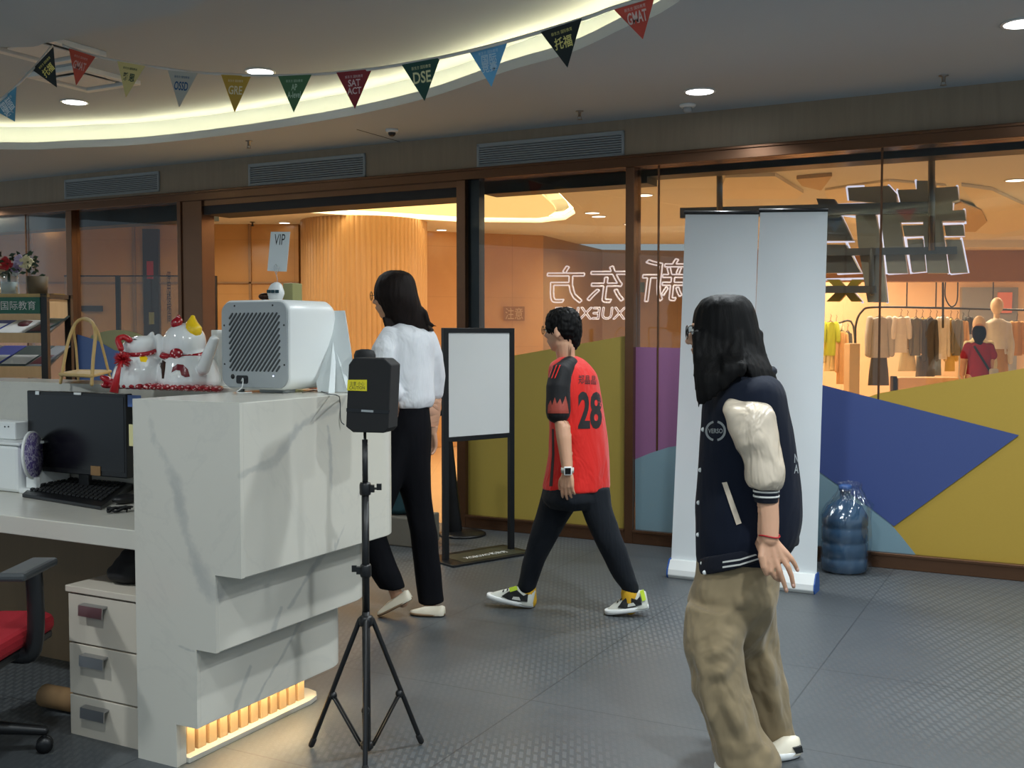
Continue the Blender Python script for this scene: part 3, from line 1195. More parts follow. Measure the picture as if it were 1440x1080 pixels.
wall_line('wall_mall_left', [(-9.5, 12.3), (-2.45, 12.3)], 0, ZM, M['stone'])
wall_line('wall_mall_back', [(-2.45, 12.55), (-0.6, 13.3), (0.4, 13.7)], 0, ZM, M['stone'])
wall_line('wall_mall_side', [(0.4, 13.7), (1.35, 16.0), (3.3, 16.3)], 0, ZM, M['stone_dark'])
bm = B()
for (x0, x1) in ((-5.55, -5.50), (-4.35, -4.32), (-3.6, -3.57), (-3.02, -2.99)):
    box(bm, XYZ, x0, x1, 12.27, 12.30, 0, ZM)
box(bm, XYZ, -9.5, -2.45, 12.27, 12.3, 1.98, 2.0)
struct('trim_80', bm, M['stone_dark'], keep=True)
# ribbed stone column
bm = B()
cx, cy, R_ = -1.66, 12.05, 0.70
prof = []
for i in range(240):
    a = 2 * math.pi * i / 240
    r = R_ + (0.004 if i % 3 else -0.006)
    prof.append((cx + r * math.cos(a), cy + r * math.sin(a)))
slab(bm, prof, 0, ZM)
o = struct('stone_column', bm, M['column'], keep=True)
# baseboard of the mall wall
bm = B()
box(bm, XYZ, -9.5, -2.45, 12.28, 12.3, 0, 0.1)
struct('baseboard_mall', bm, M['stone_dark'], keep=True)

# dark service door stripe with stickers and plaques left of the doorway
def back(px, Y=12.28):
    return at(px, 470, Y).x


t = thing('bronze_door_panel', 'dark bronze panel with red sticker on the mall wall, seen through the left glass', 'panel', (back(215), 12.27, 0))
bm = B()
box(bm, XYZ, back(204), back(226), 12.24, 12.30, 0, 2.60)
obj('panel', bm, M['copper_dark'], t)
bm = B()
y0, y1 = at(215, 392, 12.2).z, at(215, 367, 12.2).z
box(bm, XYZ, back(210), back(219), 12.225, 12.238, y0, y1)
obj('red_sticker', bm, M['red'], t)
bm = B()
y0, y1 = at(215, 456, 12.2).z, at(215, 439, 12.2).z
box(bm, XYZ, back(212), back(219), 12.225, 12.238, y0, y1)
obj('green_sticker', bm, M['v_sage'], t)

t = thing('glass_partition', 'thin black framed glass partition in the mall, behind the second window from the left', 'partition', (back(165, 11.6), 11.6, 0))
zt = at(165, 388, 11.6).z
bm = B()
for px in (167, 303):
    box(bm, XYZ, back(px, 11.6) - 0.022, back(px, 11.6) + 0.022, 11.58, 11.62, 0, zt)
box(bm, XYZ, back(92, 11.6), back(303, 11.6), 11.59, 11.61, zt - 0.008, zt + 0.006)
obj('frame', bm, M['black'], t)
bm = B()
box(bm, XYZ, back(92, 11.6), back(303, 11.6), 11.597, 11.603, 0.05, zt - 0.01)
obj('glass', bm, M['clear'], t)


def plaque(px0, px1, py0, py1, Y, m, label, name='wall_plaque', txt=None, tm=None, vertical=False):
    a, b = at(px0, py1, Y), at(px1, py0, Y)
    t = thing(name, label, 'sign', ((a.x + b.x) / 2, Y, a.z))
    bm = B()
    box(bm, XYZ, a.x, b.x, Y - 0.02, Y, a.z, b.z)
    obj('plate', bm, m, t, bevel=0.003)
    if txt:
        tb = fit_bm(text_bm(txt), (b.x - a.x) * 0.82, (b.z - a.z) * 0.8)
        place_bm(tb, lambda v: Vector(((a.x + b.x) / 2 + v.x, Y - 0.022, (a.z + b.z) / 2 + v.y)))
        obj('lettering', tb, tm, t)
    return t


plaque(115, 145, 430, 438, 12.28, M['copper_dark'], 'small dark plaque on the marble wall behind the rattan stand')
tb = fit_bm(text_bm('停\n用\n楼\n梯\n间'), 0.05, 0.60)
c_ = at(238, 418, 12.28)
place_bm(tb, lambda v: Vector((c_.x + v.x, 12.268, c_.z + v.y)))
tag(obj('wall_lettering', tb, M['copper_dark']), 'vertical dark characters on the marble wall beside the bronze panel', 'lettering')
plaque(708, 738, 431, 451, 13.45, M['mallsoffit'], 'small square red-brown plaque on the mall wall above the whiteboard stand', txt='注意', tm=M['shopwall'])

# ---- right side of the mall: exit light, corridor soffit, shop
t = thing('exit_sign', 'small green lit exit sign on the brown mall wall', 'sign', at(899, 410, 15.4))
a, b = at(892, 411, 15.4), at(906, 397, 15.4)
bm = B()
box(bm, XYZ, a.x, b.x, 15.36, 15.44, a.z, b.z)
obj('housing', bm, M['dark_grey'], t)
bm = B()
box(bm, XYZ, a.x + 0.005, a.x + 0.08, 15.34, 15.36, a.z + 0.02, b.z - 0.02)
obj('lit_panel', bm, M['exit_green'], t)
bm = B()
tube(bm, [(0.5 * (a.x + b.x), 15.4, b.z), (0.5 * (a.x + b.x), 15.4, ZM)], 0.008, 8)
obj('hanger_rod', bm, M['dark_grey'], t)

SHX0 = 3.75
SY = 14.8
bm = B()
box(bm, XYZ, SHX0 - 0.5, 13, SY, SY + 0.25, 2.13, ZM)
box(bm, XYZ, SHX0 - 0.5, SHX0, SY, SY + 0.25, 0, 2.13)
struct('wall_shopfront', bm, M['mallsoffit'], keep=True)
bm = B()
box(bm, XYZ, SHX0 - 0.5, 13, 19.0, 19.1, 0, 3.1)
box(bm, XYZ, SHX0 - 0.6, SHX0 - 0.5, SY, 19.1, 0, 3.1)
struct('wall_shop_back', bm, M['shopwall'], keep=True)
bm = B()
box(bm, XYZ, SHX0 - 0.6, 13, SY + 0.25, 19.1, 3.05, 3.15)
struct('ceiling_shop', bm, M['shopceiling'], keep=True)
# grey mirror niche in the shop
bm = B()
a, b = at(1352, 470, 18.9), at(1432, 404, 18.9)
box(bm, XYZ, a.x, b.x, 18.9, 18.99, 0.6, b.z)
struct('window_9', bm, M['grey_plastic'], keep=True)
a, b = at(1404, 440, 18.85), at(1424, 411, 18.85)
bm = B()
box(bm, XYZ, a.x, b.x, 18.86, 18.9, a.z, b.z)
tag(obj('poster', bm, mat('pink_poster', srgb(230, 150, 140))), 'pink poster on the grey shop wall behind the mannequins', 'poster')

# corridor ceiling details: raised beige panels and round discs
def flat_panel(px, z, th, m, name):
    bm = B()
    slab(bm, [tuple(onz(x, y, z)[:2]) for x, y in px], z, z + th)
    return struct(name, bm, m, keep=True)


M['m_panel'] = mat('pale_ceiling_panel', srgb(242, 230, 206), 0.6, var=0.03)
M['m_panel_d'] = mat('tan_ceiling_panel', srgb(206, 180, 146), 0.6, var=0.03)
flat_panel([(1352, 262), (1395, 268), (1438, 288), (1470, 300), (1440, 322), (1400, 330), (1358, 326), (1380, 300)], ZM - 0.03, 0.028, M['m_panel'], 'trim_81')
flat_panel([(1310, 300), (1352, 285), (1380, 296), (1388, 312), (1372, 326), (1330, 326)], ZM - 0.045, 0.012, M['m_panel_d'], 'trim_82')
flat_panel([(1020, 250), (1090, 248), (1130, 272), (1120, 280), (1010, 280)], ZM - 0.03, 0.028, M['m_panel'], 'trim_83')
flat_panel([(1120, 252), (1170, 248), (1155, 268), (1128, 262)], ZM - 0.03, 0.028, M['m_panel_d'], 'trim_84')
flat_panel([(1160, 268), (1250, 255), (1330, 262), (1345, 300), (1250, 320), (1170, 310)], ZM - 0.02, 0.018, M['m_panel'], 'trim_85')
bm = B()
box(bm, XYZ, 2.6, 13, SY - 0.45, SY, ZM - 0.10, ZM)
struct('trim_86', bm, M['m_panel'], keep=True)


def mall_light(px, py, label, z=ZM, r=0.075, lens='downlight_warm'):
    p = onz(px, py, z)
    downlight(p.x, p.y, z, label, r, lens, 'mall_downlight', 'mall ceiling downlights')


mall_light(1430, 212, 'bright oval downlight in the mall ceiling, upper of the pair at the right edge')
mall_light(1428, 253, 'bright oval downlight in the mall ceiling, lower of the pair at the right edge')
mall_light(833, 299, 'round mall downlight seen through the olive window, left of a close pair')
mall_light(842, 304, 'round mall downlight seen through the olive window, right of a close pair')
mall_light(887, 315, 'round mall downlight just behind the bronze post')
mall_light(906, 274, 'small mall downlight beside the bronze post, high in the glass')
mall_light(173, 317, 'round mall downlight behind the second window, left of the pair', r=0.09)
mall_light(189, 317, 'round mall downlight behind the second window, right of the pair', r=0.09)
mall_light(68, 315, 'round mall downlight behind the leftmost window', r=0.09)
mall_light(400, 313, 'dim round downlight in the mall ceiling over the left marble wall', r=0.06)
mall_light(621, 323, 'dim round downlight in the mall ceiling right of the ribbed column', r=0.06)
p = onz(355, 312, ZM)
t = thing('mall_sprinkler', 'small sprinkler in the mall ceiling left of the hanging card', 'sprinkler', (p.x, p.y, ZM))
bm = B()
lathe(bm, (p.x, p.y, ZM), [(0.03, 0), (0.03, -0.004), (0.01, -0.01), (0.01, -0.04), (0.025, -0.045), (0.01, -0.05)], 16)
obj('body', bm, M['dark_grey'], t)
# ------------------------------------------------------------------ reception desk
AL = -0.172
desk = thing('reception_desk', 'white grey-veined marble reception desk with stepped front and lit slatted plinth', 'desk', DK(0, 0.3, 0))


def DKpx(px, py, b=0.0, a=None):
    """point of the desk's end plane (b) or of its long front (a) seen at a pixel"""
    if a is None:
        return plane_hit(px, py, D0 + N2 * b, N2)
    return plane_hit(px, py, D0 + U2 * a, U2)


A1, A2, A3, A4 = 0.281, 0.174, 0.091, 0.0
veins = []
def addv(pts, w, b=None, a=None):
    P = [DKpx(x, y, 0.0 if b is None else b, a) for x, y in pts]
    for p, q in zip(P[:-1], P[1:]):
        veins.append((p, q, w))
addv([(212, 570), (225, 620), (252, 680)], 0.026)
addv([(252, 680), (268, 760), (300, 840)], 0.034)
addv([(192, 640), (222, 645)], 0.004)
addv([(270, 770), (292, 800)], 0.012)
addv([(190, 868), (208, 895), (290, 922)], 0.005)
addv([(342, 668), (385, 645), (420, 600), (470, 572)], 0.020, a=A1)
addv([(470, 572), (486, 556)], 0.012, a=A1)
addv([(462, 600), (472, 770)], 0.010, a=A1)
addv([(505, 690), (470, 780)], 0.007, a=A1)
addv([(395, 850), (380, 895)], 0.012, a=A2)
addv([(460, 770), (405, 850)], 0.014, a=A2)
addv([(352, 940), (325, 1010)], 0.012, a=A3)
addv([(425, 870), (360, 985)], 0.009, a=A3)
M['marble'] = m_marble('grey_veined_marble', veins)

B_IN = 0.66


def tier_plan(A, Bf, R, inner=True):
    pts = [(AL, 0.0), (A, 0.0), (A, Bf - R)]
    for i in range(1, 12):
        a = math.radians(90 * i / 12)
        pts.append((A - R + R * math.cos(a), Bf - R + R * math.sin(a)))
    pts += [(A - R, Bf), (-6.0, Bf), (-6.0, B_IN), (AL, B_IN)]
    return pts


def dslab(bm, pts, z0, z1):
    prism(bm, pts, lambda p, d: DK(p[0], p[1], d), z0, z1)


for nm, A, Bf, R, z0, z1 in (('upper_tier', A1, 0.92, 0.16, 0.646, 1.19), ('middle_tier', A2, 0.87, 0.15, 0.398, 0.646), ('lower_tier', A3, 0.82, 0.14, 0.142, 0.398)):
    bm = B()
    dslab(bm, tier_plan(A, Bf, R), z0, z1)
    obj(nm, bm, M['marble'], desk, bevel=0.003)
bm = B()
dslab(bm, [(p[0], max(p[1], 0.03)) for p in tier_plan(A4 - 0.05, 0.74, 0.12)], 0.0, 0.142)
obj('plinth', bm, M['slat'], desk)
bm = B()
dslab(bm, [(AL, 0.0), (A4 + 0.0, 0.0), (A4, 0.03), (AL, 0.03)], 0.0, 0.142)
dslab(bm, [(AL, 0.03), (A4 + 0.012, 0.03), (A4 + 0.012, 0.66), (A4 + 0.0, 0.71), (A4 - 0.03, 0.745), (A4 - 0.08, 0.76), (-6, 0.76), (-6, 0.68), (-.2, 0.68), (AL, 0.6)], 0.0, 0.018)
obj('plinth_base', bm, M['marble'], desk, bevel=0.002)
bm = B()
dslab_end = [(AL, 0.0), (A4, 0.0), (A4, 0.142), (A3, 0.142), (A3, 0.398), (A2, 0.398), (A2, 0.646), (A1, 0.646), (A1, 1.19), (AL, 1.19)]
prism(bm, dslab_end, lambda p, d: DK(p[0], d, p[1]), -0.014, 0.001)
obj('end_panel', bm, M['marble'], desk)
n = 0
for i in range(12):
    b0 = 0.05 + i * 0.052
    bm = B()
    box(bm, lambda a, b, c: DK(a, b, c), A4 - 0.052, A4 - 0.018, b0, b0 + 0.036, 0.018, 0.142)
    obj('slat', bm, M['slat'], desk, bevel=0.002)
bm = B()
box(bm, lambda a, b, c: DK(a, b, c), A4 + 0.0, A4 + 0.014, 0.05, 0.70, 0.1345, 0.1415)
obj('plinth_light', bm, M['glow_warm'], desk)
# worktop and the panels under it
bm = B()
box(bm, lambda a, b, c: DK(a, b, c), -6.0, AL - 0.001, 0.005, B_IN - 0.002, 0.687, 0.753)
obj('worktop', bm, M['marble'], desk, bevel=0.003)
bm = B()
box(bm, lambda a, b, c: DK(a, b, c), -6.0, AL - 0.002, 0.60, B_IN - 0.001, 0.0, 0.686)
obj('modesty_panel', bm, M['underdesk'], desk)
bm = B()
box(bm, lambda a, b, c: DK(a, b, c), AL - 0.02, AL - 0.001, 0.01, 0.60, 0.0, 0.686)
obj('side_panel', bm, M['underdesk'], desk)

# ------------------------------------------------------------------ drawer cabinet under the worktop
fc = lambda px, py: plane_hit(px, py, D0 + N2 * 0.035, N2)
pL = fc(93, 820)
aL = (pL - D0).dot(U2)
aR = AL - 0.022
cab = thing('drawer_cabinet', 'cream three-drawer cabinet on castors under the marble worktop', 'cabinet', DK((aL + aR) / 2, 0.2, 0))
fr = lambda a, b, c: DK(a, b, c)
zt = fc(93, 822).z
bm = B()
box(bm, fr, aL + 0.006, aR, 0.055, 0.43, 0.05, zt - 0.022)
obj('body', bm, M['drawer'], cab, bevel=0.002)
bm = B()
box(bm, fr, aL, aR, 0.03, 0.44, zt - 0.022, zt)
obj('top', bm, M['drawer'], cab, bevel=0.002)
zz = [fc(97, 1048).z, fc(96, 974).z, fc(95, 902).z, zt - 0.026]
for i in range(3):
    bm = B()
    box(bm, fr, aL + 0.008, aR, 0.036, 0.056, zz[i] + 0.003, zz[i + 1] - 0.003)
    d = obj('drawer', bm, M['drawer'], cab, bevel=0.002)
    bm = B()
    a0 = aL + 0.085
    zh = zz[i + 1] - 0.028
    prism(bm, [(0.036, zh), (0.012, zh - 0.003), (0.010, zh - 0.04), (0.014, zh - 0.04), (0.016, zh - 0.007), (0.036, zh - 0.005)], lambda p, q: DK(q, p[0], p[1]), a0, a0 + 0.115)
    obj('handle', bm, M['silver'], d)
for (a, b) in ((aL + 0.04, 0.08), (aR - 0.04, 0.08), (aL + 0.04, 0.4), (aR - 0.04, 0.4)):
    bm = B()
    c = DK(a, b, 0.022)
    lathe(bm, c - U2 * 0.01, [(0.022, 0), (0.022, 0.02)], 16, axis=U2)
    tube(bm, [c, c + Vector((0, 0, 0.03))], 0.008, 8)
    obj('castor', bm, M['black'], cab)

# folded black cloth bag on the cabinet
bm = B()
for i in range(5):
    c = DK(aL + 0.17 + 0.01 * i, 0.16 + 0.02 * i, zt + 0.035 + 0.028 * i)
    ell(bm, c, (0.085 - 0.004 * i, 0.07, 0.038), U2, N2)
tag(fused('black_bag', bm, M['black_matte'], voxel=0.008, disp=lambda p, n: 0.006 * noise.noise(p * 25)), 'crumpled black bag lying on the cream drawer cabinet', 'bag')

# rolled brown paper on the floor behind the cabinet
p0, p1 = at(62, 925, 3.95), at(110, 938, 3.88)
p0.z = p1.z = 0.045
bm = B()
tube(bm, [p0, p1], 0.042, 20, roundcap=False)
tag(obj('paper_roll', bm, M['cardboard'], smooth=False), 'brown paper roll lying on the floor under the desk', 'roll')

# ------------------------------------------------------------------ office chair (partly in view at the left edge)
cx = at(-50, 900, 3.5)
ch = thing('office_chair', 'black office chair with red mesh seat under the worktop at the left edge', 'chair', (cx.x, 3.42, 0))
ox, oy = cx.x, 3.42
bm = B()
prism(bm, [(-.24, -.24), (.2, -.25), (.24, -.2), (.25, .2), (.2, .25), (-.24, .24)], lambda p, d: Vector((ox + p[0], oy + p[1], d)), 0.385, 0.445)
obj('seat', bm, M['redfabric'], ch, bevel=0.02)
bm = B()
prism(bm, [(-.23, -.23), (.2, -.24), (.235, -.2), (.24, .2), (.2, .24), (-.23, .23)], lambda p, d: Vector((ox + p[0], oy + p[1], d)), 0.362, 0.386)
obj('seat_pan', bm, M['black'], ch, bevel=0.006)
bm = B()
tube(bm, [(ox, oy, 0.09), (ox, oy, 0.36)], 0.028, 16)
obj('gas_column', bm, M['black'], ch)
for k_ in range(5):
    a = math.radians(20 + 72 * k_)
    bm = B()
    e = Vector((ox + 0.27 * math.cos(a), oy + 0.27 * math.sin(a), 0.075))
    tube(bm, [(ox, oy, 0.115), (ox + .12 * math.cos(a), oy + .12 * math.sin(a), 0.105), e], [0.028, 0.022, 0.016], 10)
    g = obj('foot', bm, M['black'], ch, smooth=True)
    bm = B()
    s = Vector((-math.sin(a), math.cos(a), 0))
    for q in (-0.018, 0.006):
        lathe(bm, e + s * q + Vector((0, 0, -0.047)), [(0.006, 0), (0.027, 0.002), (0.027, 0.011), (0.006, 0.013)], 16, axis=s)
    tube(bm, [e, e + Vector((0, 0, -0.045))], 0.007, 8)
    obj('castor', bm, M['black'], g)
for s in (-1, 1):
    bm = B()
    y = oy - 0.02 + 0.0 * s
    x = ox + 0.265 if s > 0 else ox - 0.265
    P = [(x - s * 0.08, y, 0.37), (x - s * .01, y, 0.365), (x + s * 0.012, y, 0.40), (x + s * 0.02, y, 0.50), (x + s * 0.015, y, 0.635)]
    tube(bm, spline(P, 4), [0.021] * 17, 10, flat=1.3)
    g = obj('arm', bm, M['black'], ch, smooth=True)
    bm = B()
    box(bm, lambda a, b, c: Vector((x + a, y + b, c)), -0.045, 0.045, -0.13, 0.12, 0.632, 0.66)
    obj('arm_pad', bm, M['dark_grey'], g, bevel=0.01)
bm = B()
P = [(-.2, .0), (-.23, .25), (-.21, .5), (.21, .5), (.23, .25), (.2, .0)]
prism(bm, P, lambda p, d: Vector((ox - 0.27 - p[1] * 0.12 + d, oy + p[0], 0.47 + p[1])), 0, 0.03)
obj('backrest', bm, M['black'], ch, bevel=0.01)

# ------------------------------------------------------------------ things on the worktop
def mon():
    Yc = 3.80
    # back plane of the panel: screen faces the staff side (towards the camera)
    bl, tr = None, None
    pl = D0 + N2 * 0.50
    A = [plane_hit(x, y, pl, N2) for x, y in ((39, 549), (200, 553), (200, 672), (43, 661))]
    r = thing('computer_monitor', 'black computer monitor standing on the worktop in front of the counter wall', 'monitor', DK(((A[0] + A[1]) / 2 - D0).dot(U2), 0.53, 0.753))
    a0, a1 = (A[0] - D0).dot(U2), (A[1] - D0).dot(U2)
    z0, z1 = A[3].z, A[0].z
    a1 = a0 + (z1 - z0) * 1.72
    bm = B()
    box(bm, fr, a0, a1, 0.495, 0.53, z0, z1)
    obj('housing', bm, M['black'], r, bevel=0.004)
    bm = B()
    box(bm, fr, a0 + 0.012, a1 - 0.012, 0.4935, 0.496, z0 + 0.022, z1 - 0.014)
    obj('screen', bm, M['screen'], r)
    bm = B()
    am = (a0 + a1) / 2
    box(bm, fr, am - 0.03, am + 0.03, 0.53, 0.55, 0.76, z0 + 0.12)
    box(bm, fr, am - 0.10, am + 0.10, 0.47, 0.61, 0.753, 0.765)
    obj('stand', bm, M['black'], r, bevel=0.004)
    for nm_, m_, (x0, x1, y0, y1) in (('sticker', M['white_matte'], (104, 114, 552, 555)), ('sticker', M['paper'], (50, 55, 550, 555)), ('sticker', M['cardboard'], (128, 141, 656, 668)),
                                      ('sticky_note', mat('cream_note', srgb(226, 218, 160)), (182, 189, 597, 627)), ('blue_clip', M['v_sky'], (180, 198, 556, 572))):
        bm = B()
        p, q = plane_hit(x0, y1, D0 + N2 * .492, N2), plane_hit(x1, y0, D0 + N2 * .492, N2)
        box(bm, fr, (p - D0).dot(U2), (q - D0).dot(U2), 0.4905, 0.4932, p.z, q.z)
        obj(nm_, bm, m_, r)


mon()

# keyboard
kb0 = onz(31, 692, 0.775)
kpx = [(30, 690), (66, 673), (190, 683), (142, 712)]
kp = [onz(x, y, 0.768) for x, y in kpx]
kb = thing('keyboard', 'black full-size keyboard in front of the monitor on the marble worktop', 'keyboard', (kp[0] + kp[2]) * 0.5 - Vector((0, 0, 0.015)))
KU = (kp[3] - kp[0]).normalized(); KV = (kp[1] - kp[0]); KV = (KV - KU * KV.dot(KU)).normalized()
klen = 0.43
kq = [onz(x, y, 0.765) for x, y in ((31, 695), (142, 713), (189, 684), (64, 672))]
klen = 0.43
def kf(a, b, c=0.0):
    u_, v_ = a / 0.43, b / 0.16
    p = kq[0].lerp(kq[1], u_).lerp(kq[3].lerp(kq[2], u_), v_)
    return Vector((p.x, p.y, 0.753 + c))
bm = B()
prism(bm, [(0, 0.0005), (0, 0.014), (0.16, 0.028), (0.16, 0.0005)], lambda p, d: kf(d, p[0], p[1]), 0, klen)
kbody = obj('case', bm, M['black'], kb, bevel=0.003)
for r_ in range(6):
    bm = B()
    for c_ in range(17):
        w = 0.0175
        x0 = 0.02 + c_ * 0.0228
        y0 = 0.028 + r_ * 0.0205
        z = 0.015 + 0.0875 * y0
        box(bm, kf, x0, x0 + w, y0, y0 + 0.016, z, z + 0.007)
    obj('key_row', bm, M['dark_grey'] if False else M['black_matte'], kbody, bevel=0.0015)
# mouse / headset cables
m0 = onz(176, 702, 0.77)
bm = B()
ell(bm, (m0.x, m0.y, 0.772), (0.032, 0.055, 0.020), KU, KV)
tag(fused('computer_mouse', bm, M['black'], voxel=0.004, smooth=2), 'black computer mouse beside the keyboard at the marble end slab', 'mouse')
c0 = onz(168, 718, 0.76)
bm = B()
rnd = random.Random(3)
P = []
for i in range(26):
    a = i * 0.9
    P.append((c0.x + 0.035 * math.cos(a) * rnd.uniform(0.6, 1.2), c0.y + 0.03 * math.sin(a * 1.1) * rnd.uniform(0.6, 1.2), 0.7565 + 0.016 * abs(math.sin(i * 1.3)) + 0.001 * (i % 4)))
tube(bm, spline(P, 4), 0.0033, 6)
tag(obj('cable_bundle', bm, M['black_matte'], smooth=True), 'small tangle of black cable in front of the mouse', 'cable')

# white printer-like unit at the left edge and box on it
pr = onz(-20, 682, 0.753)
pr = (pr - D0)
pa, pb = pr.dot(U2), 0.2
t = thing('white_printer', 'white printer on the worktop cut by the left edge of the photo', 'printer', DK(pa, pb + 0.1, 0.753))
def aof(px, b):
    return (plane_hit(px, 600, D0 + N2 * b, N2) - D0).dot(U2)
bm = B()
zb1 = plane_hit(10, 626, D0 + N2 * .38, N2).z
box(bm, fr, aof(24, .38) - 0.40, aof(24, .38), 0.38, 0.64, 0.753, zb1)
obj('body', bm, M['white'], t, bevel=0.015)
bm = B()
box(bm, fr, aof(30, .38) - 0.42, aof(28, .38), 0.375, 0.645, zb1, zb1 + 0.012)
obj('lid', bm, M['white'], t, bevel=0.005)
t = thing('white_socket_box', 'small white box with two dark dots on the white printer, left edge', 'box', DK(aof(5, .45), 0.5, zb1 + 0.012))
bm = B()
zb2 = plane_hit(10, 593, D0 + N2 * .45, N2).z
box(bm, fr, aof(21, .45) - 0.2, aof(21, .45), 0.45, 0.55, zb1 + 0.0125, zb2)
obj('body', bm, M['white'], t, bevel=0.006)
bm = B()
for x in (7, 12):
    q = plane_hit(x, 600, D0 + N2 * .449, N2)
    lathe(bm, q, [(0.003, 0), (0.003, 0.002)], 12, axis=-N2)
obj('socket_holes', bm, M['black'], t)
# disc-shaped purple and white dish on a white stand
q = at(46, 640, 4.33)
t = thing('disc_stand', 'tilted round purple and white disc on a white stand left of the monitor', 'ornament', (q.x, q.y, 0.753))
bm = B()
ax = Vector((1.0, 0.02, 0.05)).normalized()
rr = at(42, 606, 4.33).z - at(42, 674, 4.33).z
lathe(bm, q, [(rr / 2 - 0.006, -0.006), (rr / 2, -0.004), (rr / 2, 0.004), (rr / 2 - 0.006, 0.006)], 40, axis=ax)
obj('rim', bm, M['white'], t, smooth=True)
bm = B()
lathe(bm, q, [(rr / 2 - 0.008, -0.0075), (rr / 2 - 0.008, 0.0075)], 40, axis=ax)
mm = NT('purple_swirl')
nz = mm.noise(9, 2, 0.5, None, 1.5)
cr = mm.n('ShaderNodeValToRGB')
cr.color_ramp.interpolation = 'CONSTANT'
cr.color_ramp.elements[0].color = srgb(110, 92, 160)
cr.color_ramp.elements[1].position = 0.5
cr.color_ramp.elements[1].color = srgb(205, 200, 222)
mm.l(nz.outputs[0], cr.inputs[0]); mm.l(cr.outputs[0], mm.b.inputs['Base Color'])
obj('face', bm, mm.m, t)
bm = B()
box(bm, frame((q.x, q.y, 0.753), U2, N2), -0.045, 0.05, -0.035, 0.035, 0, 0.02)
box(bm, frame((q.x, q.y, 0.753), U2, N2), -0.03, 0.03, -0.012, 0.012, 0.02, q.z - rr / 2 - 0.753 + 0.01)
obj('foot', bm, M['white'], t, bevel=0.004)
# small clutter behind the keyboard
for (px, w, m_, lab, nm_) in ((70, 0.035, mat('orange_card', srgb(214, 150, 50)), 'small orange card box behind the keyboard', 'card_box'), (84, 0.03, mat('pink_card', srgb(214, 150, 140)), 'small pink card box behind the keyboard', 'card_box')):
    q = onz(px, 674, 0.753)
    bm = B()
    box(bm, frame((q.x, q.y, 0.753), KU, KV), -w, w, 0.0, 0.03, 0, 0.035)
    tag(obj(nm_, bm, m_, bevel=0.002), lab, 'box')

# ------------------------------------------------------------------ things on the counter ledge (z = 1.19)
ZL = 1.19
# air purifier
pp = at(360, 540, 3.62)
pa, pb = (Vector((pp.x, pp.y, 0)) - D0).dot(U2), (Vector((pp.x, pp.y, 0)) - D0).dot(N2)
def face_at(px, py, b):
    return plane_hit(px, py, D0 + N2 * b, N2)
PBF = 0.44
fa = face_at(311, 540, PBF); fb = face_at(407, 540, PBF)
a0, a1 = (fa - D0).dot(U2), (fb - D0).dot(U2)
z1 = face_at(350, 422, PBF).z
pur = thing('air_purifier', 'white rounded air purifier with diagonal slotted grey back on the desk top', 'air purifier', DK((a0 + a1) / 2, PBF + 0.13, ZL))


def rrect(a0, a1, z0, z1, r, n=7):
    pts = []
    for (cx_, cz_, s) in ((a1 - r, z1 - r, 0), (a0 + r, z1 - r, 90), (a0 + r, z0 + r, 180), (a1 - r, z0 + r, 270)):
        for i in range(n + 1):
            a = math.radians(s + 90 * i / n)
            pts.append((cx_ + r * math.cos(a), cz_ + r * math.sin(a)))
    return pts


dd = lambda p, d: DK(p[0], d, p[1])
z0 = ZL + 0.012
bm = B()
rings(bm, [[dd(p, d) for p in rrect(a0 + i, a1 - i, z0 + i, z1 - i, 0.045)] for d, i in ((PBF + .004, 0.004), (PBF + 0.012, 0.0), (PBF + 0.25, 0.0), (PBF + 0.275, 0.008), (PBF + 0.285, 0.03))])
obj('housing', bm, M['white'], pur, smooth=True)
bm = B()
prism(bm, rrect(a0 + 0.007, a1 - 0.007, z0 + 0.007, z1 - 0.007, 0.04), dd, PBF - 0.002, PBF + 0.006)
gp = obj('back_panel', bm, M['grey_plastic'], pur, bevel=0.0015)
bm = B()
gw0, gw1, gz0, gz1 = a0 + 0.045, a1 - 0.04, z0 + 0.065, z1 - 0.045
for i in range(-12, 15):
    # slanted slots clipped to the grille rectangle, cut off by steps
    c = (gw0 + gw1) / 2 + i * 0.0185
    P = []
    for s in np.linspace(-0.25, 0.25, 120):
        x, z = c + s * 0.64, (gz0 + gz1) / 2 + s * 0.77
        if gw0 < x < gw1 and gz0 < z < gz1:
            P.append((x, z))
    if len(P) > 4:
        tube(bm, [DK(P[0][0], PBF - 0.0022, P[0][1]), DK(P[-1][0], PBF - 0.0022, P[-1][1])], 0.0038, 8, flat=1.0)
obj('grille_slots', bm, M['dark_grey'], gp)
bm = B()
prism(bm, rrect(a0 + 0.075, a0 + 0.13, z0 + 0.02, z0 + 0.05, 0.008), dd, PBF - 0.0035, PBF - 0.001)
obj('power_socket', bm, M['black'], gp)
bm = B()
lathe(bm, DK(a0 + 0.058, PBF - 0.003, z0 + 0.045), [(0.009, 0), (0.009, 0.003)], 20, axis=N2)
for (a, z) in ((a0 + 0.02, z1 - 0.09), (a0 + 0.02, z0 + 0.09), (a1 - 0.02, z1 - 0.09), (a1 - 0.02, z0 + 0.09), (a0 + 0.07, z1 - 0.02), (a1 - 0.07, z1 - 0.02)):
    b_ = B()
    lathe(b_, DK(a, PBF - 0.003, z), [(0.0035, 0), (0.0035, 0.003)], 10, axis=N2)
    obj('screw', b_, M['black'], gp)
obj('round_sensor', bm, M['black'], gp)
bm = B()
lathe(bm, DK(a1 - 0.07, PBF - 0.004, z0 + 0.05), [(0.003, 0), (0.003, 0.003)], 10, axis=N2)
obj('indicator_light', bm, M['led_white'], gp)
bm = B()
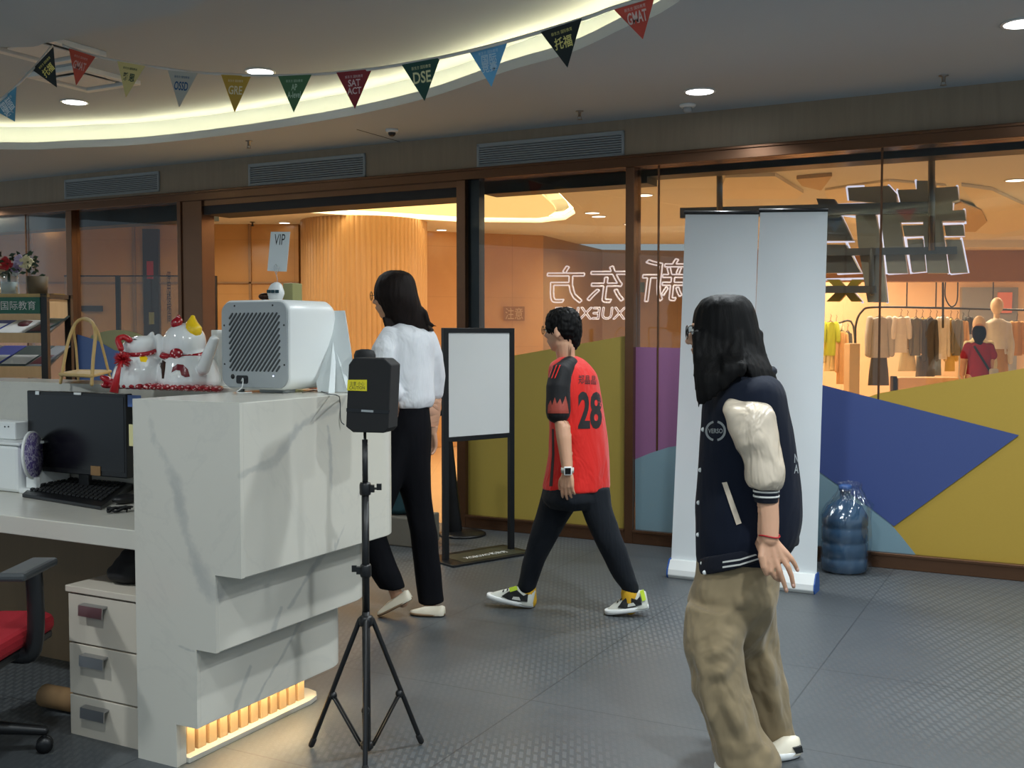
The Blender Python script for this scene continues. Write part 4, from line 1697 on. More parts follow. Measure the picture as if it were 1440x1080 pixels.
for (a, b) in ((a0 + 0.06, PBF + 0.04), (a1 - 0.05, PBF + 0.04), (a0 + 0.05, PBF + 0.24), (a1 - 0.05, PBF + 0.24)):
    bm = B()
    lathe(bm, DK(a, b, ZL), [(0.012, 0), (0.012, 0.0135)], 12)
    obj('foot', bm, M['grey_plastic'], pur)
bm = B()
P = [DK(a0 + 0.10, PBF - 0.004, z0 + 0.03), DK(a0 + 0.13, PBF - 0.03, z0 + 0.04), DK(a0 + 0.135, PBF - 0.04, z0 + 0.01), DK(a0 + 0.12, PBF - 0.05, ZL + 0.003), DK(a0 + 0.16, PBF - 0.02, ZL + 0.003)]
tube(bm, spline(P, 5), 0.0022, 6)
obj('power_lead', bm, M['white'], pur, smooth=True)

# grey scanner / card machine in front of the purifier
q = onz(392, 552, ZL)
sc_f = frame((q.x, q.y, ZL), (Vector(U2) * 0.95 + N2 * 0.15), (N2 - U2 * 0.15))
t = thing('grey_desk_stapler', 'grey stapler shaped desk device lying on the marble top before the air purifier', 'desk device', (q.x, q.y, ZL))
bm = B()
box(bm, sc_f, -0.065, 0.055, -0.025, 0.025, 0.0, 0.014)
obj('base', bm, M['grey_plastic'], t, bevel=0.004)
bm = B()
prism(bm, [(-0.06, 0.014), (-0.055, 0.04), (0.0, 0.055), (0.05, 0.07), (0.055, 0.055), (0.0, 0.02)], lambda p, d: sc_f(p[0], d, p[1]), -0.018, 0.018)
obj('arm', bm, M['grey_plastic'], t, bevel=0.004)
bm = B()
P = [sc_f(0.055, 0.0, 0.006), sc_f(0.10, 0.02, 0.003), sc_f(0.16, 0.03, 0.004), sc_f(0.2, 0.0, 0.003)]
P = [onz(425, 552, ZL + .003), onz(445, 549, ZL + .003), onz(462, 554, ZL + .003), onz(474, 556, ZL + .004), DKpx(478, 562, a=A1 + 0.004), DKpx(479, 590, a=A1 + 0.004), DKpx(484, 597, a=A1 + 0.01)]
bm2 = B()
tube(bm2, spline(P, 6), 0.0018, 6)
tag(obj('thin_cable', bm2, M['dark_grey'], smooth=True), 'thin dark cable running over the edge of the marble top', 'cable')
bm.free()
# red booklet below purifier and orange sticker
bm = B()
q0 = onz(352, 543, ZL + 0.004)
box(bm, frame((q0.x, q0.y, ZL), U2, N2), -0.06, 0.04, -0.006, 0.012, 0.0, 0.007)
tag(obj('red_booklet', bm, M['red'], bevel=0.001), 'thin red booklet tucked under the front of the air purifier', 'booklet')
bm = B()
q0 = onz(442, 543, ZL + 0.01)
box(bm, frame((q0.x, q0.y, ZL), U2, N2), -0.018, 0.018, -0.01, 0.01, 0.0, 0.012)
tag(obj('orange_eraser', bm, mat('orange_rubber', srgb(226, 130, 84)), bevel=0.002), 'small orange block beside the white board stand on the desk', 'block')

# white back-tilted notice holder
P1 = [(437, 437), (485, 437), (497, 510), (497, 552), (452, 552)]
def hol(px, py, Y):
    return at(px, py, Y)
t = thing('white_sign_holder', 'white plastic sign holder seen from behind, right of the air purifier', 'sign holder', onz(470, 552, ZL) * 1.0)
t.location.z = ZL
REST[t.name] = Matrix.Translation(t.location)
Yh = 3.98
zb = ZL
c0, c1, c2, c3 = at(430, 438, Yh + 0.06), at(485, 437, Yh + 0.02), at(503, 548, Yh - 0.16), at(447, 548, Yh - 0.12)
c2.z = c3.z = ZL + 0.001
nn = (c1 - c0).cross(c3 - c0).normalized()
bm = B()
prism(bm, [c0, c1, c2, c3], lambda p, d: p + nn * d, -0.002, 0.002)
obj('board', bm, M['paper'], t)
bm = B()
m1, m2 = (c3 * 0.45 + c2 * 0.55), (c0 * 0.4 + c1 * 0.6)
mid = m1.lerp(m2, 0.62)
back_ = Vector((0.07, -0.11, 0))
f0 = mid.copy(); f1 = Vector((m1.x, m1.y, ZL + 0.001)) + Vector((-0.03, -0.06, 0)); f2 = Vector((m1.x, m1.y, ZL + 0.001)) + Vector((0.05, -0.02, 0))
prism(bm, [f0, f1, f1.lerp(f2, 0.25), f0 + Vector((0.012, 0, -0.03))], lambda p, d: p + Vector((0.0, 1.0, 0)) * d, -0.0015, 0.0015)
prism(bm, [f0, f2, f2.lerp(f1, 0.2), f0 + Vector((0.0, 0, -0.05))], lambda p, d: p + Vector((0.0, 1.0, 0)) * d, 0.002, 0.005)
obj('strut', bm, M['paper'], t)

# white slab-like box between the cats and the purifier
bm = B()
q0 = at(308, 520, 4.3)
zt_ = at(308, 464, 4.3).z
box(bm, frame((q0.x, q0.y, 0), U2, N2), -0.012, 0.022, -0.03, 0.06, ZL, zt_)
tag(obj('white_folder_box', bm, M['white'], bevel=0.003), 'narrow white upright box between the cat ornament and the air purifier', 'box')

# tall card on a clip stand with the small plane-shaped ornament behind the purifier
Yk = 4.16
base = at(392, 432, Yk)
t = thing('card_clip_stand', 'tall white card held by a wire clip above the air purifier', 'card holder', (base.x, base.y, ZL))
cc = [at(381, 326, Yk), at(408, 326, Yk - 0.02), at(403, 382, Yk - 0.02), at(376, 381, Yk)]
nn = (cc[1] - cc[0]).cross(cc[3] - cc[0]).normalized()
bm = B()
prism(bm, cc, lambda p, d: p + nn * d, -0.0008, 0.0008)
cd = obj('card', bm, M['paper'], t)
tb = fit_bm(text_bm('VIP', bold=0.0), 0.045, 0.042)
Xc, Yc_ = (cc[1] - cc[0]).normalized(), (cc[0] - cc[3]).normalized()
oc = cc[0] + (cc[1] - cc[0]) * 0.5 - Yc_ * 0.03
fn = nn if nn.y < 0 else -nn
place_bm(tb, lambda v: oc + Xc * (v.x) + Yc_ * v.y + fn * 0.0012)
obj('lettering', tb, M['black'], cd)
bm = B()
g0 = at(388, 381, Yk - 0.02)
P = [Vector((base.x, base.y - .02, ZL + 0.02)), Vector((base.x, base.y - .02, g0.z - 0.03)), g0 + Vector((0, 0, -0.01)), g0 + Vector((-0.01, 0, 0.012)), g0 + Vector((0.0, 0, 0.026)), g0 + Vector((0.01, 0, 0.012)), g0 + Vector((0.002, 0, -0.012))]
tube(bm, P, 0.0012, 6)
obj('wire_clip', bm, M['chrome'], t)
bm = B()
lathe(bm, (base.x, base.y - .02, ZL), [(0.04, 0), (0.04, 0.015), (0.03, 0.02)], 24)
obj('base', bm, M['black'], t)
# green box and white ornament behind purifier top
q0 = at(406, 440, 4.2)
bm = B()
box(bm, frame((q0.x, q0.y, 0), U2, N2), -0.028, 0.02, 0, 0.06, ZL, at(406, 398, 4.2).z)
tag(obj('pale_green_box', bm, M['v_sage'], bevel=0.003), 'pale green upright box showing over the top of the air purifier', 'box')
t = thing('white_toy_ornament', 'small white toy-like ornament with dark windows peeping over the air purifier', 'ornament', (at(385, 430, 4.12).x, 4.12, ZL))
q0 = at(386, 411, 4.12)
bm = B()
sil(bm, [(397, 386, 392), (400, 381, 396), (405, 378, 398), (412, 376, 400), (419, 378, 398), (424, 380, 396), (430, 380, 396), (536, 380, 396)], 4.12, (-1, 0, 0), 0.8, n=20)
obj('body', bm, M['white'], t, smooth=True)
bm = B()
for dx in (-0.016, 0.0, 0.016):
    box(bm, frame(q0 + Vector((dx, -0.0, -0.004)), (1, 0, 0), (0, 1, 0)), -0.006, 0.006, -0.034, -0.02, 0, 0.012)
obj('windows', bm, M['teal_fabric'], t)
bm = B()
q1 = at(372, 417, 4.13)
ell(bm, q1, (0.024, 0.014, 0.014))
t2 = thing('dark_red_ball_ornament', 'dark round ornament with white petals peeping over the air purifier top', 'ornament', (q1.x, q1.y, ZL))
tube(bm, [(q1.x, q1.y, ZL + 0.002), q1], 0.012, 8)
obj('body', bm, M['copper_dark'], t2, smooth=True)
bm = B()
for k_ in range(5):
    a = k_ * 1.256
    ell(bm, q1 + Vector((0.03 + 0.009 * math.cos(a), -0.012, 0.0 + 0.009 * math.sin(a))), (0.006, 0.004, 0.006), n=10, m=6)
obj('petals', bm, M['white'], t2)
# round black lamp head / device behind the box on the tripod
q0 = at(513, 505, 4.05)
t = thing('black_round_speaker', 'round black speaker on the desk corner, peeping over the tripod box', 'speaker', (q0.x, q0.y, ZL))
bm = B()
bq = DK(0.08, 0.62, 0)
q0 = plane_hit(513, 505, Vector((bq.x, bq.y, 0)), Vector((0, 1, 0)))
t.location = (q0.x, q0.y, ZL)
REST[t.name] = Matrix.Translation(t.location)
ztop = plane_hit(513, 491, Vector((bq.x, bq.y, 0)), Vector((0, 1, 0))).z
lathe(bm, (q0.x, q0.y, ZL), [(0.036, 0), (0.04, 0.01), (0.04, ztop - ZL - 0.022), (0.034, ztop - ZL - 0.006), (0.015, ztop - ZL)], 28)
obj('body', bm, M['black_matte'], t, smooth=True)
# ------------------------------------------------------------------ lucky cat ornament pair on the ledge
def polka(name, base, dot, scale=90):
    t = NT(name)
    v = t.n('ShaderNodeTexVoronoi')
    v.inputs['Scale'].default_value = scale
    t.l(t.coord('Object'), v.inputs['Vector'])
    f = t.math('LESS_THAN', v.outputs['Distance'], 0.32)
    t.l(t.mix(f, base, dot), t.b.inputs['Base Color'])
    t.b.inputs['Roughness'].default_value = 0.25
    return t.m


M['ceramic'] = mat('white_glazed_ceramic', srgb(226, 228, 226), 0.12, var=0.02, coat=0.5)
M['redglaze'] = polka('red_dotted_glaze', srgb(150, 16, 30), srgb(235, 190, 190), 75)
M['yellowglaze'] = mat('yellow_glaze', srgb(240, 200, 24), 0.15, coat=0.5)
M['maroon'] = mat('maroon_glaze', srgb(112, 26, 36), 0.2)
Yc = 4.22
q = at(228, 540, Yc)
cat = thing('lucky_cat_ornament', 'pair of white glazed cat figurines on a red dotted cushion, seated on the ledge', 'ornament', (q.x, q.y, ZL))
FC = (0.463, 0.886, 0)
bm = B()
# larger right cat
sil(bm, [(544, 226, 306), (536, 222, 309), (520, 224, 306), (505, 229, 300), (497, 236, 294), (490, 244, 288)], Yc, FC, 0.95)
sil(bm, [(500, 240, 286), (496, 231, 288), (488, 230, 289), (478, 231, 289), (468, 234, 286), (460, 241, 279), (456, 250, 270), (454, 256, 264)], Yc, FC, 1.0)
tube(bm, [at(286, 518, Yc - 0.10), at(293, 498, Yc - 0.12), at(301, 478, Yc - 0.13)], [0.026, 0.023, 0.019], 14)
tube(bm, [at(248, 462, Yc), at(246, 449, Yc)], [0.02, 0.007], 12)
tube(bm, [at(272, 461, Yc), at(270, 448, Yc)], [0.024, 0.009], 12)
# smaller left cat, its head leaning back
sil(bm, [(544, 160, 226), (534, 159, 228), (518, 163, 227), (506, 170, 222), (498, 176, 216)], Yc - 0.03, FC, 0.95)
sil(bm, [(502, 178, 212), (496, 174, 216), (488, 173, 218), (480, 176, 219), (475, 184, 218), (472, 194, 214)], Yc - 0.03, FC, 1.0)
tube(bm, [at(208, 480, Yc - .03), at(214, 469, Yc - .03)], [0.018, 0.009], 10)
tube(bm, [at(224, 500, Yc - .03), at(226, 480, Yc - .03), at(223, 474, Yc - .03)], [0.016, 0.018, 0.014], 10)
body = fused('cats_body', bm, M['ceramic'], cat, voxel=0.004, smooth=4)
bm = B()
for i in range(17):
    x = 152 + i * 9.6
    ell(bm, at(x, 541 + i * 0.35, Yc - 0.07 - i * 0.002), (0.020, 0.055, 0.0145), n=12, m=8)
tube(bm, [at(160, 540, Yc - .1), at(150, 534, Yc - .1), at(144, 531, Yc - .1)], [0.014, 0.016, 0.010], 12)
obj('cushion', bm, M['redglaze'], cat)
bm = B()
def necklace(bm, cpx, cpy, rx, Y, r=0.011, droop=4, n=22):
    P = []
    for i in range(n + 1):
        a = math.pi * i / n
        c = at(cpx, cpy, Y)
        P.append(c + Vector((math.cos(a) * rx * Y / F_PX, -math.sin(a) * rx * Y / F_PX * 0.95, -0.004 * math.sin(a) * droop)))
    tube(bm, P, r, 10)
necklace(bm, 261, 496, 31, Yc)
ell(bm, at(248, 497, Yc - 0.095), (0.026, 0.012, 0.02)); ell(bm, at(232, 501, Yc - 0.08), (0.022, 0.01, 0.012))
obj('red_collar', bm, M['redglaze'], cat)
bm = B()
necklace(bm, 196, 493, 23, Yc - .03, 0.009)
obj('red_collar', bm, M['redglaze'], cat)
bm = B()
tube(bm, [at(272, 464, Yc - 0.03), at(270, 455, Yc - 0.012), at(271, 446.5, Yc - 0.004)], [0.034, 0.024, 0.010], 14)
obj('yellow_ear', bm, M['yellowglaze'], cat)
bm = B()
tube(bm, [at(248, 455, Yc - 0.03), at(251, 450, Yc - 0.02), at(251, 444.5, Yc - 0.01)], [0.022, 0.018, 0.006], 12)
obj('red_ear', bm, M['redglaze'], cat)
bv = bvh_of(body)


def on_cat(pts_px, m, nm, hole=None):
    c = at(sum(p[0] for p in pts_px) / len(pts_px), sum(p[1] for p in pts_px) / len(pts_px), Yc - 0.4)
    b = B()
    vs_ = [b.verts.new(at(x, y, Yc - 0.4) - c) for x, y in pts_px]
    for v in vs_:
        v.co = Vector((v.co.x, v.co.z, 0))
    b.faces.new(vs_)
    project_bm(b, bv, c, (1, 0, 0), (0, 0, 1), ray(*pts_px[0]).normalized(), 0.0012, 0.012)
    obj(nm, b, m, cat)


on_cat([(241, 524), (243, 516), (250, 511), (259, 512), (266, 519), (269, 530), (262, 531), (256, 528), (254, 521), (248, 520)], M['maroon'], 'painted_fan')
on_cat([(224, 512), (229, 506), (234, 509), (233, 518), (231, 534), (228, 534), (227, 520)], M['copper_dark'], 'painted_spoon')
on_cat([(196, 502), (204, 499), (209, 504), (206, 510), (198, 509)], M['yellowglaze'], 'painted_coin')
on_cat([(186, 477.5), (190, 476.5), (194, 478), (190, 478.3)], M['black'], 'painted_eye')
# tassel
bm = B()
rnd = random.Random(5)
c = at(173, 506, Yc - .15)
for i in range(150):
    d = Vector((rnd.uniform(-1, 1), rnd.uniform(-1, 1), rnd.uniform(-1, 1))).normalized()
    tube(bm, [c, c + d * 0.02, c + d * rnd.uniform(0.026, 0.038)], [0.003, 0.0025, 0.0008], 4, roundcap=False)
tube(bm, spline([at(170, 490, Yc - .12), at(166, 478, Yc - .1), at(174, 474, Yc - .08), at(182, 478, Yc - .09)], 5), 0.012, 8)
b0, b1 = at(168, 515, Yc - .19), at(160, 552, Yc - .21)
tube(bm, [c, b0, b0.lerp(b1, 0.3), b1], [0.007, 0.007, 0.010, 0.017], 10, roundcap=False)
tag(obj('red_tassel', bm, M['red']), 'red pompom tassel hanging over the ledge in front of the left cat figurine', 'tassel')

# ------------------------------------------------------------------ rattan arched stand
Yr = 4.35
q = at(120, 528, Yr)
t = thing('rattan_arch_stand', 'empty arched rattan display stand on the ledge left of the cat figurines', 'stand', (q.x, q.y, ZL))
def zt1(p, z=ZL):
    p = p.copy(); p.z = z; return p
for dx, dy, dd_ in ((0, 0, 0.0), (22, 2, -0.0)):
    pass
bm = B()
f0, f1 = onz(85, 538, ZL + .005), onz(129, 541, ZL + .005)
arc = [f0, at(90, 510, f0.y + .01), at(96, 480, f0.y + .03), at(106, 455, f0.y + .05), at(119, 448, f0.y + .05), at(130, 454, f1.y + .03), at(134, 470, f1.y + .02), at(131, 505, f1.y + .01), f1]
tube(bm, spline(arc, 6), 0.007, 8)
obj('front_arch', bm, M['rattan'], t, smooth=True)
bm = B()
g0, g1 = onz(110, 532.5, ZL + .005), onz(155, 533, ZL + .005)
arc = [g0, at(107, 490, g0.y - .01), at(104, 462, g0.y - .04), at(112, 450, g0.y - .06), at(126, 452, g0.y - .06), at(137, 465, g1.y - .04), at(147, 500, g1.y - .02), g1]
tube(bm, spline(arc, 6), 0.006, 8)
obj('rear_arch', bm, M['rattan'], t, smooth=True)
bm = B()
L4 = [f0, f1, g1, g0]
for a, b in zip(L4, L4[1:] + L4[:1]):
    tube(bm, [a + Vector((0, 0, .035)), b + Vector((0, 0, .035))], 0.008, 8)
prism(bm, [p + Vector((0, 0, .035)) for p in L4], lambda p, d: p + Vector((0, 0, d)), 0, 0.005)
obj('base_shelf', bm, M['rattan'], t, smooth=False)

# ------------------------------------------------------------------ brochure rack behind the counter
YR = 6.2
RU = Vector((1.0, -0.12, 0)).normalized(); RN = Vector((0.12, 1.0, 0)).normalized()
r0 = at(64, 470, YR); r0.z = 0
rf = frame(r0, RU, RN)
def rz(py, Y=YR):
    return at(60, py, Y).z
rack = thing('brochure_rack', 'black framed brochure rack with green header standing behind the counter, left', 'rack', rf(-0.4, 0.2, 0))
zt = rz(413)
RW = 0.86
for x in (0.0, -RW):
    for y in (0.0, 0.26):
        bm = B()
        box(bm, rf, x - 0.02, x + 0.02, y - 0.015, y + 0.015, 0, zt)
        obj('post', bm, M['black'], rack)
for y in (0.0, 0.26):
    bm = B()
    box(bm, rf, -RW, 0.02, y - 0.015, y + 0.015, zt - 0.02, zt)
    obj('top_rail', bm, M['rattan'] if y == 0 else M['black'], rack)
for x in (0.0, -RW):
    bm = B()
    box(bm, rf, x - 0.015, x + 0.015, 0.0, 0.26, zt - 0.025, zt)
    obj('side_rail', bm, M['black'], rack)
bm = B()
box(bm, rf, -0.012, 0.012, 0.08, 0.2, zt - 0.02, zt + 0.004)
obj('gold_clip', bm, mat('gold_tape', srgb(150, 120, 20), 0.4), rack)
bm = B()
box(bm, rf, -RW, -0.02, -0.02, -0.005, rz(441), rz(418))
hd = obj('header_sign', bm, mat('green_header', srgb(40, 104, 84), 0.5), rack)
tb = fit_bm(text_bm('新东方 国际教育', bold=0.0), 0.40, 0.052)
hz = (rz(441) + rz(418)) / 2
place_bm(tb, lambda v: rf(-0.245 + v.x, -0.0215, hz + v.y))
obj('lettering', tb, M['white_matte'], hd)
bm = B()
box(bm, rf, -RW, -0.02, -0.015, -0.004, rz(450), rz(441.5))
box(bm, rf, -0.004, 0.004, 0.02, 0.24, rz(447), rz(420))
obj('wood_strip', bm, M['slat'], rack)


def shelf(pyt, pyb, pyl, books, tint):
    """slanted shelf: back edge at pyt, front edge pyb, lip to pyl"""
    zb_, zf, zl = rz(pyt, YR + .25), rz(pyb), rz(pyl)
    bm = B()
    prism(bm, [(0.0, zf - 0.012), (0.0, zf), (0.25, zb_ + 0.03), (0.25, zb_ + 0.018)], lambda p, d: rf(d, p[0], p[1]), -RW, 0)
    obj('shelf', bm, M['dark_grey'], rack)
    bm = B()
    box(bm, rf, -RW + 0.02, -0.02, -0.012, 0.0, zl, zf + 0.012)
    obj('shelf_lip', bm, M['slat'], rack)
    x = -0.035
    for (w, c1, c2, lab) in books:
        sl = (zb_ + 0.03 - zf) / 0.25
        fr_ = lambda a, b, c: rf(a + b * 0.25, 0.01 + b, zf + 0.006 + b * sl + c)
        t = thing('brochure', lab, 'brochure', fr_(x - w / 2, 0, 0), 0, 'brochures on the rack')
        bm = B()
        box(bm, fr_, x - w, x - 0.006, 0.0, 0.23, 0.0, 0.008)
        obj('cover', bm, c1, t)
        if c2:
            bm = B()
            if isinstance(c2, tuple):
                lathe(bm, fr_(x - w / 2, 0.12, 0.0085), [(0.045, 0), (0.045, 0.001)], 20, axis=(0, -sl, 1))
                obj('cover_emblem', bm, c2[0], t)
            else:
                box(bm, fr_, x - w + 0.01, x - 0.016, 0.02, 0.12, 0.0085, 0.0095)
                obj('cover_print', bm, c2, t)
        x -= w


bl = mat('royal_blue_print', srgb(44, 60, 170), 0.4)
wh = mat('white_print', srgb(226, 226, 226), 0.4)
ds = mat('dark_teal_print', srgb(36, 62, 66), 0.4)
mr = mat('maroon_print', srgb(96, 40, 52), 0.4)
gy = mat('grey_print', srgb(120, 122, 128), 0.4)
shelf(452, 471, 482, [(0.10, ds, mr, 'dark brochure with maroon print, rightmost on the upper rack shelf'), (0.19, wh, (mr,), 'white brochure with maroon oval on the upper rack shelf'),
                      (0.15, bl, wh, 'blue and white brochure on the upper rack shelf'), (0.16, wh, mr, 'white brochure with maroon print, leftmost visible on the upper rack shelf')], 0)
shelf(494, 518, 531, [(0.10, gy, mr, 'grey brochure with red pattern, rightmost on the lower rack shelf'), (0.18, ds, wh, 'dark teal brochure with white foot on the lower rack shelf'),
                      (0.15, bl, wh, 'blue brochure on the lower rack shelf'), (0.17, gy, wh, 'grey brochure, leftmost visible on the lower rack shelf')], 0)

# flowers on the rack
q = rf(-0.30, 0.13, zt)
t = thing('flower_vase', 'glass vase of red, lilac and cream artificial flowers on top of the brochure rack', 'flowers', q)
bm = B()
lathe(bm, q, [(0.055, 0.001), (0.06, 0.01), (0.052, 0.08), (0.06, 0.14), (0.056, 0.14), (0.048, 0.08), (0.05, 0.012)], 24)
obj('vase', bm, M['clear'], t, smooth=True)
bm = B()
lathe(bm, q + Vector((0, 0, 0.004)), [(0.045, 0.0), (0.045, 0.07)], 20)
obj('filler', bm, M['paper'], t)
bm = B()
q2 = q + Vector((0.15, 0.04, 0))
lathe(bm, q2, [(0.055, 0.001), (0.062, 0.11), (0.055, 0.11)], 20)
tag(obj('brown_pot', bm, mat('brown_pot', srgb(104, 88, 66), 0.6), smooth=True), 'small brown pot beside the flower vase on the brochure rack', 'pot')
rnd = random.Random(8)
stems, leaves = B(), B()
flowers = [(8, 371, M['red'], 0.05), (28, 366, mat('lilac_petal', srgb(190, 176, 205)), 0.04), (38, 369, mat('cream_petal', srgb(226, 214, 170)), 0.05), (23, 377, mat('mauve_petal', srgb(150, 130, 160)), 0.035),
           (0, 378, mat('peach_petal', srgb(226, 196, 150)), 0.035), (22, 384, M['white_matte'], 0.022), (-12, 370, M['red'], 0.045)]
top = q + Vector((0, 0, 0.14))
for (px, py, m_, r) in flowers:
    c = at(px, py, YR + 0.15)
    tube(stems, spline([q + Vector((0, 0, .03)), top, c + Vector((0, 0, -.02))], 4), 0.003, 5)
    bm = B()
    for k_ in range(14):
        a = k_ * 2.4
        rr_ = r * (0.25 + 0.75 * k_ / 14)
        d = Vector((math.cos(a), -abs(math.sin(a)) * 0.6, math.sin(a))) * rr_ * 0.7
        ell(bm, c + d, (r * 0.36, r * 0.16, r * 0.36), X=Vector((-math.sin(a), 0, math.cos(a))), Y=Vector((0.2, -1, 0.2)), Z=d.normalized(), n=8, m=6)
    obj('flower', bm, m_, t, smooth=True)
for i in range(90):
    a, b = rnd.uniform(-0.19, 0.17), rnd.uniform(-0.05, 0.13)
    c = top + Vector((a, rnd.uniform(-.06, .06), b * 0.7))
    d = Vector((rnd.uniform(-1, 1), rnd.uniform(-1, 0.3), rnd.uniform(-.4, 1))).normalized() * 0.045
    s = d.cross(Vector((0, 1, 0.3))).normalized() * 0.011
    v = [leaves.verts.new(p) for p in (c, c + d * 0.5 + s, c + d, c + d * 0.5 - s)]
    leaves.faces.new(v)
obj('stems', stems, mat('stem_green', srgb(40, 70, 36)), t)
obj('foliage', leaves, mat('leaf_green', srgb(36, 62, 34), 0.5, var=0.3), t)

# ------------------------------------------------------------------ tripod with the black battery-like box
TB = at(513, 600, 3.5); TX, TY = TB.x, TB.y
tr = thing('tripod_stand', 'black lighting tripod stand before the marble desk, carrying a black box', 'tripod', (TX, TY, 0))
zz_ = lambda py: at(513, py, TY).z
bm = B(); tube(bm, [(TX, TY, zz_(868)), (TX, TY, zz_(690))], 0.0125, 16, roundcap=False); tube(bm, [(TX, TY, zz_(1055)), (TX, TY, zz_(860))], 0.0135, 16, roundcap=False)
obj('lower_pole', bm, M['black'], tr, smooth=True)
bm = B(); tube(bm, [(TX, TY, zz_(800)), (TX, TY, zz_(690))], 0.0122, 16, roundcap=False)
tube(bm, [(TX, TY, zz_(700)), (TX, TY, zz_(618))], 0.0095, 16, roundcap=False)
obj('upper_pole', bm, M['black'], tr, smooth=True)
bm = B(); lathe(bm, (TX, TY, zz_(622)), [(0.009, 0), (0.009, .006), (0.005, .008), (0.005, zz_(606) - zz_(622))], 16)
obj('chrome_spigot', bm, M['chrome'], tr, smooth=True)
for py, s in ((687, 1), (802, -1)):
    bm = B()
    lathe(bm, (TX, TY, zz_(py + 9)), [(0.017, 0), (0.019, 0.006), (0.019, 0.035), (0.016, 0.042)], 20)
    box(bm, frame((TX, TY, zz_(py)), (1, 0, 0), (0, 1, 0)), 0.012 * s, 0.03 * s, -0.008, 0.008, -0.012, 0.012)
    g = obj('clamp_collar', bm, M['black'], tr, smooth=False)
    bm = B()
    k0 = Vector((TX + 0.03 * s, TY, zz_(py)))
    tube(bm, [k0, k0 + Vector((0.012 * s, 0, 0.0))], 0.004, 8)
    box(bm, frame(k0 + Vector((0.012 * s, 0, 0)), (1, 0, 0), (0, 1, 0)), -0.004, 0.012, -0.004, 0.004, -0.005, 0.016)
    obj('clamp_knob', bm, M['black'], g)
bm = B(); lathe(bm, (TX, TY, zz_(880)), [(0.02, 0), (0.024, 0.006), (0.024, 0.03), (0.016, 0.036)], 20)
obj('leg_hub', bm, M['black'], tr)
zlow = zz_(1048)
bm = B(); lathe(bm, (TX, TY, zlow - 0.012), [(0.018, 0), (0.022, 0.004), (0.022, 0.022), (0.014, 0.026)], 20)
obj('lower_hub', bm, M['black'], tr)
tips = [onz(438, 1047, 0.012), onz(592, 1042, 0.012)]
d1, d2 = tips[0] - Vector((TX, TY, 0)), tips[1] - Vector((TX, TY, 0))
tips.append(Vector((TX + 0.02, TY - 0.19, 0.012)))
for tp in tips:
    h = Vector((TX, TY, zz_(872)))
    d = (tp - h); hd = Vector((d.x, d.y, 0)).normalized()
    s = Vector((-hd.y, hd.x, 0))
    bm = B(); tube(bm, [h + hd * 0.022, tp], 0.0085, 10, roundcap=True)
    lg = obj('leg', bm, M['black'], tr, smooth=True)
    bm = B()
    mpt = h.lerp(tp, 0.60)
    for q_ in (-0.008, 0.008):
        tube(bm, [Vector((TX, TY, zlow)) + hd * 0.022 + s * q_, mpt + s * q_], 0.0038, 6)
    ell(bm, mpt, 0.014)
    obj('brace', bm, M['black'], lg)
    bm = B(); tube(bm, [tp - d.normalized() * 0.02, tp], 0.0105, 10)
    obj('rubber_foot', bm, M['black_matte'], lg)

# the box on top of the tripod
bx_ = thing('black_device_box', 'black octagonal-cornered device box with a yellow label on top of the tripod', 'device', (TX, TY, zz_(608)))
o2 = [(497, 503), (540, 504), (550, 513), (546, 602), (540, 609), (496, 608), (486, 600), (490, 513)]
bm = B()
P = [at(x, y, TY - 0.03) for x, y in o2]
bk = Vector((0.022, 0.085, 0.0))
prism(bm, P, lambda p, d: p + bk * d, 0, 1)
obj('case', bm, M['black_matte'], bx_, bevel=0.004)
bm = B()
P = [at(x, y, TY - 0.0312) for x, y in ((489, 534), (516, 534), (516, 550), (488, 549))]
prism(bm, P, lambda p, d: p + Vector((0, -0.001, 0)) * d, 0, 1)
lb = obj('yellow_label', bm, M['yellow_label'], bx_)
tb = fit_bm(text_bm('注意 小心\nCAUTION'), 0.050, 0.026)
lc = at(502, 542, TY - 0.0325)
place_bm(tb, lambda v: lc + Vector((v.x, 0, v.y)))
obj('lettering', tb, M['black'], lb)
bm = B()
P = [at(x, y, TY - 0.0312) for x, y in ((508, 576), (525, 577), (525, 580), (508, 579))]
prism(bm, P, lambda p, d: p + Vector((0, -0.001, 0)) * d, 0, 1)
obj('grey_slot', bm, M['grey_plastic'], bx_)
bm = B()
P = [at(x, y, TY - 0.0305) for x, y in ((487, 574), (548, 577), (547, 582), (487, 579))]
prism(bm, P, lambda p, d: p + Vector((0, -0.001, 0)) * d, 0, 1)
obj('seam_band', bm, M['screen'], bx_)

# ------------------------------------------------------------------ whiteboard sign stand
pL, pR = onz(627, 786, 0.02), onz(719, 771, 0.02)
WU = (pR - pL); WU.z = 0; ww = WU.length; WU.normalize(); WN = Vector((-WU.y, WU.x, 0))
if WN.y < 0: WN = -WN
wf = frame((pL.x, pL.y, 0), WU, WN)
ws = thing('sign_board_stand', 'black floor stand with a blank white board, left of the boy in the red jersey', 'sign stand', wf(ww / 2, 0, 0))
ztop = at(632, 461, pL.y).z; zbot = at(634, 622, pL.y).z
for x in (0.0, ww):
    bm = B(); box(bm, wf, x - 0.018, x + 0.018, -0.012, 0.018, 0.012, ztop)
    obj('post', bm, M['black'], ws, bevel=0.002)
for z in (ztop - 0.03, zbot):
    bm = B(); box(bm, wf, 0.0, ww, -0.0115, 0.0175, z, z + 0.03)
    obj('rail', bm, M['black'], ws, bevel=0.002)
bm = B(); box(bm, wf, 0.017, ww - 0.017, -0.004, 0.012, zbot + 0.028, ztop - 0.029)
obj('board', bm, M['white'], ws)
bm = B()
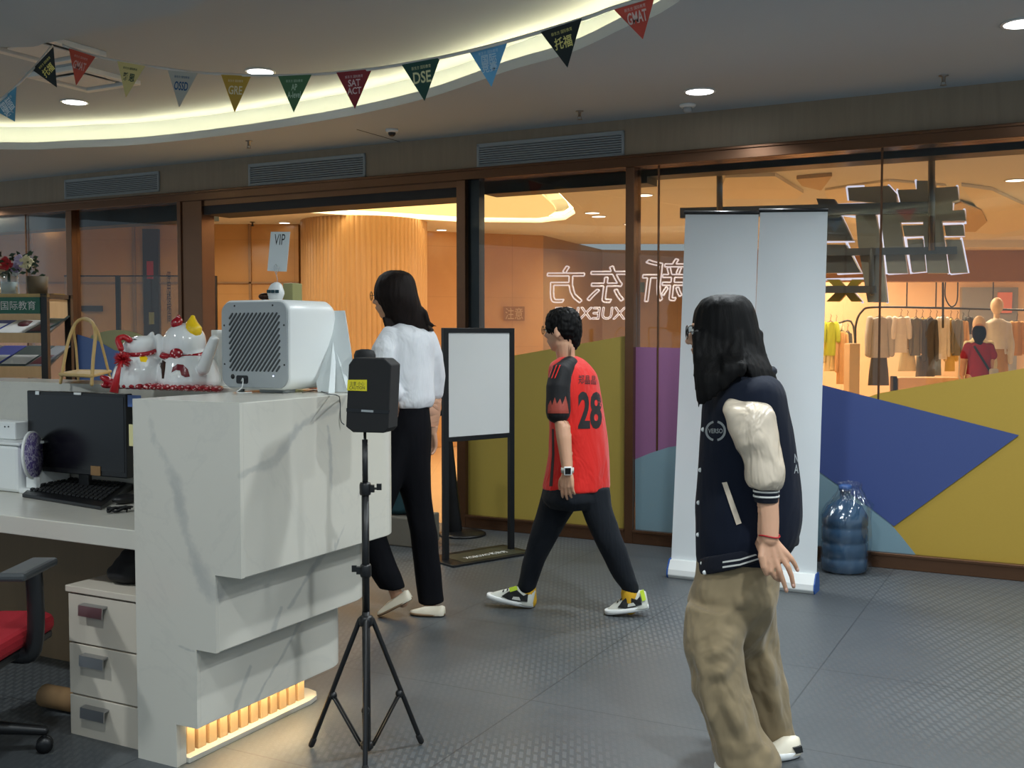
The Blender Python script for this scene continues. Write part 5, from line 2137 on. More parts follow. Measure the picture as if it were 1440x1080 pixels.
prism(bm, [(-0.06, -0.16), (ww + 0.06, -0.16), (ww + 0.06, 0.16), (-0.06, 0.16)], lambda p, d: wf(p[0], p[1], d), 0.0, 0.014)
pl_ = obj('base_plate', bm, M['black'], ws, bevel=0.003)
bm = B()
prism(bm, [(0.04, -0.135), (ww + 0.01, -0.135), (ww + 0.01, 0.10), (0.04, 0.10)], lambda p, d: wf(p[0], p[1], d), 0.0145, 0.016)
obj('olive_panel', bm, mat('dark_olive_panel', srgb(52, 54, 40), 0.5), pl_)
tb = fit_bm(text_bm('XOBOXO 新东方', bold=0.02), 0.33, 0.06)
place_bm(tb, lambda v: wf(ww / 2 + 0.02 + v.x, -0.04 + v.y, 0.0165))
obj('lettering', tb, M['white_matte'], pl_)

# stanchion-like black stand behind it
q = onz(650, 752, 0.0)
st = thing('black_pole_stand', 'black tapered pole with round base and knob top behind the sign board stand', 'stand', q)
bm = B(); lathe(bm, q, [(0.165, 0.0), (0.165, 0.012), (0.15, 0.02), (0.03, 0.028)], 40)
obj('round_base', bm, M['black'], st, smooth=False)
bm = B()
q2 = at(628, 590, q.y - 0.05)
tube(bm, [q + Vector((-0.06, 0, 0.02)), q2], [0.062, 0.026], 14, flat=0.5)
obj('pole', bm, M['black'], st, smooth=True)
bm = B()
for (x, y, r) in ((619, 581, .02), (626, 577, .028), (634, 580, .024), (628, 585, .025)):
    ell(bm, at(x, y, q.y - 0.05), r, n=12, m=8)
obj('head', bm, M['black_matte'], st)

# ------------------------------------------------------------------ roll-up banners seen from behind
def banner(px_b0, px_b1, pyb0, pyb1, tops, label, sidem):
    b0, b1 = onz(px_b0, pyb0, 0.0), onz(px_b1, pyb1, 0.0)
    bu = (b1 - b0); w = bu.length; bu.normalize(); bn = Vector((-bu.y, bu.x, 0))
    f = frame(b0, bu, bn)
    r = thing('roll_up_banner', label, 'banner stand', f(w / 2, 0.05, 0), 0, 'roll-up banner stands')
    bm = B()
    prism(bm, [(0.0, 0.0), (-0.012, 0.02), (-0.006, 0.05), (0.03, 0.10), (0.09, 0.10), (0.11, 0.05), (0.11, 0.0)], lambda p, d: f(d, p[0], p[1]), 0.006, w - 0.006)
    obj('base', bm, M['white'], r, bevel=0.004)
    for x in (0.0, w - 0.006):
        bm = B()
        prism(bm, [(-0.002, 0.0), (-0.014, 0.02), (-0.008, 0.053), (0.03, 0.104), (0.09, 0.104), (0.112, 0.05), (0.112, 0.0)], lambda p, d: f(d, p[0], p[1]), x, x + 0.006)
        obj('end_cap', bm, sidem, r)
    # the film leans slightly back; top corners follow the photo
    Yt = [at(tops[0][0], tops[0][1], (b0 + bn * 0.06).y + 0.02), at(tops[1][0], tops[1][1], (b1 + bn * 0.06).y + 0.02)]
    lo0, lo1 = f(0.006, 0.055, 0.10), f(w - 0.004, 0.055, 0.10)
    bm = B()
    nx, nz = 12, 24
    V = []
    for k_ in range(2):
        g = []
        for j in range(nz + 1):
            v = j / nz
            for i in range(nx + 1):
                u_ = i / nx
                p = lo0.lerp(lo1, u_).lerp(Yt[0].lerp(Yt[1], u_), v)
                p += bn * (0.008 * math.sin(u_ * 5 + v * 3) * math.sin(v * math.pi) + k_ * 0.0015)
                g.append(bm.verts.new(p))
        V.append(g)
    for k_ in range(2):
        for j in range(nz):
            for i in range(nx):
                a = j * (nx + 1) + i
                bm.faces.new([V[k_][q] for q in (a, a + 1, a + nx + 2, a + nx + 1)])
    obj('film', bm, M['bannerfilm'], r, smooth=True)
    bm = B()
    tube(bm, [Yt[0] - bu * 0.004, Yt[1] + bu * 0.004], 0.011, 10, roundcap=False)
    obj('top_rail', bm, M['black'], r)
    bm = B()
    tube(bm, [f(w / 2, 0.085, 0.10), Yt[0].lerp(Yt[1], 0.5) + bn * 0.03], 0.009, 8)
    obj('support_pole', bm, M['chrome'], r)
    return r


M['bannerfilm'] = mat('white_banner_film', srgb(222, 228, 230), 0.28, var=0.02)
blue_cap = mat('blue_end_cap', srgb(36, 84, 160), 0.4)
banner(938, 1046, 812, 824, ((964, 299), (1067, 299)), 'white roll-up banner seen from behind, left of the overlapping pair', blue_cap)
banner(1040, 1146, 824, 836, ((1069, 296), (1164, 295)), 'white roll-up banner seen from behind, right of the overlapping pair', blue_cap)
q = onz(1108, 830, 0)
bm = B(); prism(bm, [(-.02, -.012), (.03, -.02), (.04, .0), (-.01, .012)], lambda p, d: q + Vector((p[0], p[1], d)), 0, 0.003)
tag(obj('paper_scrap', bm, M['paper']), 'small white scrap of paper on the floor at the foot of the right banner', 'paper')

# ------------------------------------------------------------------ water bottle in a clear bag
q = onz(1187, 803, 0)
wb = thing('water_bottle', 'large blue water bottle in a clear plastic bag by the glass wall', 'water bottle', q)
zc_ = lambda py: at(1187, py, q.y).z
R0 = 0.132
prof = [(0.11, 0.002), (R0, 0.015), (R0, 0.08), (R0 - 0.007, 0.09), (R0, 0.10), (R0, 0.17), (R0 - 0.007, 0.18), (R0, 0.19), (R0, 0.26), (R0 - 0.007, 0.27), (R0, 0.28), (R0, 0.33), (0.10, 0.385), (0.05, 0.42), (0.032, 0.43), (0.03, 0.475), (0.034, 0.478), (0.034, 0.49)]
bm = B(); lathe(bm, q, prof, 40)
obj('bottle', bm, mat('blue_bottle', srgb(44, 76, 104), 0.15, var=0.15), wb, smooth=True)
bm = B(); lathe(bm, q + Vector((0, 0, 0.478)), [(0.036, 0), (0.037, 0.03), (0.03, 0.036)], 24)
obj('cap', bm, mat('blue_cap', srgb(58, 92, 150), 0.4), wb, smooth=True)
bm = B()
rr = []
for j, (r, z) in enumerate([(R0 + 0.012, 0.001), (R0 + 0.022, 0.03), (R0 + 0.016, 0.12), (R0 + 0.02, 0.22), (R0 + 0.015, 0.32), (0.125, 0.40), (0.085, 0.455), (0.06, 0.50), (0.075, 0.525)]):
    ring = []
    for i in range(72):
        a = 2 * math.pi * i / 72
        k_ = 0.010 * noise.noise(Vector((math.cos(a) * 4, math.sin(a) * 4, z * 14))) + 0.006 * noise.noise(Vector((a * 6, z * 40, 3)))
        if z > 0.35:
            k_ *= 2.2
        ring.append(q + Vector(((r + k_) * math.cos(a) + (0.03 if z > 0.38 else 0), (r + k_) * math.sin(a), z)))
    rr.append(ring)
sm = []
for r1, r2 in zip(rr[:-1], rr[1:]):
    for k_ in range(4):
        sm.append([a.lerp(b, k_ / 4) + (a - q).normalized() * 0.004 * noise.noise(a.lerp(b, k_ / 4) * 60) for a, b in zip(r1, r2)])
sm.append(rr[-1])
rings(bm, sm, close=False)
obj('plastic_bag', bm, M['cover_clear'], wb, smooth=True)

# grey storage box with a dark teal bag, seen between the white-bloused woman's legs
q = onz(556, 768, 0)
bm = B(); box(bm, frame(q, U2, N2), -0.18, 0.16, 0.0, 0.3, 0, at(556, 727, q.y).z)
tag(obj('grey_storage_box', bm, mat('grey_brown_box', srgb(112, 108, 98), 0.7), bevel=0.01), 'low grey box on the floor behind the woman in the white blouse', 'box')
zq = at(556, 727, q.y).z
bm = B()
rings(bm, [[Vector((q.x + 0.02 + rx * math.cos(a), q.y + 0.14 + ry * math.sin(a), zq + z)) for a in [2 * math.pi * i / 24 for i in range(24)]] for rx, ry, z in ((0.10, 0.07, 0.004), (0.135, 0.10, 0.03), (0.14, 0.10, 0.15), (0.12, 0.08, 0.27), (0.11, 0.03, 0.33))])
tag(fused('teal_bag', bm, M['teal_fabric'], voxel=0.01, disp=lambda p, n: 0.006 * noise.noise(p * 14)), 'dark teal bag on the low grey box behind the woman in the white blouse', 'bag')

# ------------------------------------------------------------------ hanging shop-style sign of metal letters, seen from behind through the glass
SS = 0.75


def sg(px, py, s=SS):
    return plane_hit(px, py, W0 + N2 * s, N2)


sign = thing('hanging_letter_sign', 'metal characters with white glowing edges hung from steel poles beyond the right glass', 'sign', sg(1260, 300))
thick = 0.07


def stroke_set(polys, name, par, m_front, s=SS, th=thick, edge=True):
    bm = B()
    for P in polys:
        prism(bm, [sg(x, y, s) for x, y in P], lambda p, d: p + N2 * d, 0.0, th)
    o = obj(name, bm, m_front, par)
    if edge:
        bm = B()
        for P in polys:
            pts = [sg(x, y, s) for x, y in P]
            c = sum(pts, Vector()) / len(pts)
            for a, b in zip(pts, pts[1:] + pts[:1]):
                tube(bm, [a + N2 * (th + 0.03), b + N2 * (th + 0.03)], 0.011, 6)
        obj(name + '_glow_edge', bm, M['led_white'], o)
    return o


M['signmetal'] = mat('brushed_bronze_grey', srgb(240, 226, 196), 0.5, 0.0, var=0.15, vscale=5)
xin = [
    [(1192, 264), (1250, 261), (1260, 272), (1262, 300), (1236, 301), (1231, 285), (1194, 282)],
    [(1203, 302), (1231, 302), (1239, 342), (1247, 425), (1220, 425), (1206, 340)],
    [(1238, 302), (1262, 300), (1266, 314), (1276, 384), (1248, 384)],
    [(1262, 267), (1289, 266), (1289, 254), (1315, 254), (1316, 264), (1346, 262), (1348, 281), (1339, 284), (1339, 296), (1356, 295), (1358, 310), (1262, 312), (1262, 300), (1274, 298), (1273, 286), (1266, 284)],
    [(1298, 310), (1324, 310), (1333, 384), (1304, 384), (1299, 333)],
    [(1276, 337), (1297, 336), (1301, 381), (1283, 383)],
    [(1269, 317), (1298, 316), (1299, 331), (1272, 332)],
    [(1328, 317), (1354, 316), (1356, 331), (1330, 331)],
    [(1330, 337), (1351, 337), (1360, 383), (1337, 384)],
]
bm = B()
glow = [[(1191, 264), (1193, 281), (1232, 279), (1234, 287)], [(1192, 263), (1214, 262)], [(1250, 261), (1259, 271), (1261, 288)], [(1262, 267), (1266, 284), (1306, 283)],
        [(1288, 254), (1290, 265)], [(1346, 262), (1348, 282), (1314, 284)], [(1340, 286), (1339, 296)], [(1356, 295), (1358, 314), (1324, 315)], [(1354, 317), (1356, 332), (1327, 333), (1334, 384)],
        [(1352, 336), (1362, 383), (1338, 385)], [(1297, 313), (1266, 314), (1276, 384), (1250, 385)], [(1273, 334), (1299, 333), (1303, 382), (1281, 384), (1273, 334)],
        [(1231, 302), (1239, 342), (1248, 425)], [(1236, 302), (1247, 384)], [(1203, 305), (1184, 303), (1201, 340), (1163, 340)], [(1191, 342), (1212, 384), (1179, 385)], [(1177, 288), (1232, 286)],
        [(1162, 393), (1214, 392)], [(1199, 408), (1213, 425)]]
for g_ in glow:
    tube(bm, [sg(x, y, SS + 0.10) for x, y in g_], 0.009, 6)
obj('glow_edges', bm, M['led_white'], sign)
stroke_set(xin, 'character', sign, M['signmetal'], edge=False)
dong = [
    [(1148, 279), (1173, 280), (1179, 290), (1152, 292)],
    [(1100, 302), (1182, 303), (1199, 338), (1100, 338)],
    [(1100, 344), (1189, 344), (1210, 383), (1158, 384)],
]
stroke_set(dong, 'character', sign, mat('dark_sign_metal', srgb(150, 144, 132), 0.4, 0.1), edge=False)
xx = [[(1162, 393), (1180, 393), (1190, 404), (1198, 393), (1214, 393), (1198, 408), (1212, 424), (1197, 424), (1189, 414), (1180, 424), (1162, 424), (1178, 408)]]
stroke_set(xx, 'letter_x', sign, mat('gold_letter', srgb(255, 206, 50), 0.5, 0.0), th=0.05, edge=False)
for (p, q_, r, nm) in (((958, 300), (1306, 292), 0.028, 'cross_bar'), ((1156, 355), (1346, 352), 0.018, 'cross_bar'), ((1150, 407), (1232, 407), 0.018, 'cross_bar')):
    bm = B()
    a, b = sg(*p, SS - 0.05), sg(*q_, SS - 0.05)
    f_ = frame(a, b - a, N2)
    box(bm, lambda x, y, z: a + (b - a).normalized() * x + N2 * y + Vector((0, 0, z)), 0, (b - a).length, -r, r, -r * 1.3, r * 1.3)
    obj(nm, bm, M['steel'], sign)
for px, pyb in ((1012, 300), (1310, 352)):
    bm = B()
    a, b = sg(px, 200, SS - 0.09), sg(px, pyb, SS - 0.09)
    a.z = ZM
    tube(bm, [a, b], 0.022, 14, roundcap=False)
    g = obj('hanging_pole', bm, M['steel'], sign, smooth=True)
    bm = B(); lathe(bm, a + Vector((0, 0, -0.012)), [(0.07, 0), (0.07, 0.011)], 20)
    obj('ceiling_flange', bm, M['steel'], g)
bm = B()
a, b = sg(1226, 352, SS - 0.05), sg(1226, 412, SS - 0.05)
tube(bm, [a, b], 0.02, 10)
obj('drop_bar', bm, M['steel'], sign)

# ---- sign's reflection built as glowing outlined characters before the brown wall (left of banners)
def reflected_sign(txt, px0, px1, py0, py1, Y, label, dy=0.0, r=0.007):
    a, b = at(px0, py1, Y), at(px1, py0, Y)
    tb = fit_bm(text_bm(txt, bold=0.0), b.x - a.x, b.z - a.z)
    t = thing('sign_reflection', label, 'sign', ((a.x + b.x) / 2, Y, a.z))
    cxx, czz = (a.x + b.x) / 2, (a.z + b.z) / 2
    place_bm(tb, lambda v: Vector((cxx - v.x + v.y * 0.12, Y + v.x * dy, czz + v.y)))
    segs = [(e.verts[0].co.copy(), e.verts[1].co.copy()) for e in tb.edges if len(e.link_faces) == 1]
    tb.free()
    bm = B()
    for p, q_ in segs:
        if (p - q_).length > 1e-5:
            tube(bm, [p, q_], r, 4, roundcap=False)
    obj('reflection_outline', bm, M['reflection_glow'], t)
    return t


M['reflection_glow'] = emit('sign_reflection_glow', (0.74, 0.76, 1.0), 0.62)
reflected_sign('东方', 768, 880, 374, 426, 12.9, 'reflection of white outlined characters in the olive window above the boy', r=0.009)
reflected_sign('XUEXICE', 780, 880, 432, 449, 12.9, 'reflected row of white outlined letters under the outlined characters above the boy', r=0.006)
reflected_sign('新', 903, 962, 364, 424, 12.9, 'reflection of a white outlined character in the glass left of the banners', r=0.009)

# ------------------------------------------------------------------ bunting
def flag_mat(nm, c):
    return mat(nm, srgb(*c), 0.7, var=0.04)


FL = [
    ((-13, 152), (23, 122), (21, 171), 'sky', (86, 150, 180), '国际\n课程', (225, 235, 240), 4.9),
    ((45, 98), (75, 66), (80, 123), 'black', (24, 32, 30), '托福', (236, 220, 120), 5.1),
    ((97, 68), (134, 80), (107, 120), 'orange_red', (206, 84, 62), 'GMAT', (226, 180, 170), 5.7),
    ((165, 86), (204, 93), (177, 137), 'cream', (222, 206, 140), '雅思', (20, 60, 50), 5.6),
    ((236, 99), (278, 103), (252, 151), 'pale_grey', (186, 186, 176), 'OSSD', (36, 84, 130), 5.35),
    ((311, 105), (353, 107), (330, 158), 'mustard', (192, 154, 56), 'GRE', (226, 214, 180), 5.2),
    ((391, 107), (438, 105), (413, 158), 'green', (70, 112, 74), 'AP\nA-level', (180, 206, 180), 4.8),
    ((473, 102), (523, 97), (499, 153), 'dark_red', (140, 42, 48), 'SAT\nACT', (220, 190, 190), 4.5),
    ((565, 91), (619, 81), (597, 142), 'dark_green', (26, 72, 62), 'DSE', (222, 220, 170), 4.1),
    ((659, 71), (714, 58), (691, 122), 'light_blue', (106, 176, 222), '国际\n竞赛', (190, 220, 240), 3.95),
    ((760, 45), (818, 26), (798, 95), 'black', (18, 30, 30), '托福', (228, 216, 130), 3.75),
    ((862, 12), (921, -6), (904, 55), 'red', (192, 72, 58), 'GMAT', (216, 196, 190), 3.6),
]
M['string'] = mat('white_tape', srgb(214, 212, 206), 0.7)


def make_bunting(flags, string_px, label):
    r = thing('pennant_bunting', label, 'bunting', at(string_px[0][0], string_px[0][1], string_px[0][2]))
    P = [at(x, y, Y) for x, y, Y in string_px]
    bm = B(); tube(bm, spline(P, 5), 0.004, 6, flat=1.8)
    obj('string', bm, M['string'], r, smooth=True)
    for (a, b, c, nm, col, txt, tc, Y) in flags:
        A, Bq = at(*a, Y + 0.03), at(*b, Y - 0.03)
        Cq = at(*c, Y + 0.01)
        if a[0] > 500:
            A, Bq = at(*a, Y + 0.05), at(*b, Y - 0.05)
        nn = (Bq - A).cross(Cq - A).normalized()
        if nn.y > 0:
            nn = -nn
        bm = B()
        # gently curved triangle of cloth
        n_ = 8
        rows_ = []
        for i in range(n_ + 1):
            v = i / n_
            L_, R_2 = A.lerp(Cq, v), Bq.lerp(Cq, v)
            row = []
            for j in range(n_ + 1 - i):
                u_ = j / max(n_ - i, 1)
                p = L_.lerp(R_2, u_)
                row.append(p)
            rows_.append(row)
        for side in (0, 1):
            VV = [[bm.verts.new(p + nn * (0.0008 if side else -0.0008)) for p in row] for row in rows_]
            for i in range(n_):
                for j in range(len(VV[i]) - 1):
                    bm.faces.new((VV[i][j], VV[i][j + 1], VV[i + 1][j]) if True else ())
                    if j < len(VV[i + 1]) - 1:
                        bm.faces.new((VV[i][j + 1], VV[i + 1][j + 1], VV[i + 1][j]))
        f = obj('pennant', bm, flag_mat(nm + '_pennant', col), r)
        f['label'] = nm.replace('_', ' ') + ' pennant'
        w = (Bq - A).length
        X = (Bq - A).normalized(); Yv = nn.cross(X).normalized()
        if Yv.z < 0: Yv = -Yv
        ln = txt.count('\n') + 1
        tb = fit_bm(text_bm(txt, bold=0.02), w * (0.46 if ln == 1 and len(txt) > 2 else 0.42 if ln == 1 else 0.40), w * (0.24 if ln == 1 else 0.36))
        cc = A.lerp(Bq, 0.5) + (Cq - A.lerp(Bq, 0.5)) * (0.40 if ln == 1 else 0.42)
        place_bm(tb, lambda v: cc + X * v.x + Yv * v.y + nn * 0.0016)
        obj('lettering', tb, flag_mat(nm + '_lettering', tc), f)
        tb = fit_bm(text_bm('新东方 国际教育'), w * 0.5, w * 0.07)
        cc2 = A.lerp(Bq, 0.5) + (Cq - A.lerp(Bq, 0.5)) * 0.15
        place_bm(tb, lambda v: cc2 + X * v.x + Yv * v.y + nn * 0.0016)
        obj('small_lettering', tb, flag_mat(nm + '_lettering', tc), f)
    return r


make_bunting(FL[2:], [(88, 63, 5.8), (97, 67, 5.75), (134, 79, 5.68), (204, 92, 5.6), (278, 102, 5.35), (353, 106, 5.15), (438, 105, 4.8), (523, 97, 4.45), (619, 81, 4.05), (714, 58, 3.9), (818, 27, 3.72), (862, 11, 3.62), (921, -7, 3.5), (990, -32, 3.4)],
             'string of ten coloured pennants sagging across the raised ceiling')
make_bunting(FL[:2], [(74, 64, 5.4), (46, 97, 5.1), (23, 121, 4.95), (-13, 152, 4.8), (-60, 190, 4.6)], 'short string with a black and a blue pennant at the top left corner')
# ------------------------------------------------------------------ people
def unit(a):
    a = math.radians(a)
    return Vector((math.cos(a), math.sin(a), 0))


def head_shape(bm, c, F, r=0.098, tilt=0.0):
    """skull, jaw, nose, lips, ears, brow; c = middle of the head; F = facing."""
    F = Vector(F).normalized()
    L = Vector((-F.y, F.x, 0))
    Uz = Vector((0, 0, 1))
    k = r / 0.098
    ell(bm, c + F * -0.008 * k + Uz * 0.022 * k, (0.096 * k, 0.074 * k, 0.094 * k), F, L, Uz, 28, 20)
    ell(bm, c + F * 0.028 * k - Uz * 0.030 * k, (0.062 * k, 0.060 * k, 0.078 * k), F, L, Uz, 24, 16)
    ell(bm, c + F * 0.048 * k - Uz * 0.088 * k, (0.026 * k, 0.026 * k, 0.018 * k), F, L, Uz, 14, 10)
    tube(bm, [c + F * 0.085 * k + Uz * 0.018 * k, c + F * 0.104 * k - Uz * 0.022 * k], [0.007 * k, 0.012 * k], 10)
    for s in (-1, 1):
        ell(bm, c + F * 0.092 * k - Uz * 0.026 * k + L * s * 0.010 * k, 0.0085 * k, n=10, m=8)
        ell(bm, c + F * 0.079 * k + Uz * 0.030 * k + L * s * 0.030 * k, (0.010 * k, 0.022 * k, 0.007 * k), F, L, Uz, 12, 8)
        ell(bm, c - F * 0.010 * k + L * s * 0.077 * k - Uz * 0.004 * k, (0.018 * k, 0.008 * k, 0.030 * k), F + L * s * 0.4, L, Uz, 12, 10)
        ell(bm, c + F * 0.060 * k + L * s * 0.038 * k - Uz * 0.024 * k, (0.022 * k, 0.020 * k, 0.020 * k), F, L, Uz, 12, 8)
    ell(bm, c + F * 0.087 * k - Uz * 0.050 * k, (0.010 * k, 0.022 * k, 0.0055 * k), F, L, Uz, 12, 8)
    ell(bm, c + F * 0.084 * k - Uz * 0.060 * k, (0.010 * k, 0.018 * k, 0.0055 * k), F, L, Uz, 12, 8)


def tuck(body, garments, hc=None, Fh=None, margin=0.006, reach=0.06, skip=()):
    """keeps the skin inside what covers it"""
    trees = [bvh_of(g) for g in garments]
    for v in body.data.vertices:
        p = v.co.copy()
        if any((p - c_).length < r_ for c_, r_ in skip):
            continue
        if hc is not None and abs(p.z - hc.z) < 0.16:
            q = p - hc
            if q.length < 0.2 and (q.dot(Fh) > 0.035 and q.z < 0.055 or q.dot(Fh) > 0.0 and q.z < -0.03):
                continue
        best = None
        inside = False
        for tr_ in trees:
            loc, nr, ix, dist = tr_.find_nearest(p, reach)
            if loc is None:
                continue
            sd = (p - loc).dot(nr)
            if sd < 0 and dist > margin:
                inside = True
                break
            if abs(nr.z) > 0.75 and nr.z < 0:
                continue
            if best is None or dist < best[0]:
                best = (dist, loc, nr)
        if inside or best is None:
            continue
        v.co = best[1] - best[2] * margin
    body.data.update()


def eyes_of(c, F, par, r=0.098):
    F = Vector(F).normalized(); L = Vector((-F.y, F.x, 0)); k = r / 0.098
    for s in (-1, 1):
        e = c + F * 0.078 * k + L * s * 0.031 * k + Vector((0, 0, 0.008 * k))
        bm = B(); ell(bm, e, 0.0125 * k, n=14, m=10)
        o = obj('eye', bm, M['white'], par, smooth=True)
        bm = B(); ell(bm, e + F * 0.009 * k, (0.005 * k, 0.006 * k, 0.006 * k), F, L, (0, 0, 1), 12, 8)
        obj('iris', bm, M['black'], o, smooth=True)


def glasses_of(c, F, par, r=0.098, round_=True):
    F = Vector(F).normalized(); L = Vector((-F.y, F.x, 0)); k = r / 0.098
    bm = B()
    for s in (-1, 1):
        e = c + F * 0.103 * k + L * s * 0.035 * k + Vector((0, 0, 0.006 * k))
        P = [e + L * 0.027 * k * math.cos(a) - F * 0.006 * math.cos(a) * s * 1.5 + Vector((0, 0, 0.022 * k * math.sin(a))) for a in [2 * math.pi * i / 20 for i in range(21)]]
        tube(bm, P, 0.0017, 6, roundcap=False)
        tube(bm, [e + L * s * 0.027 * k - F * 0.009, c + L * s * 0.079 * k + F * 0.03 * k + Vector((0, 0, 0.012)), c + L * s * 0.08 * k - F * 0.02 * k + Vector((0, 0, 0.008))], 0.0016, 6)
    tube(bm, [c + F * 0.106 * k + L * 0.009 + Vector((0, 0, .01)), c + F * 0.106 * k - L * 0.009 + Vector((0, 0, .01))], 0.0016, 6)
    o = obj('glasses', bm, M['glasses'], par)
    bm = B()
    for s in (-1, 1):
        e = c + F * 0.103 * k + L * s * 0.035 * k + Vector((0, 0, 0.006 * k))
        prism(bm, [(math.cos(a), math.sin(a)) for a in [2 * math.pi * i / 16 for i in range(16)]],
              lambda p, d: e + L * 0.026 * k * p[0] - F * 0.006 * p[0] * s * 1.5 + Vector((0, 0, 0.021 * k * p[1])) + F * d, -0.0006, 0.0006)
    obj('lenses', bm, M['clear'], o)


def hand_shape(bm, wrist, down, thumb, k=1.0, curl=0.35, spread=0.12, palm_r=0.9):
    """relaxed hand: down = wrist to knuckles, thumb = towards the thumb side, palm normal = down x thumb side"""
    d, s = Vector(down).normalized(), Vector(thumb)
    s = (s - d * s.dot(d)).normalized()
    nrm = d.cross(s)
    return _hand(bm, Vector(wrist), d, s, nrm, k, curl, spread)


def _hand(bm, w, d, s, nrm, k, curl, spread, lens=(0.070, 0.078, 0.073, 0.056)):
    pal = [w + d * 0.02 * k + s * x * k for x in (-0.014, 0.014)]
    for i, x in enumerate((0.030, 0.010, -0.010, -0.029)):
        tube(bm, [w + s * x * 0.55 * k, w + d * 0.045 * k + s * x * 0.9 * k, w + d * (0.084 - 0.004 * abs(i - 1)) * k + s * x * k], [0.0155 * k, 0.0145 * k, 0.0115 * k], 10)
    ell(bm, w + d * 0.035 * k + s * 0.020 * k + nrm * 0.006 * k, (0.03 * k, 0.016 * k, 0.014 * k), d, s, nrm, 14, 10)
    for i, x in enumerate((0.030, 0.010, -0.010, -0.029)):
        base = w + d * (0.084 - 0.004 * abs(i - 1)) * k + s * x * k
        dr = (d + s * spread * (1.5 - i) / 1.5).normalized()
        p = base
        L_ = lens[i] * k
        pts, rad = [p], [0.0098 * k]
        c = curl * (0.8 + 0.15 * i)
        for j, fr_ in enumerate((0.45, 0.31, 0.24)):
            dr = (dr * math.cos(c) + nrm * math.sin(c)).normalized()
            p = p + dr * L_ * fr_
            pts.append(p)
            rad.append((0.0090, 0.0082, 0.0068)[j] * k)
        tube(bm, pts, rad, 10)
    t0 = w + d * 0.020 * k + s * 0.020 * k
    t1 = t0 + (d * 0.7 + s * 0.62 + nrm * 0.25).normalized() * 0.040 * k
    t2 = t1 + (d * 0.9 + s * 0.25 + nrm * 0.3).normalized() * 0.030 * k
    t3 = t2 + (d * 0.95 + s * 0.05 + nrm * 0.35).normalized() * 0.024 * k
    tube(bm, [t0, t1, t2, t3], [0.015 * k, 0.0115 * k, 0.0098 * k, 0.0080 * k], 10)


def folds(amp=0.006, sc=9.0, zs=0.45, seed=0.0):
    def f(p, n):
        q = Vector((p.x * sc + seed, p.y * sc, p.z * sc * zs))
        v = noise.noise(q) + 0.5 * noise.noise(q * 2.1 + Vector((seed, 3, 1)))
        r = 1 - abs(noise.noise(q * 1.3 + Vector((7, seed, 2)))) * 2
        return amp * (0.7 * v + 0.5 * r - 0.3)
    return f


def strands(bm, roots, length, spread, down=Vector((0, 0, -1)), n=60, r=0.006, seed=1, curve=0.02):
    rnd = random.Random(seed)
    for i in range(n):
        a = rnd.choice(roots)
        p = Vector(a[0]) .lerp(Vector(a[1]), rnd.random())
        l = length * rnd.uniform(0.6, 1.15)
        d = (down + Vector((rnd.uniform(-1, 1), rnd.uniform(-1, 1), 0)) * spread).normalized()
        tube(bm, [p, p + d * l * 0.5 + Vector((rnd.uniform(-1, 1), rnd.uniform(-1, 1), 0)) * curve * 0.3, p + d * l], [r, r * 0.75, r * 0.15], 6)


def hair_disp(amp=0.004):
    def f(p, n):
        q = Vector((p.x * 55, p.y * 55, p.z * 4))
        return amp * noise.noise(q) * (1 - abs(n.z) * 0.6)
    return f


def shoe(par, heel, toe, w, h, m_up, m_sole, kind, up=Vector((0, 0, 1))):
    """heel and toe: ground-contact points of the sole's ends"""
    heel, toe = Vector(heel), Vector(toe)
    d = (toe - heel); L_ = d.length; d.normalize()
    s = Vector(up).cross(d).normalized()
    u_ = d.cross(s)
    bm = B()
    rr = []
    def outline(z, inset, taper=1.0):
        P = []
        for i in range(28):
            a = 2 * math.pi * i / 28
            x = math.cos(a)
            y = math.sin(a)
            wx = w * (0.46 + 0.09 * math.cos(a - 0.5)) - inset
            P.append(heel + d * (L_ * 0.5 + (L_ * 0.5 - inset) * math.copysign(abs(x) ** 0.75, x)) + s * wx * math.copysign(abs(y) ** 0.8, y) * taper + u_ * z)
        return P
    th = 0.022 if kind == 'sneaker' else 0.010
    rings(bm, [outline(0.0, 0.006), outline(0.004, 0.0), outline(th, 0.0), outline(th + 0.002, 0.004)])
    sole = obj('sole', bm, m_sole, par, smooth=False)
    bm = B()
    # upper: lofted along the foot
    n = 20
    secs = []
    for i in range(13):
        t_ = i / 12
        x = L_ * (0.015 + 0.965 * t_)
        ww = w * 0.47 * (1 - 0.0 * t_) * (math.sin(math.pi * min(max(t_ * 0.86 + 0.12, 0), 1)) ** 0.35)
        if kind == 'flat':
            hh = h * (0.85 if t_ < 0.12 else 0.78 - 0.25 * (t_ - 0.12)) * (1 - max(0, t_ - 0.6) * 1.1)
        else:
            hh = h * (1.0 if t_ < 0.35 else 1.0 - 0.78 * (t_ - 0.35) / 0.65)
            hh *= (1 - max(0, t_ - 0.88) * 2.2)
        if t_ < 0.05:
            ww *= 0.72; hh *= 0.9
        ring = []
        for j in range(n):
            a = 2 * math.pi * j / n
            cy, cz = math.cos(a), math.sin(a)
            z = th * 0.6 + (hh - th * 0.6) * max(cz, -0.05)
            ring.append(heel + d * x + s * ww * cy * (1 - 0.25 * max(cz, 0)) + u_ * z)
        secs.append(ring)
    rings(bm, secs)
    up_ = obj('upper', bm, m_up, par, smooth=True)
    return sole, up_, (heel, d, s, u_, L_, w, h, th)


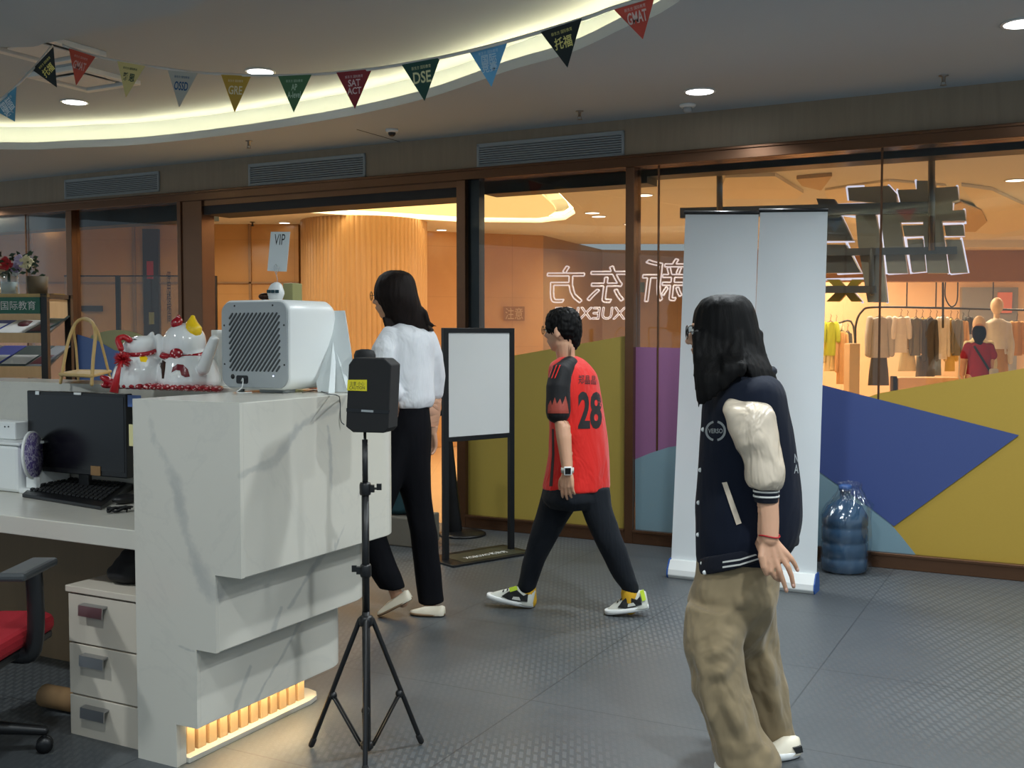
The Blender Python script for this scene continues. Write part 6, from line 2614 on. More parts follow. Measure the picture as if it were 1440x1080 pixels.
def decal_side(par, fr_, pts, m, name, off=0.002, side=1):
    """small raised panel on a shoe: pts in (along, height) fractions, on one side"""
    heel, d, s, u_, L_, w, h, th = fr_
    bm = B()
    prism(bm, pts, lambda p, q: heel + d * L_ * p[0] + u_ * h * p[1] + s * side * (w * 0.46 * (math.sin(math.pi * min(max(p[0] * 0.86 + 0.12, 0), 1)) ** 0.35) * (1 - 0.22 * p[1]) + q), -0.006, off)
    return obj(name, bm, m, par)


# ======================= boy in the red jersey =======================
Yb = 5.36
HB = 155
F, L = unit(HB), unit(HB + 90)
q = onz(800, 864, 0)
boy = thing('person', 'boy in a red jersey with number 28, dark sweatpants and glasses, striding left', 'person', (q.x, Yb, 0))
Fh = unit(146)
hc = at(792, 466, Yb)
bm = B()
head_shape(bm, hc, Fh, 0.094)
tube(bm, [at(794, 482, Yb), at(797, 505, Yb + .01), at(800, 520, Yb + .01)], [0.052, 0.050, 0.06], 16)
sil(bm, [(512, 780, 826), (530, 775, 838), (580, 778, 848), (640, 780, 850), (690, 776, 850), (710, 776, 848)], Yb, F, 1.4)
# near (left) arm down at his side
dn = -0.18
sh, el, wr = at(790, 532, Yb + dn), at(790, 590, Yb + dn - .025), at(798, 662, Yb + dn - .055)
tube(bm, [sh, at(789, 560, Yb + dn - .01), el, at(793, 615, Yb + dn - .04), wr], [0.048, 0.043, 0.037, 0.037, 0.026], 14)
_hand(bm, wr + Vector((0.0, 0, -0.008)), (Vector((-0.02, -0.03, -1))).normalized(), F, L * -1 if False else (Vector((0, 0, -1)).cross(F)).normalized(), 0.88, 0.30, 0.10)
# far (right) arm swinging forward, hidden mostly by the body
tube(bm, [at(808, 532, Yb + .14), at(800, 590, Yb + .15), at(794, 640, Yb + .12)], [0.046, 0.038, 0.028], 12)
_hand(bm, at(793, 642, Yb + .12), Vector((-0.2, 0, -1)).normalized(), F, (Vector((0, 0, -1)).cross(F)).normalized() * -1, 0.85, 0.3, 0.1)
# legs (skin under the sweatpants)
tube(bm, [at(790, 700, Yb + .07), at(768, 765, Yb + .06), at(742, 832, Yb + .06)], [0.06, 0.045, 0.03], 12)
tube(bm, [at(828, 700, Yb - .07), at(862, 770, Yb - .10), at(886, 842, Yb - .11)], [0.06, 0.045, 0.03], 12)
boybody = fused('body', bm, M['skin'], boy, voxel=0.0042, smooth=2)
eyes_of(hc, Fh, boy, 0.094)
glasses_of(hc, Fh, boy, 0.094)
# hair
bm = B()
sil(bm, [(432.5, 786, 800), (434, 780, 806), (438, 773, 811), (445, 768.5, 815.5), (455, 767, 818), (465, 768.5, 818.5), (472, 774, 818), (480, 783, 816.5), (486, 789, 814), (492, 794, 811)], Yb + 0.012, Fh, 1.0)
tube(bm, [at(773, 452, Yb - 0.03), at(771, 462, Yb - 0.04)], [0.02, 0.012], 8)
fused('hair', bm, M['hair'], boy, voxel=0.0045, smooth=2, disp=lambda p, n: 0.005 * noise.noise(p * 60) + 0.004 * noise.noise(Vector((p.x * 120, p.y * 120, p.z * 30))))
# jersey
bm = B()
sil(bm, [(501, 788, 812), (505, 782, 820), (511, 774, 828), (519, 771, 835), (530, 770, 841), (550, 770, 845), (580, 771, 850, 0, 1.4), (610, 772, 854, 0, 1.3), (640, 770.5, 857, 0, 1.2), (665, 766.5, 859, 0, 1.15), (684, 763, 860, 0, 1.15), (687, 765, 858, 0, 1.15)], Yb, F, 1.5)
jersey = fused('jersey', bm, M['jersey_red'], boy, voxel=0.006, smooth=4, disp=folds(0.005, 8, 0.5, 1.0))
jb = bvh_of(jersey)
bm = B()
tube(bm, [at(801, 513, Yb - .06), at(789, 524, Yb + dn + .03), at(785, 545, Yb + dn), at(784.5, 568, Yb + dn - .01), at(785, 579, Yb + dn - .015)], [0.045, 0.055, 0.060, 0.062, 0.062], 18, roundcap=True)
sl = fused('black_sleeve', bm, M['jersey_black'], boy, voxel=0.006, smooth=3, disp=folds(0.004, 10, 0.6, 4))
sb = bvh_of(sl)
bm = B()
tube(bm, [at(806, 516, Yb + .08), at(812, 530, Yb + .12), at(808, 575, Yb + .14)], [0.05, 0.055, 0.055], 16)
fused('black_sleeve', bm, M['jersey_black'], boy, voxel=0.008, smooth=3)


def decal_at(par, bv, flat, px, py, Y, m, name, X=None, up=None, off=0.002, sub=0.012, label=None):
    c = at(px, py, Y)
    D = ray(px, py).normalized()
    X = X or Vector((1, 0, 0))
    b = project_bm(flat, bv, c - D * 0.5, X, up or Vector((0, 0, 1)), D, off, sub)
    o = obj(name, b, m, par)
    return o


num = mat('black_jersey_print', srgb(26, 20, 22), 0.6)
def poly_decal(par, bv, pts, Y, m, name, off=0.002, sub=0.012):
    cx = sum(p[0] for p in pts) / len(pts); cy = sum(p[1] for p in pts) / len(pts)
    D = ray(cx, cy).normalized()
    c = at(cx, cy, Y - 0.5)
    b = B()
    vs_ = []
    for x, y in pts:
        p = at(x, y, Y - 0.5) - c
        vs_.append(b.verts.new(Vector((p.x, p.z, 0))))
    b.faces.new(vs_)
    project_bm(b, bv, c, (1, 0, 0), (0, 0, 1), D, off, sub)
    return obj(name, b, m, par)


tb = fit_bm(text_bm('28', bold=0.035), 0.118, 0.185)
for v in tb.verts:
    v.co.x += -v.co.y * 0.0
decal_at(jersey, jb, tb, 830, 577, Yb, num, 'number_28')
tb = fit_bm(text_bm('郑晶晶', bold=0.008), 0.088, 0.045)
for v in tb.verts:
    v.co.y += -v.co.x * 0.05
decal_at(jersey, jb, tb, 826, 534, Yb, num, 'name_lettering')
poly_decal(jersey, jb, [(776, 600), (779, 600), (780, 640), (777, 687), (772, 687), (776, 640)], Yb, num, 'side_stripe')
poly_decal(jersey, jb, [(787, 508), (797, 505), (806, 512), (797, 524), (788, 530), (779, 520)], Yb, M['jersey_black'], 'shoulder_panel', 0.003)
for k_ in range(3):
    x = 777 + k_ * 5
    poly_decal(sl, sb, [(x, 513 + 0 * k_), (x + 2, 512), (772 + k_ * 4.5, 532), (770 + k_ * 4.5, 533)][::-1], Yb, M['jersey_red'], 'shoulder_stripe', 0.003)
flame = mat('flame_print', srgb(150, 60, 46), 0.6)
poly_decal(sl, sb, [(769, 582), (770, 570), (774, 562), (776, 570), (780, 558), (783, 568), (788, 560), (791, 569), (796, 556), (799, 568), (801, 582)], Yb, flame, 'flame_print', 0.002)
# watch
bm = B()
wq = at(798, 661, Yb + dn - .055)
tube(bm, [wq + Vector((0, 0, -0.012)), wq + Vector((0, 0, 0.012))], 0.0315, 20, roundcap=False)
wt = obj('watch_strap', bm, M['sneaker'], boy, smooth=True)
bm = B()
box(bm, frame(wq + Vector((0.0, -0.034, 0)), (1, 0.1, 0), (0.1, -1, 0)), -0.019, 0.019, -0.004, 0.007, -0.021, 0.021)
obj('watch_face', bm, M['white'], wt, bevel=0.004)
bm = B()
box(bm, frame(wq + Vector((0.0, -0.041, 0)), (1, 0.1, 0), (0.1, -1, 0)), -0.014, 0.014, 0.0, 0.0015, -0.015, 0.015)
obj('watch_screen', bm, M['screen'], wt)
# sweatpants
bm = B()
sil(bm, [(672, 770, 856), (685, 766, 857), (700, 762, 858), (712, 772, 850)], Yb, F, 1.3)
sil(bm, [(680, 766, 818, .05), (703, 759, 816, .06), (725, 753, 803, .06), (746, 746, 790, .06), (768, 740, 779, .06), (790, 734.5, 768, .06), (812, 730.5, 759, .06), (826, 728, 754, .06), (832, 730, 752, .06)], Yb, F, 1.0)
sil(bm, [(684, 806, 858, -.06), (707, 814, 860, -.08), (725, 820, 865, -.09), (746, 829, 872, -.10), (768, 840, 880, -.11), (790, 851, 888, -.11), (812, 862, 894, -.11), (826, 872, 898, -.11), (833, 876, 897, -.11)], Yb, F, 1.0)
fused('sweatpants', bm, M['sweatpants'], boy, voxel=0.007, smooth=4, disp=folds(0.006, 8, 0.5, 9))
tuck(boybody, [o for o in COL.objects if o.parent == boy and o.name.split('.')[0] in ('jersey', 'black_sleeve', 'sweatpants')], hc, Fh, skip=[(at(799, 690, Yb - .22), 0.115), (at(791, 625, Yb - .21), 0.06), (at(793, 496, Yb - .02), 0.056)])
for (px, py, Y, a) in ((742, 833, Yb + .06, 0), (885, 841, Yb - .11, 0)):
    bm = B()
    tube(bm, [at(px, py - 8, Y), at(px + (2 if px < 800 else 1), py + 12, Y)], [0.042, 0.040], 16)
    obj('sock', bm, M['sock'], boy, smooth=True)
# the skull stays under the hair
for v in boybody.data.vertices:
    q_ = v.co - hc
    if q_.length > 0.16 or q_.z < -0.055:
        continue
    w_ = max(min(max((-q_.dot(Fh) - 0.012) / 0.03, 0), 1), min(max((q_.z - 0.028) / 0.03, 0), 1))
    w_ *= min(1.0, (q_.z + 0.055) / 0.03)
    v.co = hc + q_ * (1 - 0.20 * w_)
# sneakers
for (hp, tp, dY, lift) in (((750, 861), (684, 846), 0.06, 1), ((913, 861), (851, 868), -0.11, 0)):
    Y = Yb + dY
    hl, to = at(hp[0], hp[1], Y - 0.02), at(tp[0], tp[1], Y + 0.03)
    if min(hl.z, to.z) < 0.002:
        dz = 0.002 - min(hl.z, to.z)
        hl.z += dz; to.z += dz
    so, up_, fr_ = shoe(boy, hl, to, 0.098, 0.098, M['sneaker'], M['white_matte'], 'sneaker')
    side = 1 if (fr_[2].y < 0) else -1
    decal_side(up_, fr_, [(0.12, 0.35), (0.30, 0.28), (0.5, 0.25), (0.66, 0.35), (0.55, 0.62), (0.40, 0.86), (0.30, 0.70), (0.22, 0.60), (0.14, 0.75)], M['sneaker_black'], 'black_panel', 0.004, side)
    decal_side(up_, fr_, [(0.26, 0.35), (0.44, 0.32), (0.42, 0.46), (0.30, 0.50)], M['sneaker'], 'grey_panel', 0.006, side)
    decal_side(up_, fr_, [(0.02, 0.55), (0.10, 0.50), (0.12, 1.02), (0.04, 1.05)] if hp[0] > 800 else [(0.36, 0.86), (0.50, 0.66), (0.54, 0.85), (0.40, 1.02)], M['neon'], 'neon_panel', 0.005, side)
    for k_ in range(4):
        a, b = 0.42 + k_ * 0.08, 0.9 - k_ * 0.11
        bm = B()
        heel_, d_, s_, u_, L_, w_, h_, th_ = fr_
        tube(bm, [heel_ + d_ * L_ * a + u_ * h_ * b + s_ * q_ for q_ in (-0.022, 0.0, 0.022)], 0.004, 6)
        obj('lace', bm, M['sneaker_black'], up_)

# ======================= woman in the white blouse =======================
Yw = 5.36
F = unit(150); L = unit(240)
q = onz(575, 862, 0)
wom = thing('person', 'woman in a white blouse and black trousers walking away left beside the desk', 'person', (q.x, Yw, 0))
Fh = unit(158)
hc = at(553, 418, Yw)
bm = B()
head_shape(bm, hc, Fh, 0.100)
tube(bm, [at(560, 436, Yw), at(566, 458, Yw + .01), at(568, 472, Yw)], [0.050, 0.046, 0.055], 16)
sil(bm, [(468, 550, 600), (500, 545, 600), (550, 555, 600), (600, 550, 602), (625, 552, 602)], Yw, F, 1.4)
dn = -0.17
# near arm bent forward, far arm down
tube(bm, [at(547, 476, Yw + dn + .03), at(541, 515, Yw + dn), at(543, 548, Yw + dn), at(551, 560, Yw + dn + .0), at(545, 585, Yw + dn - .02), at(536, 603, Yw + dn - .03)], [0.044, 0.042, 0.036, 0.033, 0.029, 0.024], 12)
_hand(bm, at(535, 606, Yw + dn - .03), Vector((-0.35, -0.1, -0.9)).normalized(), F, Vector((0, 0, -1)).cross(F).normalized(), 0.9, 0.3, 0.1)
tube(bm, [at(603, 476, Yw + .12), at(611, 515, Yw + .14), at(613, 552, Yw + .15), at(611, 585, Yw + .14), at(608, 608, Yw + .13)], [0.042, 0.040, 0.034, 0.030, 0.024], 12)
_hand(bm, at(607.5, 610, Yw + .13), Vector((-0.05, 0, -1)).normalized(), F, Vector((0, 0, -1)).cross(F).normalized() * -1, 0.9, 0.45, 0.06)
tube(bm, [at(582, 620, Yw), at(592, 720, Yw), at(605, 858, Yw + .0)], [0.055, 0.045, 0.03], 12)
tube(bm, [at(560, 620, Yw - .06), at(525, 735, Yw - .1), at(558, 838, Yw - .1), at(566, 846, Yw - .1)], [0.07, 0.05, 0.032, 0.03], 12)
wombody = fused('body', bm, M['skin'], wom, voxel=0.0045, smooth=2)
eyes_of(hc, Fh, wom, 0.1)
glasses_of(hc, Fh, wom, 0.1)
bm = B()
sil(bm, [(380.5, 548, 566), (382, 542, 571), (387, 535, 579), (395, 529.5, 583.5), (405, 526.5, 586), (417, 526.5, 588.5, .0), (429, 531, 592, .01), (441, 535, 596, .03), (452, 540, 601, .05), (459, 546, 606, .07), (465, 562, 611, .09)], Yw + 0.01, Fh, 1.0)
strands(bm, [(at(540, 448, Yw - .05), at(556, 455, Yw - .02)), (at(566, 455, Yw + .0), at(600, 455, Yw + .04))], 0.075, 0.15, Vector((0.25, 0, -1)), 46, 0.010, 3)
for (a, b, c) in (((596, 440), (603, 455), (614, 459)), ((592, 436), (600, 452), (610, 462)), ((575, 450), (585, 465), (591, 476)), ((584, 452), (590, 464), (594, 472))):
    tube(bm, [at(*a, Yw + .02), at(*b, Yw + .02), at(*c, Yw + .02)], [0.020, 0.012, 0.002], 8)
fused('hair', bm, M['hair_brown'], wom, voxel=0.005, smooth=2, disp=hair_disp(0.004))
bm = B()
sil(bm, [(455, 560, 574), (458, 552, 585), (462, 543, 596), (468, 538, 605), (480, 538, 609), (500, 540, 610), (525, 543, 610), (545, 548, 611), (560, 550, 612), (568, 550, 610), (573, 552, 607)], Yw, F, 1.45)
tube(bm, [at(548, 472, Yw + dn + .06), at(540, 495, Yw + dn + .01), at(537, 520, Yw + dn - .01), at(545, 546, Yw + dn), at(553, 552, Yw + dn + .02)], [0.05, 0.062, 0.064, 0.058, 0.05], 18)
tube(bm, [at(600, 474, Yw + .10), at(608, 500, Yw + .13), at(612, 530, Yw + .15), at(612, 552, Yw + .15)], [0.05, 0.056, 0.052, 0.045], 16)
fused('blouse', bm, M['blouse'], wom, voxel=0.006, smooth=3, disp=folds(0.009, 9, 0.42, 5))
bm = B()
sil(bm, [(560, 554, 602), (568, 549, 603), (585, 544, 605), (605, 541, 607), (640, 542, 606), (665, 552, 606), (700, 566, 607, .01), (730, 573, 611, .01), (750, 577, 615, .01), (775, 580, 617, .01), (800, 583, 620, .01), (825, 586, 622, .01), (847, 589, 625, .01)], Yw, F, 1.25)
sil(bm, [(600, 541, 590, -.04), (640, 530, 580, -.07), (680, 518, 566, -.10), (715, 508, 552, -.12), (745, 505, 543, -.12), (771, 510, 549, -.12), (795, 516, 558, -.12), (812, 524, 566, -.12), (826, 534, 571, -.12)], Yw, F, 1.0)
fused('trousers', bm, M['trousers_black'], wom, voxel=0.007, smooth=3, disp=folds(0.005, 8, 0.35, 2))
tuck(wombody, [o for o in COL.objects if o.parent == wom and o.name.split('.')[0] in ('blouse', 'trousers', 'hair')], hc, Fh, skip=[(at(607, 628, Yw + .13), 0.11), (at(535, 615, Yw - .2), 0.12)])
q = at(628, 864, Yw)
hl, to = onz(626, 866, 0.002), onz(577, 863, 0.002)
shoe(wom, hl, to, 0.085, 0.062, M['shoe_cream'], mat('tan_sole', srgb(120, 96, 70)), 'flat')
hl, to = at(581, 846, Yw - .14), at(532, 871, Yw - .13)
dz = max(0, 0.002 - to.z)
to.z += dz; hl.z += dz
shoe(wom, hl, to, 0.085, 0.066, M['shoe_cream'], mat('tan_sole', srgb(120, 96, 70)), 'flat')

# ======================= woman in the varsity jacket =======================
Yg = 3.46
F = unit(183); L = unit(273)
q = onz(1050, 1078, 0)
gir = thing('person', 'woman with long black hair, navy varsity jacket with cream sleeves and khaki trousers', 'person', (at(1050, 1000, Yg).x, Yg, 0))
Fh = unit(160)
hc = at(1014, 470, Yg + .03)
bm = B()
head_shape(bm, hc, Fh, 0.100)
tube(bm, [at(1030, 500, Yg + .03), at(1042, 535, Yg + .02), at(1046, 550, Yg)], [0.050, 0.048, 0.06], 16)
sil(bm, [(550, 1010, 1085), (620, 1005, 1100), (700, 1000, 1105), (780, 1000, 1095), (850, 985, 1085)], Yg, F, 1.25)
dn = -0.20
# near arm: bare from the cuff down
tube(bm, [at(1050, 575, Yg + dn + .02), at(1066, 625, Yg + dn), at(1080, 680, Yg + dn), at(1079, 705, Yg + dn - .01), at(1081, 735, Yg + dn - .02), at(1082, 757, Yg + dn - .03)],
     [0.045, 0.042, 0.040, 0.036, 0.032, 0.0275], 16)
HY = Yg + dn - .03
w_ = at(1083, 757, HY)
def fing(pts, r0, r1):
    n_ = len(pts)
    tube(bm, [at(x, y, HY + d) for x, y, d in pts], [r0 + (r1 - r0) * i / (n_ - 1) for i in range(n_)], 12)
# palm
for (a, b, ra, rb) in (((1076, 764), (1080, 790), .0165, .0135), ((1083, 764), (1090, 788), .017, .0135), ((1090, 764), (1099, 784), .016, .0125), ((1092, 766), (1106, 779), .0145, .011)):
    tube(bm, [at(a[0], a[1], HY), at(b[0], b[1], HY - 0.01)], [ra, rb], 12)
fing([(1106, 778, -.01), (1113, 786, -.014), (1118, 794, -.008), (1121.5, 802, .0)], .0095, .0062)      # little finger, spread
fing([(1100, 784, -.012), (1108, 797, -.020), (1113, 810, -.014), (1116, 825, -.004)], .0102, .0066)
fing([(1091, 789, -.014), (1096, 802, -.020), (1101, 816, -.014), (1106, 831, -.004)], .0104, .0066)
fing([(1082, 790, -.012), (1084, 803, -.018), (1090, 812, -.006), (1096, 816, .012)], .0104, .0070)      # index, more bent
fing([(1073, 770, -.002), (1071, 783, -.016), (1074, 797, -.018), (1078, 807, -.010)], .0135, .0078)     # thumb
# far arm
tube(bm, [at(1040, 575, Yg + .2), at(1030, 640, Yg + .25), at(1020, 720, Yg + .27)], [0.045, 0.04, 0.03], 12)
_hand(bm, at(1019, 724, Yg + .28), Vector((-0.1, 0, -1)).normalized(), F, Vector((0, 0, -1)).cross(F).normalized() * -1, 0.92, 0.4, 0.08)
tube(bm, [at(1015, 830, Yg - .05), at(1005, 940, Yg - .07), at(1030, 1060, Yg - .08)], [0.075, 0.055, 0.035], 12)
tube(bm, [at(1060, 830, Yg + .07), at(1072, 940, Yg + .08), at(1105, 1052, Yg + .10)], [0.075, 0.055, 0.035], 12)
girbody = fused('body', bm, M['skin'], gir, voxel=0.0036, smooth=1)
eyes_of(hc, Fh, gir, 0.1)
glasses_of(hc, Fh, gir, 0.1)
# nails on the near hand
for (x, y, d) in ((1121.5, 800.5, -.008), (1115.5, 823, -.012), (1105.5, 828.5, -.012)):
    bm = B(); ell(bm, at(x, y, HY + d), (0.0035, 0.002, 0.006), n=10, m=6)
    obj('nail', bm, mat('pink_nail', srgb(222, 176, 160), 0.3), gir)
bm = B()
bq = at(1082, 753, HY)
P = [bq + Vector((0.0305 * math.cos(a), 0.0295 * math.sin(a), 0.003 * math.sin(a * 2))) for a in [2 * math.pi * i / 24 for i in range(25)]]
tube(bm, P, 0.0026, 6, roundcap=False)
obj('red_bracelet', bm, M['red'], gir)
# hair
bm = B()
sil(bm, [(414.5, 1008, 1036), (416, 1000, 1043), (419, 992, 1049), (425, 984, 1055), (435, 978, 1060), (447, 974.5, 1063), (465, 973, 1067), (485, 973.5, 1071), (498, 975, 1075, .0), (512, 976, 1081, .01), (528, 980, 1088, .02), (545, 985, 1094, .04), (556, 992, 1097, .06)], Yg + 0.035, Fh, 0.98, sub=3)
rnd = random.Random(4)
for i in range(34):
    f_ = i / 33
    x0, x1 = 980 + 60 * f_, 984 + 66 * f_ + rnd.uniform(-2, 2)
    y1 = 576 - 50 * f_ ** 0.8 + rnd.uniform(-5, 4)
    d0, d1 = -.045 - .035 * f_, -.085 - .06 * f_ ** 0.5
    tube(bm, spline([at(x0, 470, Yg + d0 + .02), at(x0 + 1, 500, Yg + d0 - .01), at((x0 + x1) / 2, 528 if f_ < .6 else 515, Yg + d1), at(x1, y1, Yg + d1 - .01)], 3), [0.016] * 4 + [0.014] * 3 + [0.011, 0.008, 0.003], 6)
for i in range(34):
    f_ = i / 33
    x0, x1 = 1046 + 22 * f_, 1056 + 46 * f_ + rnd.uniform(-2, 2)
    y1 = 528 + 44 * f_ ** 0.8 + rnd.uniform(-4, 6)
    d0, d1 = -.06 + .05 * f_, -.12 + .09 * f_
    tube(bm, spline([at(x0, 470, Yg + d0 + .02), at(x0 + 2, 495, Yg + d0 - .01), at(x0 * .5 + x1 * .5, 514 + 12 * f_, Yg + d1), at(x1, y1, Yg + d1 - .01)], 3), [0.016] * 4 + [0.014] * 3 + [0.011, 0.008, 0.003], 6)
fused('hair', bm, M['hair'], gir, voxel=0.005, smooth=2, disp=hair_disp(0.0045))
# jacket torso
bm = B()
sil(bm, [(521, 1042, 1068, .0, 1.2), (527, 1024, 1082, -.01, 1.5), (535, 1010, 1092, -.01, 1.7), (550, 998, 1098, 0, 1.75), (570, 990, 1103, 0, 1.6), (602, 987.5, 1111, 0, 1.35), (639, 984.5, 1119, 0, 1.15), (676, 981, 1124), (713, 978.5, 1126.5), (735, 978, 1125.5), (754, 977.5, 1121), (770, 978, 1112), (785, 979, 1100), (795, 981, 1090)], Yg, F, 1.05)
hem_z = None
jk = fused('jacket', bm, M['jacket'], gir, voxel=0.006, smooth=4, disp=folds(0.006, 7, 0.5, 3))
# slanting knitted hem
bm = B()
def hem_ring(off, grow):
    ring = []
    c = at(1050, 790 + off, Yg)
    for i in range(40):
        a = 2 * math.pi * i / 40
        x = math.cos(a); y = math.sin(a)
        px = 1053 + (70 + grow) * x
        # hem is low at the front (left) and rises towards the back
        py = 799 + off - 42 * (x * 0.5 + 0.5) ** 1.6 - (4 if y > 0 else -1)
        p = at(px, py, Yg + 0.165 * y)
        ring.append(p)
    return ring
rings(bm, [hem_ring(-16, 0), hem_ring(-8, 1.0), hem_ring(4, 1.5), hem_ring(9, 0.0)])
hm = fused('ribbed_hem', bm, M['rib_navy'], gir, voxel=0.006, smooth=2)
hb = bvh_of(hm)
for dy in (0, 7):
    poly_decal(hm, hb, [(1012, 790 + dy), (1040, 786 + dy), (1072, 776 + dy), (1072, 778.8 + dy), (1040, 788.8 + dy), (1012, 793 + dy)], Yg - .1, M['rib_white'], 'hem_stripe', 0.002)
    poly_decal(hm, hb, [(1098, 769 + dy), (1110, 762 + dy), (1121, 752 + dy), (1121, 755 + dy), (1110, 765 + dy), (1098, 772 + dy)], Yg - .1, M['rib_white'], 'hem_stripe', 0.002)
jb = bvh_of(jk)
# near sleeve
bm = B()
sil(bm, [(553, 1036, 1066, dn + .09), (559, 1026, 1077, dn + .06), (567, 1019, 1083, dn + .03), (580, 1017, 1088, dn + .01), (600, 1024, 1091, dn), (620, 1032, 1093, dn - .01), (639, 1040, 1098, dn - .01), (655, 1045, 1103, dn - .02), (668, 1045, 1103, dn - .02), (678, 1047, 1100, dn - .02), (686, 1054, 1097, dn - .02)], Yg, F, 0.95, sub=3)
slv = fused('cream_sleeve', bm, M['satin'], gir, voxel=0.0055, smooth=3, disp=folds(0.013, 8, 1.1, 6))
bm = B()
sil(bm, [(681, 1060, 1095, dn - .02), (686, 1059.5, 1095.5, dn - .02), (703, 1061, 1094.5, dn - .02), (706, 1062, 1093.5, dn - .02)], Yg, F, 0.95, sub=2)
cf = obj('ribbed_cuff', bm, M['rib_navy'], gir, smooth=True)
for y in (689, 696):
    bm = B()
    sil(bm, [(y, 1059, 1096, dn - .02), (y + 2.6, 1059, 1096, dn - .02)], Yg, F, 0.95, sub=1)
    obj('cuff_stripe', bm, M['rib_white'], cf, smooth=True)
bm = B()
tube(bm, [at(1045, 560, Yg + .16), at(1036, 600, Yg + .22), at(1028, 670, Yg + .23)], [0.06, 0.068, 0.06], 16)
fused('cream_sleeve', bm, M['satin'], gir, voxel=0.008, smooth=3)
# pocket welt, badge, snaps, back lettering
poly_decal(jk, jb, [(1013, 674), (1021, 673), (1045, 740), (1036.5, 743)], Yg - .1, M['satin'], 'pocket_welt', 0.004)
bm0 = B()
def ringflat(r0, r1, n=28):
    b = B()
    o_ = [b.verts.new((math.cos(a) * r1, math.sin(a) * r1, 0)) for a in [2 * math.pi * i / n for i in range(n)]]
    i_ = [b.verts.new((math.cos(a) * r0, math.sin(a) * r0, 0)) for a in [2 * math.pi * i / n for i in range(n)]]
    for i in range(n):
        if i in (6, 7, 20, 21):
            continue
        j = (i + 1) % n
        b.faces.new((o_[i], o_[j], i_[j], i_[i]))
    return b
bm0.free()
grey_emb = mat('grey_embroidery', srgb(150, 156, 158), 0.8)
decal_at(jk, jb, ringflat(0.026, 0.033), 1006, 606, Yg, grey_emb, 'badge_ring', sub=0.01)
decal_at(jk, jb, fit_bm(text_bm('VERSO', bold=0.02), 0.046, 0.015), 1006, 606, Yg, grey_emb, 'badge_lettering', sub=0.01)
decal_at(jk, jb, fit_bm(text_bm('N\nA', bold=0.01), 0.014, 0.062), 1120, 652, Yg, grey_emb, 'back_lettering', sub=0.01)
for (x, y) in ((989, 604), (985, 661), (982.5, 707), (982, 752), (988, 792), (991, 805)):
    h = jb.ray_cast(at(x, y, Yg - 0.6), ray(x, y).normalized())
    if h[0] is None:
        h = hb.ray_cast(at(x, y, Yg - 0.6), ray(x, y).normalized())
    if h[0] is not None:
        bm = B(); ell(bm, h[0] - ray(x, y).normalized() * 0.002, (0.0075, 0.004, 0.0075), n=14, m=8)
        obj('snap_button', bm, M['white'], jk, smooth=True)
# collar rib
bm = B()
P = [at(1053, 527, Yg + 0.01) + Vector((0.075 * math.cos(a), 0.065 * math.sin(a), 0.012 * math.cos(a))) for a in [2 * math.pi * i / 24 for i in range(25)]]
tube(bm, P, 0.016, 10)
obj('ribbed_collar', bm, M['rib_navy'], gir, smooth=True)
# trousers
bm = B()
sil(bm, [(770, 984, 1092), (795, 979, 1094), (815, 975, 1094), (834, 970, 1093), (850, 968, 1091, .02), (870, 984, 1086, .04), (895, 1008, 1078, .05), (925, 1034, 1070, .06), (945, 1046, 1062, .06)], Yg, F, 1.1)
sil(bm, [(850, 968, 1050, -.06), (880, 963, 1050, -.07), (905, 962.5, 1046, -.08), (929, 965.5, 1046, -.09), (960, 972, 1052, -.09), (992, 981, 1063, -.10), (1023, 993, 1072, -.10), (1045, 1000, 1085, -.10), (1064, 1005, 1096, -.10), (1078, 1009, 1096, -.10)], Yg, F, 1.0)
sil(bm, [(850, 1030, 1093, .06), (880, 1034, 1094, .07), (905, 1038, 1096, .08), (929, 1036, 1100, .08), (960, 1042, 1105, .09), (992, 1050, 1109, .10), (1023, 1062, 1114, .10), (1045, 1070, 1120, .10), (1064, 1074, 1123, .10)], Yg, F, 1.05)
FOLDS = []
for pts, d, r in (([(1062, 812), (1040, 850), (1012, 885), (992, 905)], -.185, .022), ([(1030, 800), (1022, 850), (1000, 890)], -.19, .020),
                  ([(1046, 884), (1026, 905), (1000, 925), (985, 930)], -.185, .020), ([(1040, 925), (1015, 945), (990, 950)], -.185, .016),
                  ([(1010, 960), (1030, 1000), (1050, 1035), (1052, 1050)], -.19, .018), ([(1072, 985), (1072, 1012), (1058, 1035), (1035, 1050)], -.17, .018),
                  ([(1084, 1020), (1070, 1045), (1040, 1062)], -.17, .018), ([(1092, 1045), (1075, 1062), (1050, 1070)], -.165, .016),
                  ([(976, 900), (984, 950), (1000, 1010), (1014, 1060)], -.165, .016), ([(1072, 905), (1084, 940), (1096, 985)], .0, .018), ([(1078, 960), (1094, 1000), (1110, 1040)], .02, .016)):
    P = spline([at(x, y, Yg + d) for x, y in pts], 4)
    FOLDS.append((P, r))


